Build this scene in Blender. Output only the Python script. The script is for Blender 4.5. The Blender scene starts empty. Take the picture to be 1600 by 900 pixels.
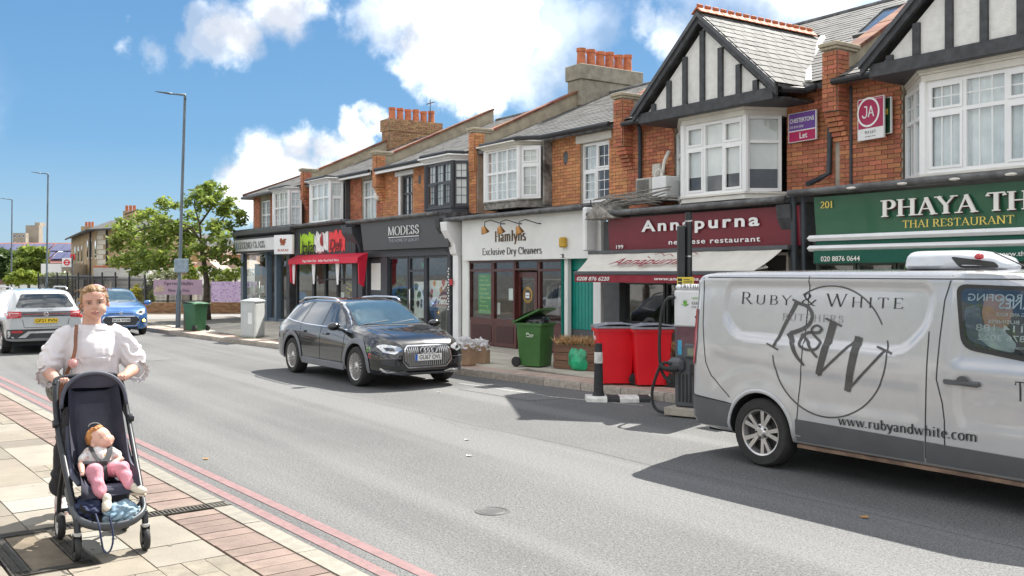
import bpy, bmesh, math, random
import numpy as np
from mathutils import Vector, Matrix
from mathutils.bvhtree import BVHTree
from mathutils import noise as mnoise
SC = bpy.context.scene
COL = SC.collection
R = math.radians
V3 = Vector
rnd = random.Random(7)
CAM_H = 1.95
HEAD = math.radians(145.9)
FW = V3((math.cos(HEAD), math.sin(HEAD), 0)); RT = V3((math.sin(HEAD), -math.cos(HEAD), 0))
cd = bpy.data.cameras.new('camera'); cam = bpy.data.objects.new('camera', cd); COL.objects.link(cam)
cam.location = (0, 0, CAM_H); cam.rotation_euler = (R(90), 0, HEAD - R(90))
cd.sensor_width = 36; cd.lens = 36 * 1500 / 1600; cd.shift_y = -(450 - 427) / 1600; cd.clip_start = .05; cd.clip_end = 3000
SC.camera = cam
SUN = V3((-.27, .76, 1.0)).normalized()
sl = bpy.data.lights.new('sun', 'SUN'); sl.energy = 2.0; sl.angle = R(.5); sl.color = (1, .96, .89)
so = bpy.data.objects.new('sun', sl); COL.objects.link(so); so.rotation_euler = SUN.to_track_quat('Z', 'Y').to_euler()
so.location = (0, 0, 30)
SC.view_settings.view_transform = 'Standard'; SC.view_settings.look = 'None'
SC.view_settings.exposure = 2.4; SC.view_settings.gamma = 1
W = bpy.data.worlds.new('World'); SC.world = W; W.use_nodes = True
NT = W.node_tree; NT.nodes.clear()
class G:
 """tiny helper to write node graphs"""
 def __init__(s, nt): s.nt = nt; s.n = nt.nodes; s.l = nt.links
 def put(s, sock, v):
  if isinstance(v, bpy.types.NodeSocket): s.l.new(v, sock)
  elif v is not None: sock.default_value = v
 def m(s, op, a, b=None, c=None, clamp=False):
  n = s.n.new('ShaderNodeMath'); n.operation = op; n.use_clamp = clamp
  s.put(n.inputs[0], a); s.put(n.inputs[1], b)
  if c is not None: s.put(n.inputs[2], c)
  return n.outputs[0]
 def vm(s, op, a, b=None, out=0):
  n = s.n.new('ShaderNodeVectorMath'); n.operation = op
  s.put(n.inputs[0], a); s.put(n.inputs[1], b); return n.outputs[out]
 def noise(s, vec, scale, det=2, rough=.5, out=0, dist=0):
  n = s.n.new('ShaderNodeTexNoise'); s.put(n.inputs['Vector'], vec)
  n.inputs['Scale'].default_value = scale; n.inputs['Detail'].default_value = det
  n.inputs['Roughness'].default_value = rough; n.inputs['Distortion'].default_value = dist; return n.outputs[out]
 def ramp(s, f, stops):
  n = s.n.new('ShaderNodeValToRGB'); s.put(n.inputs[0], f); e = n.color_ramp.elements
  while len(e) < len(stops): e.new(.5)
  for q, (p, c) in zip(e, stops):
   q.position = p; q.color = (*c, 1) if hasattr(c, '__len__') else (c, c, c, 1)
  return n.outputs[0]
 def mix(s, f, a, b, mode='MIX'):
  n = s.n.new('ShaderNodeMix'); n.data_type = 'RGBA'; n.blend_type = mode
  s.put(n.inputs[0], f)
  s.put(n.inputs[6], (*a, 1) if isinstance(a, tuple) and len(a) == 3 else a)
  s.put(n.inputs[7], (*b, 1) if isinstance(b, tuple) and len(b) == 3 else b); return n.outputs[2]
 def smooth(s, v, a, b):
  n = s.n.new('ShaderNodeMapRange'); n.interpolation_type = 'SMOOTHSTEP'
  s.put(n.inputs[0], v); s.put(n.inputs[1], a); s.put(n.inputs[2], b); n.inputs[3].default_value = 0; n.inputs[4].default_value = 1
  return n.outputs[0]
g = G(NT)
tc = g.n.new('ShaderNodeTexCoord').outputs['Generated']
sky = g.n.new('ShaderNodeTexSky'); sky.sky_type = 'NISHITA'; sky.sun_disc = False
sky.sun_elevation = math.asin(SUN.z); sky.sun_rotation = math.atan2(SUN.x, SUN.y)
sky.altitude = 50; sky.air_density = 1.0; sky.dust_density = .6; sky.ozone_density = 2.5
hs = g.n.new('ShaderNodeHueSaturation'); hs.inputs['Saturation'].default_value = 1.15; hs.inputs['Value'].default_value = .5
g.l.new(sky.outputs[0], hs.inputs['Color'])
def ddir(px, py): return (FW + RT * ((px - 800) / 1500) + V3((0, 0, (427 - py) / 1500))).normalized()
n1 = g.noise(tc, 5.0, 8, .60); n2 = g.noise(tc, 16, 6, .6)
wob = g.m('ADD', g.m('MULTIPLY', g.m('SUBTRACT', n1, .5), .15), g.m('MULTIPLY', g.m('SUBTRACT', n2, .5), .07))
mask = None
for (px, py, r, k) in [(690, 30, .042, 1), (645, 0, .034, .9), (740, 60, .043, 1), (700, 105, .036, .95), (745, 130, .028, .9), (668, 85, .03, 1), (625, 45, .024, .5), (778, 20, .036, .75), (590, 15, .022, .4), (830, 90, .042, .42), (880, 60, .045, .3), (930, 40, .035, .25),
     (420, 245, .031, 1), (465, 228, .027, 1), (505, 232, .024, 1), (548, 196, .017, .95), (390, 285, .026, .95), (400, 315, .024, .6), (450, 268, .036, .9), (450, 310, .032, .6), (575, 182, .014, .6), (395, 250, .02, .8),
     (430, 25, .038, .95), (385, 55, .034, .9), (345, 75, .022, .6), (475, 5, .026, .7), (300, 78, .016, .4), (320, 40, .016, .4), (190, 72, .018, .5), (235, 80, .018, .35), (1045, 55, .028, .5), (1010, 40, .02, .35), (1110, 20, .03, .25),
     (1250, -170, .13, .7), (300, -700, .2, .8), (-700, 60, .22, .9), (2600, -60, .34, .85), (2600, 220, .35, .9), (60, -800, .25, .9)]:
 d = g.vm('DISTANCE', tc, tuple(ddir(px, py)), out=1)
 dd = g.m('ADD', d, wob)
 mk = g.m('MULTIPLY', g.m('SUBTRACT', 1.0, g.smooth(dd, r * .42, r * 1.38)), k)
 mask = mk if mask is None else g.m('MAXIMUM', mask, mk)
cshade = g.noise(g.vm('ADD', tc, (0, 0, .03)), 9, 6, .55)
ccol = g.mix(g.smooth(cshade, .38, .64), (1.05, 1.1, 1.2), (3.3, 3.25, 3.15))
z_ = g.n.new('ShaderNodeSeparateXYZ'); g.l.new(tc, z_.inputs[0])
fill_cloud = g.m('MULTIPLY', g.smooth(g.noise(tc, 2.2, 7, .6), .40, .52), g.smooth(g.vm('DOT_PRODUCT', tc, tuple(FW), out=1), .72, .3))  # unseen cloud cover behind the camera, thickened to fill the shaded fronts
mask = g.m('MAXIMUM', mask, g.m('MULTIPLY', fill_cloud, .95))
mask = g.m('MULTIPLY', mask, g.smooth(z_.outputs[2], -.02, .04))
ev = g.m('MULTIPLY', z_.outputs[2], 1.0)
grad = g.ramp(ev, [(0, (.36, .54, .70)), (.05, (.29, .50, .71)), (.13, (.16, .38, .655)), (.28, (.125, .31, .59)), (.6, (.06, .20, .45)), (1, (.05, .16, .40))])
blue = g.mix(.93, hs.outputs[0], g.vm('MULTIPLY', grad, (1.28, 1.28, 1.28)))
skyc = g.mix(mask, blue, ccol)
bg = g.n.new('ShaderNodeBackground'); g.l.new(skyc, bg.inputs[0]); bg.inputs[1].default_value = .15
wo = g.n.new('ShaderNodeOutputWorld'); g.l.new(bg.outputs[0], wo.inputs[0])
def C(r, g_, b):
 f = lambda v: (v / 255 / 12.92) if v / 255 <= .04045 else ((v / 255 + .055) / 1.055) ** 2.4
 return (f(r), f(g_), f(b))
MATS = {}
def M(name, col=(.5, .5, .5), rough=.6, metal=0, var=.12, scale=6, bump=0, bscale=60, coat=0, col2=None, dirt=0, spec=.5, emit=0, sub=0, rand=0, squash=None):
 """procedural principled material: noise colour variation, fine bump, optional stains and per-piece variation"""
 if name in MATS: return MATS[name]
 m = bpy.data.materials.new(name); m.use_nodes = True; g = G(m.node_tree)
 b = g.n['Principled BSDF']; MATS[name] = m
 co = g.n.new('ShaderNodeTexCoord').outputs['Object']
 if squash: co = g.vm('MULTIPLY', co, squash)
 n = g.noise(co, scale, 4, .6)
 c2 = col2 or tuple(v * (1 - 1.6 * var) for v in col); c1 = col if col2 else tuple(v * (1 + var) for v in col)
 c = g.mix(g.smooth(n, .3, .7), c2, c1)
 if rand:
  oi = g.n.new('ShaderNodeObjectInfo').outputs['Random']; gi = g.n.new('ShaderNodeNewGeometry').outputs['Random Per Island']
  f = g.m('FRACT', g.m('ADD', oi, gi))
  h = g.n.new('ShaderNodeHueSaturation'); g.l.new(c, h.inputs['Color'])
  g.l.new(g.m('ADD', g.m('MULTIPLY', f, 2 * rand), 1 - rand), h.inputs['Value'])
  g.l.new(g.m('ADD', g.m('MULTIPLY', g.m('FRACT', g.m('MULTIPLY', f, 7.3)), .03 * min(1, rand * 3)), .5 - .015 * min(1, rand * 3)), h.inputs['Hue'])
  c = h.outputs[0]
 if dirt:
  dn = g.smooth(g.noise(co, 1.3, 6, .7), .48, .75)
  c = g.mix(g.m('MULTIPLY', dn, dirt), c, tuple(v * .35 for v in col))
 g.l.new(c, b.inputs['Base Color'])
 g.l.new(g.m('ADD', g.m('MULTIPLY', g.m('SUBTRACT', n, .5), .15 if metal < .2 and rough > .35 and not coat else .02), rough, clamp=True), b.inputs['Roughness'])
 b.inputs['Metallic'].default_value = metal; b.inputs['Specular IOR Level'].default_value = spec
 if coat: b.inputs['Coat Weight'].default_value = coat; b.inputs['Coat Roughness'].default_value = .03
 if sub: b.inputs['Subsurface Weight'].default_value = sub; b.inputs['Subsurface Scale'].default_value = .02; b.inputs['Subsurface Radius'].default_value = (1, .35, .2)
 if bump:
  bn = g.n.new('ShaderNodeBump'); bn.inputs['Strength'].default_value = bump; bn.inputs['Distance'].default_value = .01
  g.l.new(g.noise(co, bscale, 4, .6), bn.inputs['Height']); g.l.new(bn.outputs[0], b.inputs['Normal'])
 if emit: b.inputs['Emission Color'].default_value = (*col, 1); b.inputs['Emission Strength'].default_value = emit
 return m
def glass(name, tint=(.8, .85, .85), refl=.04, ior=1.5, opac=0.0, ocol=(.02, .02, .02), k=1.0):
 """thin pane: see-through with fresnel reflection and an optional tint film"""
 m = bpy.data.materials.new(name); m.use_nodes = True; g = G(m.node_tree); g.n.clear(); MATS[name] = m
 t = g.n.new('ShaderNodeBsdfTransparent'); t.inputs[0].default_value = (*tint, 1)
 gl = g.n.new('ShaderNodeBsdfGlossy'); gl.inputs['Roughness'].default_value = .02; gl.inputs[0].default_value = (.95, .97, 1, 1)
 co = g.n.new('ShaderNodeTexCoord').outputs['Object']
 bn = g.n.new('ShaderNodeBump'); bn.inputs['Strength'].default_value = .06; bn.inputs['Distance'].default_value = .02
 g.l.new(g.noise(co, 1.6, 2), bn.inputs['Height']); g.l.new(bn.outputs[0], gl.inputs['Normal'])
 fr = g.n.new('ShaderNodeLayerWeight'); fr.inputs[0].default_value = .35
 bf = g.n.new('ShaderNodeNewGeometry').outputs['Backfacing']
 f = g.m('MULTIPLY', g.m('ADD', g.m('MULTIPLY', fr.outputs['Fresnel'], k), refl, clamp=True), g.m('SUBTRACT', 1.0, bf))
 mx = g.n.new('ShaderNodeMixShader'); g.l.new(f, mx.inputs[0])
 base = t.outputs[0]
 if opac:
  d = g.n.new('ShaderNodeBsdfDiffuse'); d.inputs[0].default_value = (*ocol, 1)
  m2 = g.n.new('ShaderNodeMixShader'); m2.inputs[0].default_value = opac
  g.l.new(base, m2.inputs[1]); g.l.new(d.outputs[0], m2.inputs[2]); base = m2.outputs[0]
 g.l.new(base, mx.inputs[1]); g.l.new(gl.outputs[0], mx.inputs[2])
 o = g.n.new('ShaderNodeOutputMaterial'); g.l.new(mx.outputs[0], o.inputs[0]); return m
class MB:
 def __init__(s): s.v = []; s.f = []; s.mi = []; s.k = 0; s.T = None
 def pts(s, P):
  b = len(s.v)
  s.v += [tuple(s.T @ V3(p)) for p in P] if s.T else [tuple(p) for p in P]
  return b
 def face(s, idx): s.f.append(tuple(idx)); s.mi.append(s.k)
 def quad(s, a, b, c, d): i = s.pts([a, b, c, d]); s.face((i, i + 1, i + 2, i + 3)); return s
 def poly(s, P): i = s.pts(P); s.face(range(i, i + len(P))); return s
 def box(s, x0, x1, y0, y1, z0, z1):
  if x1 < x0: x0, x1 = x1, x0
  if y1 < y0: y0, y1 = y1, y0
  if z1 < z0: z0, z1 = z1, z0
  i = s.pts([(x0, y0, z0), (x1, y0, z0), (x1, y1, z0), (x0, y1, z0), (x0, y0, z1), (x1, y0, z1), (x1, y1, z1), (x0, y1, z1)])
  for q in ((0, 3, 2, 1), (4, 5, 6, 7), (0, 1, 5, 4), (1, 2, 6, 5), (2, 3, 7, 6), (3, 0, 4, 7)): s.face([i + a for a in q])
  return s
 def obox(s, O, U, V, N):
  """box from corner O spanned by three vectors"""
  O, U, V, N = V3(O), V3(U), V3(V), V3(N)
  if U.cross(V).dot(N) < 0: O = O + U; U = -U
  i = s.pts([O, O + U, O + U + V, O + V, O + N, O + U + N, O + U + V + N, O + V + N])
  for q in ((0, 3, 2, 1), (4, 5, 6, 7), (0, 1, 5, 4), (1, 2, 6, 5), (2, 3, 7, 6), (3, 0, 4, 7)): s.face([i + a for a in q])
  return s
 def prism(s, P, N):
  """closed polygon P extruded by vector N"""
  N = V3(N); P = [V3(p) for p in P]; n = len(P)
  nn = V3()
  for i in range(n): nn += P[i].cross(P[(i + 1) % n])
  if nn.dot(N) < 0: P = P[::-1]
  i = s.pts(P); j = s.pts([p + N for p in P])
  s.face([i + a for a in range(n)][::-1]); s.face([j + a for a in range(n)])
  for a in range(n): b = (a + 1) % n; s.face((i + a, i + b, j + b, j + a))
  return s
 def tube(s, P, r, n=8, cap=True):
  P = [V3(p) for p in P]; rr = r if hasattr(r, '__len__') else [r] * len(P)
  if isinstance(rr, tuple): rr = [rr] * len(P)
  if len(rr) != len(P): rr = [rr[min(len(rr) - 1, int(i * len(rr) / len(P)))] for i in range(len(P))]
  up = None; rings = []
  for i, p in enumerate(P):
   d = (P[min(i + 1, len(P) - 1)] - P[max(i - 1, 0)]).normalized()
   if up is None: up = V3((0, 0, 1)) if abs(d.z) < .9 else V3((1, 0, 0))
   a = d.cross(up).normalized(); up = a.cross(d).normalized()
   q = rr[i]; qx, qy = q if hasattr(q, '__len__') else (q, q)
   rings.append(s.pts([p + a * (qx * math.cos(2 * math.pi * k / n)) + up * (qy * math.sin(2 * math.pi * k / n)) for k in range(n)]))
  for A, B in zip(rings, rings[1:]):
   for k in range(n): s.face((A + k, A + (k + 1) % n, B + (k + 1) % n, B + k))
  if cap: s.face([rings[0] + k for k in range(n)][::-1]); s.face([rings[-1] + k for k in range(n)])
  return s
 def cyl(s, a, b, r, n=12, r2=None): return s.tube([a, b], [r, r if r2 is None else r2], n)
 def lathe(s, prof, O=(0, 0, 0), ax=(0, 0, 1), n=24):
  """profile [(radius, height)] about axis ax through O"""
  O = V3(O); A = V3(ax).normalized(); U = A.orthogonal().normalized(); V = A.cross(U); rings = []
  for (r, h) in prof:
   rings.append(s.pts([O + A * h + (U * math.cos(2 * math.pi * k / n) + V * math.sin(2 * math.pi * k / n)) * max(r, 1e-4) for k in range(n)]))
  for a, b in zip(rings, rings[1:]):
   for k in range(n): s.face((a + k, a + (k + 1) % n, b + (k + 1) % n, b + k))
  return s
 def ell(s, c, r, n=16, m=10, M3=None, rot=None):
  c = V3(c); r = r if hasattr(r, '__len__') else (r, r, r); rings = []
  for j in range(1, m):
   t = math.pi * j / m
   P = [V3((r[0] * math.sin(t) * math.cos(2 * math.pi * k / n), r[1] * math.sin(t) * math.sin(2 * math.pi * k / n), -r[2] * math.cos(t))) for k in range(n)]
   rings.append(s.pts([c + (rot @ p if rot else p) for p in P]))
  a = V3((0, 0, -r[2])); b = V3((0, 0, r[2]))
  i = s.pts([c + (rot @ a if rot else a)]); j = s.pts([c + (rot @ b if rot else b)])
  for A, B in zip(rings, rings[1:]):
   for k in range(n): s.face((A + k, A + (k + 1) % n, B + (k + 1) % n, B + k))
  for k in range(n): s.face((i, rings[0] + (k + 1) % n, rings[0] + k)); s.face((j, rings[-1] + k, rings[-1] + (k + 1) % n))
  return s
 def grid(s, F, nu, nv):
  """surface F(u,v) for u,v in 0..1"""
  i = s.pts([F(a / nu, b / nv) for b in range(nv + 1) for a in range(nu + 1)])
  for b in range(nv):
   for a in range(nu): q = i + b * (nu + 1) + a; s.face((q, q + 1, q + nu + 2, q + nu + 1))
  return s
 def mesh(s, name, mats, smooth=False, bevel=0, seg=1, merge=False):
  me = bpy.data.meshes.new(name); me.from_pydata(s.v, [], s.f)
  mats = mats if isinstance(mats, (list, tuple)) else [mats]
  for m in mats: me.materials.append(m)
  if len(mats) > 1: me.polygons.foreach_set('material_index', s.mi)
  if bevel or merge:
   bm = bmesh.new(); bm.from_mesh(me)
   if merge: bmesh.ops.remove_doubles(bm, verts=bm.verts, dist=1e-5)
   if bevel:
    ed = [e for e in bm.edges if len(e.link_faces) == 2 and e.calc_face_angle(0) > .6]
    bmesh.ops.bevel(bm, geom=ed, offset=bevel, segments=seg, affect='EDGES', profile=.7, clamp_overlap=True)
   bm.to_mesh(me); bm.free()
  if smooth: shade(me, smooth)
  me.update(); return me
 def build(s, name, mats, parent=None, world=False, **k):
  return link(name, s.mesh(name, mats, **k), parent, world)
def shade(me, ang=True):
 me.polygons.foreach_set('use_smooth', [True] * len(me.polygons))
 if ang is not True: me.set_sharp_from_angle(angle=ang)
def link(name, me, parent=None, world=False, mat=None):
 o = bpy.data.objects.new(name, me); COL.objects.link(o)
 if parent:
  o.parent = parent
  if world: o.matrix_parent_inverse = MW(parent).inverted()
 if mat: o.matrix_basis = mat
 return o
def MW(o):
 m = o.matrix_basis.copy()
 if o.parent: m = MW(o.parent) @ o.matrix_parent_inverse @ m
 return m
def tag(o, label, cat, group=None):
 o['label'] = label; o['category'] = cat
 if group: o['group'] = group
 return o
def thing(name, label, cat, loc=(0, 0, 0), rz=0, group=None):
 o = bpy.data.objects.new(name, None); COL.objects.link(o); o.location = loc; o.rotation_euler = (0, 0, rz); o.empty_display_size = .3
 return tag(o, label, cat, group)
def struct(o): o['kind'] = 'structure'; return o
def stuff(o): o['kind'] = 'stuff'; return o
def tpy(px, Y): return Y / (FW.y + RT.y * (px - 800) / 1500)
def PX(px, Y): t = tpy(px, Y); return (FW.x + RT.x * (px - 800) / 1500) * t
def PZ(px, py, Y): return CAM_H + (427 - py) / 1500 * tpy(px, Y)
def PG(px, py, z=0):
 t = 1500 * (CAM_H - z) / (py - 427); s_ = (px - 800) / 1500
 return V3(((FW.x + RT.x * s_) * t, (FW.y + RT.y * s_) * t, z))
def PT(px, t):
 s_ = (px - 800) / 1500; return V3(((FW.x + RT.x * s_) * t, (FW.y + RT.y * s_) * t, 0))
def sans(txt, size=1, bold=0, slant=0, space=1.0):
 c = bpy.data.curves.new('t', 'FONT'); c.body = txt; c.size = size / .73; c.offset = bold * size; c.shear = slant; c.resolution_u = 3
 c.space_character = space
 o = bpy.data.objects.new('t', c); COL.objects.link(o); dg = bpy.context.evaluated_depsgraph_get(); dg.update()
 me = bpy.data.meshes.new_from_object(o.evaluated_get(dg)); v = [(p.co.x, p.co.y) for p in me.vertices]; f = [tuple(p.vertices) for p in me.polygons]
 bpy.data.objects.remove(o); bpy.data.curves.remove(c); bpy.data.meshes.remove(me); return v, f
def _a(cx, cy, rx, ry, a0, a1, n=12): return [(cx + rx * math.cos(R(a0 + (a1 - a0) * i / n)), cy + ry * math.sin(R(a0 + (a1 - a0) * i / n))) for i in range(n + 1)]
X_ = .66
GL = {
'A': (.78, [[(.08, 0), (.39, 1)], [(.37, 1), (.70, 0)], [(.2, .35), (.58, .35)]], [(.08, 0), (.7, 0)]),
'B': (.68, [[(.14, 0), (.14, 1)], [(.14, .98)] + _a(.36, .75, .2, .23, 90, -90) + [(.14, .52)], [(.14, .52)] + _a(.38, .27, .24, .25, 90, -90) + [(.14, .02)]], [(.1, 0), (.1, 1)]),
'C': (.78, [_a(.45, .5, .36, .5, 48, 312, 20), [(.69, .86), (.69, .66)]], []),
'D': (.82, [[(.14, 0), (.14, 1)], [(.14, .98), (.3, .98)] + _a(.33, .5, .4, .48, 85, -85, 16) + [(.3, .02), (.14, .02)]], [(.1, 0), (.1, 1)]),
'E': (.64, [[(.14, 0), (.14, 1)], [(.14, .98), (.56, .98), (.56, .84)], [(.14, .52), (.46, .52)], [(.14, .02), (.58, .02), (.58, .17)]], [(.1, 0), (.1, 1)]),
'G': (.82, [_a(.45, .5, .36, .5, 48, 318, 20), [(.69, .86), (.69, .66)], [(.71, .42), (.71, .08)]], [(.71, .42)]),
'H': (.84, [[(.16, 0), (.16, 1)], [(.68, 0), (.68, 1)], [(.16, .52), (.68, .52)]], [(.16, 0), (.16, 1), (.68, 0), (.68, 1)]),
'I': (.36, [[(.18, 0), (.18, 1)]], [(.18, 0), (.18, 1)]),
'J': (.42, [[(.24, 1), (.24, .1)] + _a(.12, .08, .12, .2, 0, -80, 5)], [(.24, 1)]),
'L': (.62, [[(.14, 0), (.14, 1)], [(.14, .02), (.56, .02), (.56, .18)]], [(.1, 0), (.14, 1)]),
'M': (1.0, [[(.12, 0), (.16, 1)], [(.16, 1), (.5, .02)], [(.5, .02), (.84, 1)], [(.84, 1), (.88, 0)]], [(.12, 0), (.88, 0), (.14, 1), (.86, 1)]),
'N': (.86, [[(.15, 0), (.15, 1)], [(.15, 1), (.71, 0)], [(.71, 0), (.71, 1)]], [(.15, 0), (.13, 1), (.71, 1)]),
'O': (.88, [_a(.44, .5, .37, .51, 0, 360, 28)], []),
'P': (.64, [[(.14, 0), (.14, 1)], [(.14, .98), (.3, .98)] + _a(.33, .73, .22, .25, 85, -85) + [(.14, .48)]], [(.14, 0), (.1, 1)]),
'R': (.74, [[(.14, 0), (.14, 1)], [(.14, .98), (.3, .98)] + _a(.33, .74, .21, .24, 85, -85) + [(.14, .5)], [(.34, .5), (.68, 0)]], [(.14, 0), (.1, 1), (.7, 0)]),
'S': (.6, [_a(.3, .75, .19, .24, 35, 250, 14) + _a(.3, .26, .21, .25, 70, -150, 14), [(.46, .88), (.46, .72)], [(.11, .12), (.11, .3)]], []),
'T': (.72, [[(.36, 0), (.36, 1)], [(.05, .82), (.06, .98), (.66, .98), (.67, .82)]], [(.36, 0)]),
'U': (.84, [[(.15, 1), (.15, .3)] + _a(.42, .3, .27, .3, 180, 360) + [(.69, 1)]], [(.15, 1), (.69, 1)]),
'W': (1.12, [[(.06, 1), (.33, 0)], [(.33, 0), (.57, .95)], [(.55, 1), (.8, 0)], [(.8, 0), (1.06, 1)]], [(.06, 1), (.55, 1), (1.06, 1)]),
'X': (.76, [[(.08, 1), (.68, 0)], [(.08, 0), (.68, 1)]], [(.08, 0), (.08, 1), (.68, 0), (.68, 1)]),
'Y': (.76, [[(.06, 1), (.38, .48)], [(.7, 1), (.38, .48)], [(.38, .5), (.38, 0)]], [(.06, 1), (.7, 1), (.38, 0)]),
'&': (.86, [[(.84, .5), (.55, .12)] + _a(.34, .24, .24, .24, -60, -250, 12) + [(.46, .62)] + _a(.36, .78, .15, .2, -30, 200, 12) + [(.3, .55), (.72, .02), (.84, .02)]], []),
'0': (.6, [_a(.3, .5, .21, .5, 0, 360, 22)], []), '1': (.42, [[(.08, .82), (.22, .98)], [(.22, 0), (.22, 1)]], [(.22, 0)]),
'2': (.58, [_a(.28, .73, .19, .26, 160, -30, 12) + [(.08, .03), (.5, .03), (.52, .16)]], []),
'.': (.26, [[(.1, .0), (.1, .12)]], []),
'a': (.52, [_a(.22, .5, .14, .16, 160, 20, 6) + [(.36, .45), (.36, .08), (.46, .02)], [(.36, .38)] + _a(.22, .18, .14, .17, 70, 320, 12)], []),
'b': (.58, [[(.13, 1), (.13, .04)], _a(.3, .33, .19, .33, 170, -170, 20)], [(.1, 1)]),
'c': (.5, [_a(.28, .33, .2, .33, 50, 310, 16)], []),
'd': (.6, [[(.46, 1), (.46, 0)], _a(.28, .33, .19, .33, 10, 350, 20)], [(.43, 1), (.5, 0)]),
'e': (.52, [[(.08, .36), (.46, .36)] + _a(.27, .34, .19, .32, 5, 310, 18)], []),
'g': (.56, [_a(.26, .38, .18, .28, 0, 360, 16), [(.44, .64), (.44, -.1)] + _a(.26, -.1, .18, .18, 0, -150, 8)], []),
'h': (.62, [[(.13, 0), (.13, 1)], [(.13, .5)] + _a(.3, .46, .17, .2, 130, 0, 7) + [(.47, 0)]], [(.1, 1), (.13, 0), (.47, 0)]),
'i': (.3, [[(.15, 0), (.15, X_)], [(.15, .84), (.15, .95)]], [(.11, X_), (.15, 0)]),
'l': (.3, [[(.15, 0), (.15, 1)]], [(.11, 1), (.15, 0)]),
'm': (.96, [[(.13, 0), (.13, X_)], [(.13, .5)] + _a(.29, .46, .16, .2, 130, 0, 7) + [(.45, 0)], [(.45, .5)] + _a(.62, .46, .17, .2, 130, 0, 7) + [(.79, 0)]], [(.1, X_), (.13, 0), (.45, 0), (.79, 0)]),
'n': (.62, [[(.13, 0), (.13, X_)], [(.13, .5)] + _a(.3, .46, .17, .2, 130, 0, 7) + [(.47, 0)]], [(.1, X_), (.13, 0), (.47, 0)]),
'o': (.56, [_a(.28, .33, .21, .34, 0, 360, 22)], []),
'p': (.6, [[(.13, X_), (.13, -.3)], _a(.31, .33, .19, .33, 170, -170, 20)], [(.1, X_), (.13, -.3)]),
'r': (.44, [[(.13, 0), (.13, X_)], [(.13, .45), (.2, .6), (.32, .67), (.4, .6)]], [(.1, X_), (.13, 0)]),
's': (.44, [_a(.22, .5, .13, .16, 40, 250, 10) + _a(.22, .17, .15, .16, 70, -150, 10)], []),
't': (.38, [[(.16, .88), (.16, .14)] + _a(.28, .14, .12, .13, 180, 290, 6), [(.04, X_), (.34, X_)]], []),
'u': (.62, [[(.13, X_), (.13, .2)] + _a(.3, .2, .17, .2, 180, 320, 7) + [(.47, .25)], [(.47, X_), (.47, 0)]], [(.1, X_), (.44, X_), (.5, 0)]),
'v': (.54, [[(.06, X_), (.27, 0)], [(.27, 0), (.48, X_)]], [(.06, X_), (.48, X_)]),
'w': (.82, [[(.05, X_), (.24, 0)], [(.24, 0), (.42, X_)], [(.41, X_), (.59, 0)], [(.59, 0), (.78, X_)]], [(.05, X_), (.41, X_), (.78, X_)]),
'x': (.56, [[(.07, X_), (.49, 0)], [(.07, 0), (.49, X_)]], [(.07, 0), (.07, X_), (.49, 0), (.49, X_)]),
'y': (.56, [[(.06, X_), (.29, .02)], [(.5, X_), (.22, -.25), (.08, -.28)]], [(.06, X_), (.5, X_)]),
}
def serif(txt, size=1, T=.13, t=.045, sp=.04, srf=.15, slant=0, caps=0):
 """lettering from pen strokes; caps>0: lower case drawn as small capitals"""
 V = []; F = []; x = 0; k = 0
 def ribbon(P, sc, dx):
  nonlocal k
  n = len(P); b = len(V); closed = math.dist(P[0], P[-1]) < 1e-6
  for i, p in enumerate(P):
   a = P[i - 1] if i > 0 else (P[-2] if closed else p); c = P[i + 1] if i < n - 1 else (P[1] if closed else p)
   d = V3((c[0] - a[0], c[1] - a[1])).normalized()
   w = t + (T - t) * abs(d.y) ** 1.3
   if abs(d.x) > .2 and abs(d.y) > .3 and d.x * d.y > 0 and n == 2: w = t * 1.15
   nx, ny = -d.y * w / 2, d.x * w / 2
   for sg in (1, -1): V.append(((p[0] + sg * nx) * sc + dx, (p[1] + sg * ny) * sc, k))
  for i in range(n - 1): F.append((b + 2 * i, b + 2 * i + 1, b + 2 * i + 3, b + 2 * i + 2))
  k += 1
 for ch in txt:
  if ch == ' ': x += .34; continue
  sc = 1
  if caps and ch.islower(): sc = caps; ch = ch.upper()
  if ch not in GL: x += .3; continue
  adv, st, sf = GL[ch]
  for P in st: ribbon(P, sc, x)
  for (sx, sy) in sf:
   yy = sy - t / 2 if sy > .05 or sy < -.05 else sy + t / 2
   ribbon([(sx - srf, yy), (sx + srf, yy)], sc, x)
  x += adv * sc + sp
 V = [((a + slant * b) * size, b * size, kk) for a, b, kk in V]
 return V, F
def bounds(V): xs = [p[0] for p in V]; ys = [p[1] for p in V]; return min(xs), max(xs), min(ys), max(ys)
def sign_text(tv, parent, O, U, Vv, mat, w=None, h=None, name='lettering', off=.004, world=True, thick=0):
 """put flat lettering with lower-left O, axes U,V (unit), scaled to width w (and height h), standing proud of its board"""
 V, F = tv; x0, x1, y0, y1 = bounds(V); sx = w / (x1 - x0) if w else 1; sy = h / (y1 - y0) if h else sx
 O = V3(O); U = V3(U).normalized(); Vv = V3(Vv).normalized(); N = U.cross(Vv)
 mb = MB(); mb.pts([O + U * ((p[0] - x0) * sx) + Vv * ((p[1] - y0) * sy) + N * (off + thick + (p[2] * .00015 if len(p) > 2 else 0)) for p in V])
 mb.f = list(F); mb.mi = [0] * len(F)
 if thick:
  n = len(V); mb.pts([O + U * ((p[0] - x0) * sx) + Vv * ((p[1] - y0) * sy) + N * off for p in V])
  from collections import Counter
  c = Counter()
  for f in F:
   for a, b in zip(f, f[1:] + f[:1]): c[(a, b)] += 1
  for (a, b) in c:
   if (b, a) not in c: mb.face((a, n + a, n + b, b))
 return mb.build(name, mat, parent, world)
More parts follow.
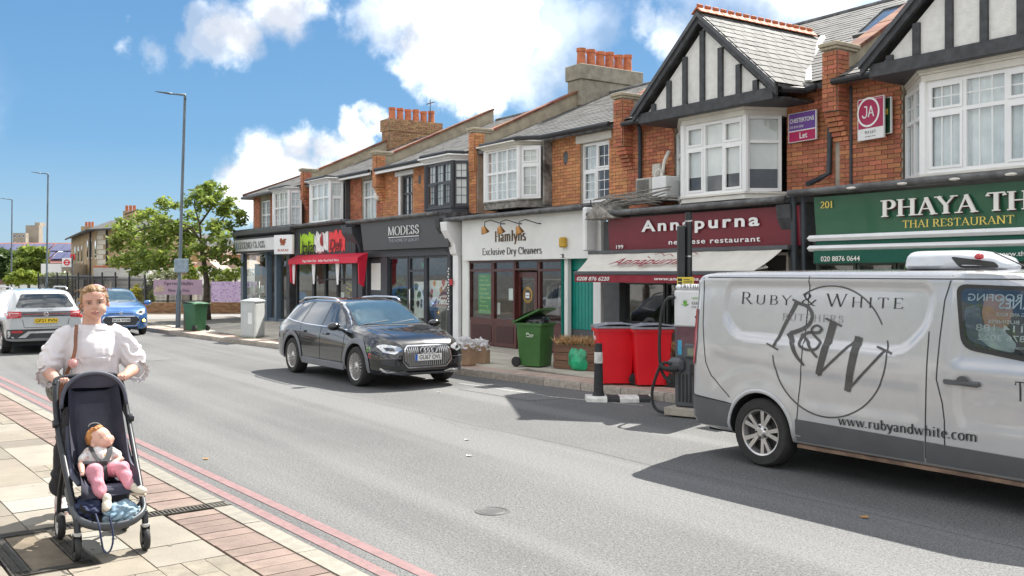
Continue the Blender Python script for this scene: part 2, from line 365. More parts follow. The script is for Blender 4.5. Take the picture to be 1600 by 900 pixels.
def sign_px(tv, parent, px0, px1, yb, yt, Y, mat, **k):
 x0, x1 = PX(px0, Y), PX(px1, Y); zb = PZ(px0, yb, Y); zt = PZ(px0, yt, Y)
 return sign_text(tv, parent, (x0, Y, zb), (1, 0, 0), (0, 0, 1), mat, w=x1 - x0, h=zt - zb, **k)
m_mortar = M('mortar', (.42, .36, .29), .9, var=.15, scale=3)
m_brick = M('red_brick', (.45, .165, .085), .85, var=.12, scale=4, bump=.3, bscale=90, rand=.25, dirt=.4)
m_brick2 = M('orange_brick', (.54, .235, .105), .85, var=.1, scale=4, bump=.3, bscale=90, rand=.2, dirt=.12)
m_brick3 = M('stock_brick', (.36, .21, .11), .88, var=.12, scale=4, bump=.3, bscale=90, rand=.3, dirt=.3)
m_brickd = M('dark_brick', (.20, .085, .05), .88, var=.12, scale=4, rand=.35)
m_slate = M('slate', (.10, .10, .096), .8, var=.16, scale=3, bump=.2, bscale=50, rand=.30, dirt=.25)
m_slatel = M('pale_slate', (.125, .123, .117), .8, var=.16, scale=3, bump=.2, bscale=50, rand=.26, dirt=.3)
m_white = M('white_paint', (.80, .80, .79), .45, var=.03, scale=3, dirt=.06)
m_upvc = M('white_upvc', (.82, .82, .81), .3, var=.01)
m_cream = M('cream_paint', (.74, .71, .64), .55, var=.05, scale=3, dirt=.16)
m_dgrey = M('dark_grey_paint', (.075, .078, .084), .5, var=.1)
m_timber = M('black_timber', (.05, .052, .056), .6, var=.25, scale=9, bump=.3, bscale=40)
m_rough = M('roughcast', (.72, .71, .67), .9, var=.05, scale=8, bump=1.0, bscale=34, dirt=.3)
m_lead = M('lead_sheet', (.12, .12, .12), .6, var=.35, scale=5, bump=.3, bscale=20, dirt=.3)
m_cement = M('cement_render', (.40, .345, .25), .9, var=.12, scale=4, bump=.3, bscale=30, dirt=.3)
m_black = M('black_metal', (.02, .021, .023), .45, var=.15)
m_terra = M('terracotta', (.50, .16, .07), .75, var=.15, scale=9)
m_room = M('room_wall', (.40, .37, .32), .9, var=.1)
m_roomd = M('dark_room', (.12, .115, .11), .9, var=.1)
m_net = M('net_curtain', (.78, .79, .78), .9, var=.06, scale=4)
m_blind = M('roller_blind', (.76, .75, .71), .85, var=.03)
m_pane = glass('window_pane', (.94, .96, .96), .05, k=.8)
m_shopg = glass('shop_glass', (.92, .95, .94), .07, k=.9)
m_conc = M('chimney_render', (.30, .27, .21), .92, var=.14, scale=5, bump=.4, bscale=30, dirt=.4)
m_dirty = M('grimy_moulding', (.28, .26, .23), .85, var=.3, scale=8, bump=.6, bscale=25, dirt=.5)
_cache = {}
def unit_mesh(key, f):
 if key not in _cache: _cache[key] = f()
 return _cache[key]
class Pieces:
 """collects alike pieces of one thing: the nearest become parts, the rest one joined part"""
 def __init__(s, name, rest, mat, cap=290): s.name, s.rest, s.mat, s.cap, s.L = name, rest, mat, cap, []
 def add(s, mw, L, W, H): s.L.append((mw, round(L, 3), round(W, 3), round(H, 3)))
 def flush(s, parent):
  s.L.sort(key=lambda q: (q[0].translation - cam.location).length)
  inv = MW(parent).inverted()
  for (mw, L, W, H) in s.L[:s.cap]:
   def f():
    mb = MB(); mb.box(0, L, -W, 0, 0, H); return mb.mesh(s.name, s.mat)
   me = unit_mesh((s.name, s.mat.name, L, W, H), f)
   o = bpy.data.objects.new(s.name, me); COL.objects.link(o); o.parent = parent; o.matrix_parent_inverse = inv; o.matrix_basis = mw
  if s.L[s.cap:]:
   mb = MB()
   for (mw, L, W, H) in s.L[s.cap:]: mb.T = mw; mb.box(0, L, -W, 0, 0, H)
   mb.T = None; stuff(mb.build(s.rest, s.mat, parent, True))
def bricks(pc, O, U, w, h, course=.075, L=.225, keep=None, proud=.018, step=None):
 """stretcher bond on the upright plane O + u*U + v*Z (outward side is U x Z)"""
 O = V3(O); U = V3(U).normalized(); N = U.cross(V3((0, 0, 1)))
 n = int(h / course + .4)
 for r in range(n):
  u = 0 if r % 2 == 0 else -L / 2; v = r * course + .005
  while u < w - .02:
   a = max(u, 0); b = min(u + L, w)
   if b - a > .04 and (keep is None or keep((a + b) / 2, v + course / 2)):
    LL = round((b - a - .010) / .0125) * .0125
    if LL > .03:
     mat = Matrix.Identity(4); mat.col[0][:3] = U; mat.col[1][:3] = -N; mat.col[2][:3] = (0, 0, 1)
     mat.translation = O + U * (a + .005) + V3((0, 0, v)) + N * rnd.uniform(-.0015, .002)
     pc.add(mat, LL, proud, course - .010)
   u += L
def slates(pc, O, U, V, w, h, sw=.26, exp=.19, keep=None, jit=.004):
 O = V3(O); U = V3(U).normalized(); V = V3(V).normalized(); N = U.cross(V).normalized()
 r = 0
 while r * exp < h - .02:
  v = r * exp; u = -(sw / 2 if r % 2 else 0)
  while u < w - .02:
   a = max(u, 0); b = min(u + sw, w)
   if b - a > .05 and (keep is None or keep((a + b) / 2, v + exp / 2)):
    t = .045 + rnd.uniform(-.008, .008); Vt = (V + N * -t).normalized(); Nt = U.cross(Vt).normalized()
    mat = Matrix.Identity(4); mat.col[0][:3] = U; mat.col[1][:3] = -Nt; mat.col[2][:3] = Vt
    mat.translation = O + U * (a + .003) + V * (v + rnd.uniform(-jit, jit)) + N * (.030 + rnd.uniform(0, .003))
    pc.add(mat, round((b - a - .006) / .02) * .02, .007, exp * 1.12)
   u += sw
  r += 1
def curtain(parent, O, U, w, z0, z1, mat, off, folds=9, amp=.02, name='curtain'):
 O = V3(O); N = U.cross(V3((0, 0, 1)))
 ph = rnd.random() * 6
 mb = MB(); mb.grid(lambda a, b: O + U * (a * w) + V3((0, 0, z0 - O.z + b * (z1 - z0))) - N * (off + amp * math.sin(a * folds * 6.28 + ph + .7 * math.sin(a * 11 + ph)) * (1 - .3 * b)), max(12, int(folds * 6)), 2)
 return mb.build(name, mat, parent, True, smooth=True)
def window(parent, O, U, w, h, cols=(1,), tr=.68, fmat=None, bars=(2, 2, 3), casements=(), fr=.055, cur=None, curw=None, barmat=None, inset=.02, tops=None, blind=None):
 """window from lower-left O along U: columns, a transom at fraction tr, glazing bars (nx, ny above, ny below)"""
 O = V3(O); U = V3(U).normalized(); Z = V3((0, 0, 1)); N = U.cross(Z); fmat = fmat or m_upvc
 O = O - N * inset
 mb = MB()
 def bar(u0, u1, v0, v1, d=.06, o=0): mb.obox(O + U * u0 + Z * v0 + N * (o - d), U * (u1 - u0), Z * (v1 - v0), N * d)
 bar(0, w, 0, fr); bar(0, w, h - fr, h); bar(0, fr, fr, h - fr); bar(w - fr, w, fr, h - fr)
 tot = sum(cols); iw = w - 2 * fr; u = fr; cells = []
 mw = .05
 zt = h * tr
 for i, cw in enumerate(cols):
  a = u; b = u + iw * cw / tot; u = b
  if i < len(cols) - 1: bar(b - mw / 2, b + mw / 2, fr, h - fr)
  a2 = a + (mw / 2 if i else 0); b2 = b - (mw / 2 if i < len(cols) - 1 else 0)
  if tr: bar(a2, b2, zt - .028, zt + .028, d=.058)
  for (v0, v1, top) in (((fr, zt - .028, 0), (zt + .028, h - fr, 1)) if tr else ((fr, h - fr, 0),)):
   if (i, top) in casements:
    c_ = .042; o_ = .012
    bar(a2 + .002, b2 - .002, v0 + .002, v0 + c_, d=.03, o=o_); bar(a2 + .002, b2 - .002, v1 - c_, v1 - .002, d=.03, o=o_)
    bar(a2 + .002, a2 + c_, v0 + c_, v1 - c_, d=.03, o=o_); bar(b2 - c_, b2 - .002, v0 + c_, v1 - c_, d=.03, o=o_)
    cells.append((a2 + c_, b2 - c_, v0 + c_, v1 - c_, top))
   else: cells.append((a2, b2, v0, v1, top))
 win = mb.build('window', fmat, parent, True)
 nx, ny1, ny0 = bars; bb = MB()
 for (a, b, v0, v1, top) in cells:
  p = MB(); p.obox(O + U * a + Z * v0 - N * .034, U * (b - a), Z * (v1 - v0), N * .006); p.build('pane', m_pane, win, True)
  ny = ny1 if top else ny0; g_ = .016
  if nx > 1 or ny > 1:
   for i in range(1, nx): x = a + (b - a) * i / nx; bb.obox(O + U * (x - g_ / 2) + Z * v0 - N * .026, U * g_, Z * (v1 - v0), N * .010)
   for j in range(1, ny):
    y = v0 + (v1 - v0) * j / ny
    for i in range(nx):
     xa = a + (b - a) * i / nx + g_ / 2 * (i > 0); xb = a + (b - a) * (i + 1) / nx - g_ / 2 * (i < nx - 1)
     bb.obox(O + U * xa + Z * (y - g_ / 2) - N * .026, U * (xb - xa), Z * g_, N * .009)
 if bb.v: bb.build('glazing_bar', barmat or fmat, win, True)
 if cur:
  c0, c1 = curw or (0.02, .98)
  if blind is None: curtain(win, O + U * (w * c0), U, w * (c1 - c0), O.z + .02, O.z + h - .03, cur, .10, folds=max(3, w * (c1 - c0) * 7))
  else: q = MB(); q.obox(O + U * (w * c0) + Z * (h * blind) - N * .075, U * (w * (c1 - c0)), Z * (h * (1 - blind) - .03), N * .004); q.build('blind', cur, win, True)
 return win
YU, YG = 13.4, 12.6
B = [-38.8, -32.8, -26.9, -21.2, -15.4, -10.1, -4.2]
def wall_rects(parent, rects, Y=YU, mat=None, T=.25, name='wall'):
 for (a, b, c, d) in rects: mb = MB(); mb.box(a, b, Y, Y + T, c, d); mb.build(name, mat or m_mortar, parent, True)
def room(parent, x0, x1, y0, y1, z0, z1, mats, name='room'):
 """inside faces of a room behind the front"""
 mb = MB(); e = .01
 mb.quad((x0, y1, z0), (x1, y1, z0), (x1, y1, z1), (x0, y1, z1))
 mb.quad((x0, y0, z0), (x0, y1, z0), (x0, y1, z1), (x0, y0, z1)); mb.quad((x1, y1, z0), (x1, y0, z0), (x1, y0, z1), (x1, y1, z1))
 mb.k = 1; mb.quad((x0, y0, z0), (x1, y0, z0), (x1, y1, z0), (x0, y1, z0)); mb.k = 2; mb.quad((x0, y1, z1), (x1, y1, z1), (x1, y0, z1), (x0, y0, z1))
 return mb.build(name, mats, parent, True)
def party(parent, X, slope, zb=5.15, top=17.4, w=.29, side=None, corbel=True, brickmat=None, pc=None):
 """brick pier with corbels and the parapet that climbs the roof on the party wall"""
 side = side or m_cement; h = .42
 za = zb + .50
 mb = MB(); y0 = 13.02
 P = [(X - w / 2 + .03, y0 + .3, zb - .3), (X - w / 2 + .03, y0 + .3, za), (X - w / 2 + .03, y0 + .6, za), (X - w / 2 + .03, top, zb + slope * (top - 13.2) + h), (X - w / 2 + .03, top, zb - .3)]
 mb.prism(P, (w - .06, 0, 0)); mb.build('parapet', side, parent, True)
 cp = Pieces('coping_tile', 'coping', m_brickd if brickmat is None else brickmat, 60)
 A = V3((X - w / 2 - .02, y0 + .62, za + .0)); D = V3((0, top - y0 - .6, slope * (top - 13.2) + h - .50)); L = D.length; D.normalize()
 n = int(L / .23); Ux = V3((1, 0, 0)); N = Ux.cross(D)
 for i in range(n):
  m = Matrix.Identity(4); m.col[0][:3] = D; m.col[1][:3] = (1, 0, 0); m.col[2][:3] = N
  m.translation = A + D * (i * L / n) + Ux * (w + .04) + N * rnd.uniform(0, .008); cp.add(m, round(L / n - .008, 2), w + .04, .06)
 cp.flush(parent)
 c2 = MB(); c2.box(X - w / 2 - .04, X + w / 2 + .04, y0 + .0, y0 + .64, za, za + .065); c2.box(X - w / 2 - .02, X + w / 2 + .02, y0 + .03, y0 + .6, za - .05, za - .002)
 c2.build('kneeler', side, parent, True, bevel=.008)
 if corbel:
  core = MB(); core.box(X - w / 2 + .012, X + w / 2 - .012, 13.115, YU - .001, zb - .55, za - .052); core.build('pier', m_mortar, parent, True)
  bricks(pc, (X - w / 2, 13.1, zb - .55), (1, 0, 0), w, .98)
  bricks(pc, (X + w / 2, 13.1, zb - .55), (0, 1, 0), .28, .98)
  for k in range(6):
   y = 13.14 + k * .042; z = zb - .63 - k * .078
   pc.add(Matrix.Translation((X - w / 2, YU, z)), round(w * .64, 2), YU - y, .068)
   pc.add(Matrix.Translation((X - w / 2 + round(w * .64, 2) + .01, YU, z)), round(w * .34, 2), YU - y, .068)
def main_roof(b, x0, x1, slope, parts=True, keep=None, mat=None, zb=5.15, sw=.28, xshift=0):
 mat = mat or m_slate; V = V3((0, 1, slope)).normalized(); L = 4.3 * math.sqrt(1 + slope * slope)
 mb = MB(); y1 = 13.2 + 4.3; z1 = zb + 4.3 * slope
 mb.prism([(x0, 13.16, zb - .03), (x0, y1, z1 - .03), (x0, y1, z1 - .13), (x0, 13.16, zb - .13)], (x1 - x0, 0, 0))
 mb.prism([(x0, y1, z1 - .04), (x0, y1 + 4.3, zb - .03), (x0, y1, z1 - .13)], (x1 - x0, 0, 0))
 mb.build('roof', m_lead, b, True)
 pc = Pieces('slate', 'slating', mat, 290 if parts else 0)
 slates(pc, (x0, 13.12, zb - .035), (1, 0, 0), V, x1 - x0, L, keep=keep, sw=sw); pc.flush(b)
 rt = MB(); rt.tube([(x0, y1, z1 + .03), (x1, y1, z1 + .03)], .07, 8); rt.build('ridge', m_lead, b, True)
def gutter(b, P, r=.055, name='gutter'):
 mb = MB(); mb.tube(P, r, 8); return mb.build(name, m_black, b, True, smooth=.7)
def bay(b, pts, z0, z1, faces, fmat=None, mould=None, zt=5.02, zs=None, sillmat=None, **kw):
 """bay: plan points (left to right), window per face, moulding above and sill below"""
 mould = mould or m_cream; sillmat = sillmat or mould; wins = []
 P = [V3((x, y, 0)) for x, y in pts]; Z = V3((0, 0, 1))
 posts = MB()
 for i, sp in enumerate(faces):
  A, C_ = P[i], P[i + 1]; D = C_ - A; L = D.length; U = D.normalized(); N = U.cross(Z)
  if sp is None: continue
  if sp == 'wall': posts.obox(A + Z * z0 - N * .06, D, Z * (z1 - z0), N * .06); continue
  wins.append(window(b, A + U * .035 + Z * z0, U, L - .07, z1 - z0, fmat=fmat, **sp))
 for p in P[1:-1]: q = MB(); q.cyl(p + V3((0, .02, z0)), p + V3((0, .02, z1)), .06, 8); q.build('bay_post', fmat or m_upvc, b, True)
 def ring(off, za, zb_, ms, name):
  mb = MB(); Q = []
  for i, p in enumerate(P):
   n = V3((0, 0, 0))
   if i > 0: n += (P[i] - P[i - 1]).normalized().cross(Z)
   if i < len(P) - 1: n += (P[i + 1] - P[i]).normalized().cross(Z)
   n.normalize(); k = 1
   if 0 < i < len(P) - 1: k = 1 / max(.5, n.dot((P[i + 1] - P[i]).normalized().cross(Z)))
   q = p + n * off * k
   if i in (0, len(P) - 1): q.y = YU + .1
   Q.append(q)
  mb.prism([q + Z * za for q in Q], (0, 0, zb_ - za)); return mb.build(name, ms, b, True, bevel=.006)
 h = zt - z1
 for k, (o, f0, f1) in enumerate([(.03, 0, .3), (.06, .3, .42), (.09, .42, .62), (.14, .62, .74), (.19, .74, 1)]):
  ring(o, z1 + h * f0 + .001, z1 + h * f1, mould, 'moulding')
 zs = zs or z0 - .13
 ring(.05, z0 - .045, z0 - .002, sillmat, 'sill'); ring(.02, zs, z0 - .046, sillmat, 'sill')
 return wins
def gable(b, xl, xr, za, Y=12.4, slope=.88, depth=3.6, posts=(), ms=1.73, zm=None):
 xc = (xl + xr) / 2; zp = za + (xc - xl) * slope
 mb = MB(); mb.prism([(xl + .25, Y + .1, za - .02), (xr - .25, Y + .1, za - .02), (xc, Y + .1, zp - .22)], (0, .12, 0)); mb.build('gable_panel', m_rough, b, True)
 mb = MB(); mb.box(xl + .12, xr - .12, Y + .02, Y + .16, za - .17, za + .03); mb.build('gable_beam', m_timber, b, True, bevel=.008)
 for x in posts:
  zt = zp - abs(x - xc) * slope - .26
  if zt > za + .06: mb = MB(); mb.box(x - .055, x + .055, Y + .05, Y + .12, za + .032, zt); mb.build('gable_post', m_timber, b, True, bevel=.006)
 for sg in (-1, 1):
  xe = xl if sg < 0 else xr
  D = V3((xc - xe, 0, zp - za)); n = V3((-D.z, 0, D.x)).normalized() * (1 if sg < 0 else -1)
  mb = MB(); mb.prism([V3((xe, Y - .04, za - .14)), V3((xc, Y - .04, zp - .14)), V3((xc, Y - .04, zp + .06)), V3((xe, Y - .04, za + .06))], (0, .06, 0)); mb.build('bargeboard', m_timber, b, True, bevel=.006)
  m2 = MB(); m2.prism([V3((xe, Y - .075, za - .02)), V3((xc, Y - .075, zp - .02)), V3((xc, Y - .075, zp + .07)), V3((xe, Y - .075, za + .07))], (0, .034, 0)); m2.build('bargeboard', m_dgrey, b, True)
  V = V3((xc - xe, 0, zp - za)).normalized(); L = (V3((xc, 0, zp)) - V3((xe, 0, za))).length
  mb = MB(); mb.obox(V3((xe, Y - .03, za + .02)), V3((0, depth, 0)), V * L, V3((0, 0, .04))); mb.build('gable_roof', m_lead, b, True)
  pc = Pieces('gable_slate', 'slating', m_slatel, 290 if sg > 0 else 0)
  U = V3((0, 1, 0)) * (1 if sg > 0 else -1); O = V3((xe, Y - .05 if sg > 0 else Y - .05 + depth, za + .045))
  def keep(u, v, O=O, U=U, V=V):
   p = O + U * u + V * v; return p.z > 5.15 + ms * (p.y - 13.2) - .12
  slates(pc, O, U, V, depth, L, keep=keep, sw=.27, exp=.185, jit=.012); pc.flush(b)
 mb = MB(); mb.box(xl + .03, xr - .03, Y + .16, YU, za - .16, za - .13); mb.build('soffit', m_timber, b, True)
 return xc, zp
def fascia_roof(b, x0, x1, z, zu, y=12.12):
 mb = MB(); mb.prism([(x0, y, z), (x0, y, z + .09), (x0, YU + .02, zu), (x0, YU + .02, zu - .2)], (x1 - x0, 0, 0)); mb.build('shopfront_roof', m_lead, b, True, bevel=.01)
 mb = MB(); P = [(x0 + (x1 - x0) * i / 14, y - .03 + rnd.uniform(-.01, .01), z + .06 + rnd.uniform(-.008, .008)) for i in range(15)]
 mb.tube(P, .05, 7); mb.build('lead_roll', m_lead, b, True, smooth=True)
def board(b, px0, px1, zt, zb_, Y, mat, th=.06, tilt=0, name='fascia', world=True, edge=None):
 x0, x1 = PX(px0, Y), PX(px1, Y)
 mb = MB(); mb.prism([(x0, Y - tilt, zt), (x0, Y, zb_), (x0, Y + th, zb_), (x0, Y + th, zt)], (x1 - x0, 0, 0)); o = mb.build(name, mat, b, True, bevel=.004)
 return o, x0, x1
def bpt(b, name, mat, x0, x1, y0, y1, z0, z1, bevel=.004): mb = MB(); mb.box(x0, x1, y0, y1, z0, z1); return mb.build(name, mat, b, True, bevel=bevel)
def shop_glass(b, px0, px1, z0, z1, Y=YG + .05, frame=None, fr=.05, name='shop_window', transom=None, low=None):
 x0, x1 = PX(px0, Y), PX(px1, Y); frame = frame or m_dgrey; mb = MB()
 mb.box(x0, x0 + fr, Y - .05, Y + .05, z0, z1); mb.box(x1 - fr, x1, Y - .05, Y + .05, z0, z1)
 mb.box(x0 + fr, x1 - fr, Y - .048, Y + .048, z1 - fr, z1); mb.box(x0 + fr, x1 - fr, Y - .048, Y + .048, z0, z0 + fr)
 zz = [z0 + fr, z1 - fr]
 if transom: mb.box(x0 + fr, x1 - fr, Y - .047, Y + .047, transom - fr / 2, transom + fr / 2); zz = [z0 + fr, transom - fr / 2, transom + fr / 2, z1 - fr]
 w = mb.build(name, frame, b, True, bevel=.003)
 for a, c in zip(zz[::2], zz[1::2]): q = MB(); q.box(x0 + fr, x1 - fr, Y - .004, Y + .004, a, c); q.build('pane', m_shopg, w, True)
 return w, x0, x1
def ribbon_obj(pts, w, parent, mat, name, N=(0, -1, 0)):
 mb = MB(); n = len(pts)
 mb.tube(pts, w, 6); return mb.build(name, mat, parent, True, smooth=True)
GRP = 'terraced shops with flats above'
SH = 'shop'
def pilaster(b, px, z0, z1, mat, w=.3, Y=YG - .1, cap=True, d=.35, X=None):
 x = X if X is not None else PX(px, Y)
 bpt(b, 'pilaster', mat, x - w / 2, x + w / 2, Y, Y + d, z0, z1, .012)
 if cap:
  mb = MB(); mb.prism([(x - w / 2 - .03, Y, z1 - .75), (x - w / 2 - .03, Y - .06, z1 - .7), (x - w / 2 - .03, Y - .12, z1 - .45), (x - w / 2 - .03, Y - .33, z1 - .12), (x - w / 2 - .03, Y - .36, z1 + .1), (x - w / 2 - .03, Y + .3, z1 + .12), (x - w / 2 - .03, Y + .3, z1 - .75)], (w + .06, 0, 0))
  mb.build('console', mat, b, True, bevel=.02, seg=2)
def downpipe(b, P, r=.045):
 mb = MB(); mb.tube(P, r, 10); return mb.build('downpipe', M('pipe_paint', (.035, .045, .055), .5), b, True, smooth=.8)
b = thing('shop_building', 'rightmost brick shop with green 201 Thai restaurant sign and timbered gable', 'building', ((B[5] + B[6]) / 2, YG, .15), group=GRP)
pc = Pieces('brick', 'brickwork', m_brick)
X0, X1 = B[5], B[6]; bl = PX(1411, YU)
wall_rects(b, [(X0, bl - .0, 3.3, 5.1), (-4.8, X1, 3.3, 5.1), (bl, -4.8, 4.98, 5.1)])
bricks(pc, (X0, YU - .012, 3.3), (1, 0, 0), bl - X0, 1.82); bricks(pc, (-4.8, YU - .012, 3.3), (1, 0, 0), .6, 1.82)
bay(b, [(bl, YU), (-8.15, 12.68), (-5.65, 12.68), (-4.8, YU)], 3.38, 4.70,
 [dict(cols=(1, 1), tr=.64, bars=(2, 2, 1), cur=m_net), dict(cols=(1, 1.1, 1.15, 1.1), tr=.66, bars=(3, 2, 1), casements=((0, 0), (0, 1), (2, 0), (2, 1)), cur=m_net), dict(cols=(1, 1), tr=.64, bars=(2, 2, 1), cur=m_net)], mould=m_cream)
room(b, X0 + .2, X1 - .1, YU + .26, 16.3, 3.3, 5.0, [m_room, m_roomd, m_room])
main_roof(b, X0 + .15, X1, .55, True, mat=m_slatel)
xc, zp = gable(b, -8.98, -4.82, 5.03, posts=[-8.55, -8.12, -7.62, -7.12, -6.62, -6.12, -5.6], ms=.55, depth=4.6)
party(b, B[5] + .02, .55, pc=pc, top=17.4, side=m_cement)
pc.flush(b)
gutter(b, [(X0 + .1, 13.05, 5.06), (-8.9, 13.05, 5.06)])
downpipe(b, [(PX(1306, 13.2), 13.2, 5.02), (PX(1308, 13.25), 13.25, 4.95), (PX(1309, 13.3), 13.32, 4.6), (PX(1296, 13.3), 13.32, 4.38), (PX(1294, 13.3), 13.32, 3.62), (PX(1280, 13.2), 13.2, 3.52), (PX(1262, 12.9), 12.9, 3.42)])
downpipe(b, [(PX(1329, 13.35), 13.36, 5.0), (PX(1329, 13.35), 13.36, 3.4)], .025)
fascia_roof(b, X0 + .02, X1, 3.16, 3.4)
gl_ = M('green_fascia', C(38, 92, 66), .35, var=.04, scale=1.5, coat=.3); gd = M('green_canvas', C(10, 84, 66), .7, var=.06)
FY = 12.3
fa, fx0, fx1 = board(b, 1275, 1760, 3.13, 2.53, FY, gl_, tilt=.06)
cw = M('cream_letters', (.80, .78, .72), .4, var=.01); yl = M('yellow_letters', C(222, 196, 92), .4, var=.02); dr = M('letter_shadow', C(70, 25, 30), .6)
gx = M('warm_wood', C(140, 80, 45), .5)
def on_board(tv, px0, px1, ybl, ytl, Y, mat, par, **k): return sign_px(tv, par, px0, px1, ybl, ytl, Y, mat, **k)
on_board(serif('PHAYA THAI', T=.17, t=.06), 1377, 1667, 340, 312.5, FY - .075, cw, b, thick=.02)
on_board(serif('PHAYA THAI', T=.17, t=.06), 1379, 1669, 342, 314, FY - .066, dr, b)
on_board(serif('THAI RESTAURANT', T=.12, t=.045), 1410, 1586, 356.5, 344.5, FY - .07, yl, b)
on_board(serif('201', T=.16, t=.06), 1282, 1301, 326, 315, FY - .07, yl, b)
for z in (2.485, 2.33): mb = MB(); mb.prism([(PX(1270, 12.15), 12.05, z - .045), (PX(1270, 12.15), 12.0, z), (PX(1270, 12.15), 12.06, z + .045), (PX(1270, 12.15), 12.3, z + .05), (PX(1270, 12.15), 12.3, z - .05)], (6, 0, 0)); mb.build('awning_cassette', m_white, b, True, bevel=.006)
bpt(b, 'awning', gd, PX(1275, 12.1), -4, 12.09, 12.28, 2.38, 2.44);
mb = MB(); xs = PX(1272, 12.03); mb.prism([(xs, 12.02, 2.29), (xs, 12.03, 2.10), (xs, 12.05, 2.10), (xs, 12.05, 2.29)], (6.2, 0, 0)); aw = mb.build('valance', gd, b, True)
on_board(sans('020 8876 0644', bold=.012), 1283, 1344, 408.5, 400.5, 12.02, cw, b, off=.008)
on_board(sans('www.thephayathai.co.uk', bold=.012), 1559, 1700, 403, 393, 12.02, cw, b, off=.008)
bpt(b, 'stall_riser', m_dgrey, X0 + .3, X1, YG - .02, YG + .1, .14, .75)
for a, c_ in ((1278, 1340), (1342, 1403), (1405, 1470), (1472, 1560), (1562, 1720)): shop_glass(b, a, c_, .75, 2.12, frame=M('sage_frame', C(96, 104, 98), .5))
bpt(b, 'poster', M('lime_poster', C(120, 205, 40), .6), PX(1402, 12.7), PX(1425, 12.7), 12.69, 12.70, 1.9, 2.1)
bpt(b, 'lintel', m_dgrey, X0 + .2, X1, YG - .15, YG + .1, 2.1, 2.5)
room(b, X0 + .3, X1, YG + .15, 14.6, .2, 2.5, [m_room, gx, m_room])
for k in range(12): mb = MB(); mb.cyl((-9.4 + k * .45, 14.2 + (k % 2) * 1, .2), (-9.4 + k * .45, 14.2 + (k % 2) * 1, 1.0 + .2 * (k % 3)), .2, 10); mb.build('restaurant_table', gx, b, True)
for px in (1330, 1410, 1492, 1580): mb = MB(); x = PX(px, 12.05); mb.ell((x, 12.06, 3.205), (.09, .05, .022), 12, 6); mb.build('sign_lamp', m_cream, b, True, smooth=True)
def skylight(b, x, y, slope, w=.75, l=1.0, lift=.04, openk=0):
 V = V3((0, 1, slope)).normalized(); N = V3((1, 0, 0)).cross(V); O = V3((x, y, 5.15 + slope * (y - 13.2))) + N * (.05 + lift)
 f = MB(); fr = .07
 V2 = (V + N * openk).normalized(); N2 = V3((1, 0, 0)).cross(V2); U = V3((1, 0, 0))
 f.obox(O, U * w, V2 * fr, N2 * .07); f.obox(O + V2 * (l - fr), U * w, V2 * fr, N2 * .07); f.obox(O + V2 * fr, U * fr, V2 * (l - 2 * fr), N2 * .068); f.obox(O + V2 * fr + U * (w - fr), U * fr, V2 * (l - 2 * fr), N2 * .068)
 if openk: f.obox(O, U * .05, V * l, N * .04); f.obox(O + U * (w - .05), U * .05, V * l, N * .04); f.obox(O + V * (l - .1), U * w, V * .1, N * .06)
 s = f.build('skylight', m_lead, b, True); g_ = MB(); g_.obox(O + U * fr + V2 * fr + N2 * .03, U * (w - 2 * fr), V2 * (l - 2 * fr), N2 * .01); g_.build('pane', M('skylight_glass', (.12, .15, .19), .06, coat=1), s, True)
skylight(b, -11.0, 15.0, .55, 1.15, 1.1, openk=.12); skylight(b, -11.0, 16.2, .55, 1.1, .8)
b = thing('shop_building', 'brick shop with maroon 199 sign, pale awning and gable with red ridge tiles', 'building', ((B[4] + B[5]) / 2, YG, .15), group=GRP)
pc = Pieces('brick', 'brickwork', m_brick)
X0, X1 = B[4], B[5]; bl = PX(1055, YU); br = PX(1231, YU)
wall_rects(b, [(X0, bl, 3.3, 5.1), (br, X1, 3.3, 5.1), (bl, br, 5.0, 5.1)])
bricks(pc, (X0, YU - .012, 3.3), (1, 0, 0), bl - X0, 1.82); bricks(pc, (br, YU - .012, 3.3), (1, 0, 0), X1 - br - .1, 1.82)
fl, fr_ = PX(1067, 12.72), PX(1164, 12.72)
bay(b, [(bl, YU), (fl, 12.72), (fr_, 12.72), (br, YU - .1)], 3.38, 4.70,
 [dict(cols=(1,), tr=.64, bars=(1, 1, 1), cur=m_blind, blind=.3), dict(cols=(1, 1.05, 1), tr=.66, bars=(1, 1, 1), casements=((0, 0), (0, 1), (2, 0), (2, 1)), cur=m_blind, blind=.26), dict(cols=(1,), tr=.66, bars=(1, 1, 1), cur=m_blind, blind=.30)], mould=m_cream)
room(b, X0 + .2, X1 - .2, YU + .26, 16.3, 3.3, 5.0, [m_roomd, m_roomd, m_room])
main_roof(b, X0 + .15, X1 - .15, .55, True, mat=m_slatel)
xc, zp = gable(b, -14.11, -10.57, 5.0, Y=12.4, posts=[-13.62, -13.2, -12.78, -12.34, -11.9, -11.48, -11.1], ms=.55, depth=3.7)
party(b, B[4] + .02, .55, pc=pc, side=m_cement, top=16.2)
pc.flush(b)
cp = Pieces('ridge_tile', 'ridge', m_terra, 60)
mb = MB(); mb.prism([(xc - .12, 0, 0), (xc, 0, .11), (xc + .12, 0, 0)], (0, 3.6, 0))
for k in range(16):
 def f():
  q = MB(); q.prism([(-.14, 0, -.02), (0, 0, .10), (.14, 0, -.02), (.11, 0, -.03), (0, 0, .06), (-.11, 0, -.03)], (0, .19, 0)); q.box(-.02, .02, .02, .17, .095, .15)
  return q.mesh('ridge_tile', m_terra, bevel=.01)
 o = link('ridge_tile', unit_mesh('rt', f), b, True, Matrix.Translation((xc, 12.32 + k * .2, zp + .06)))
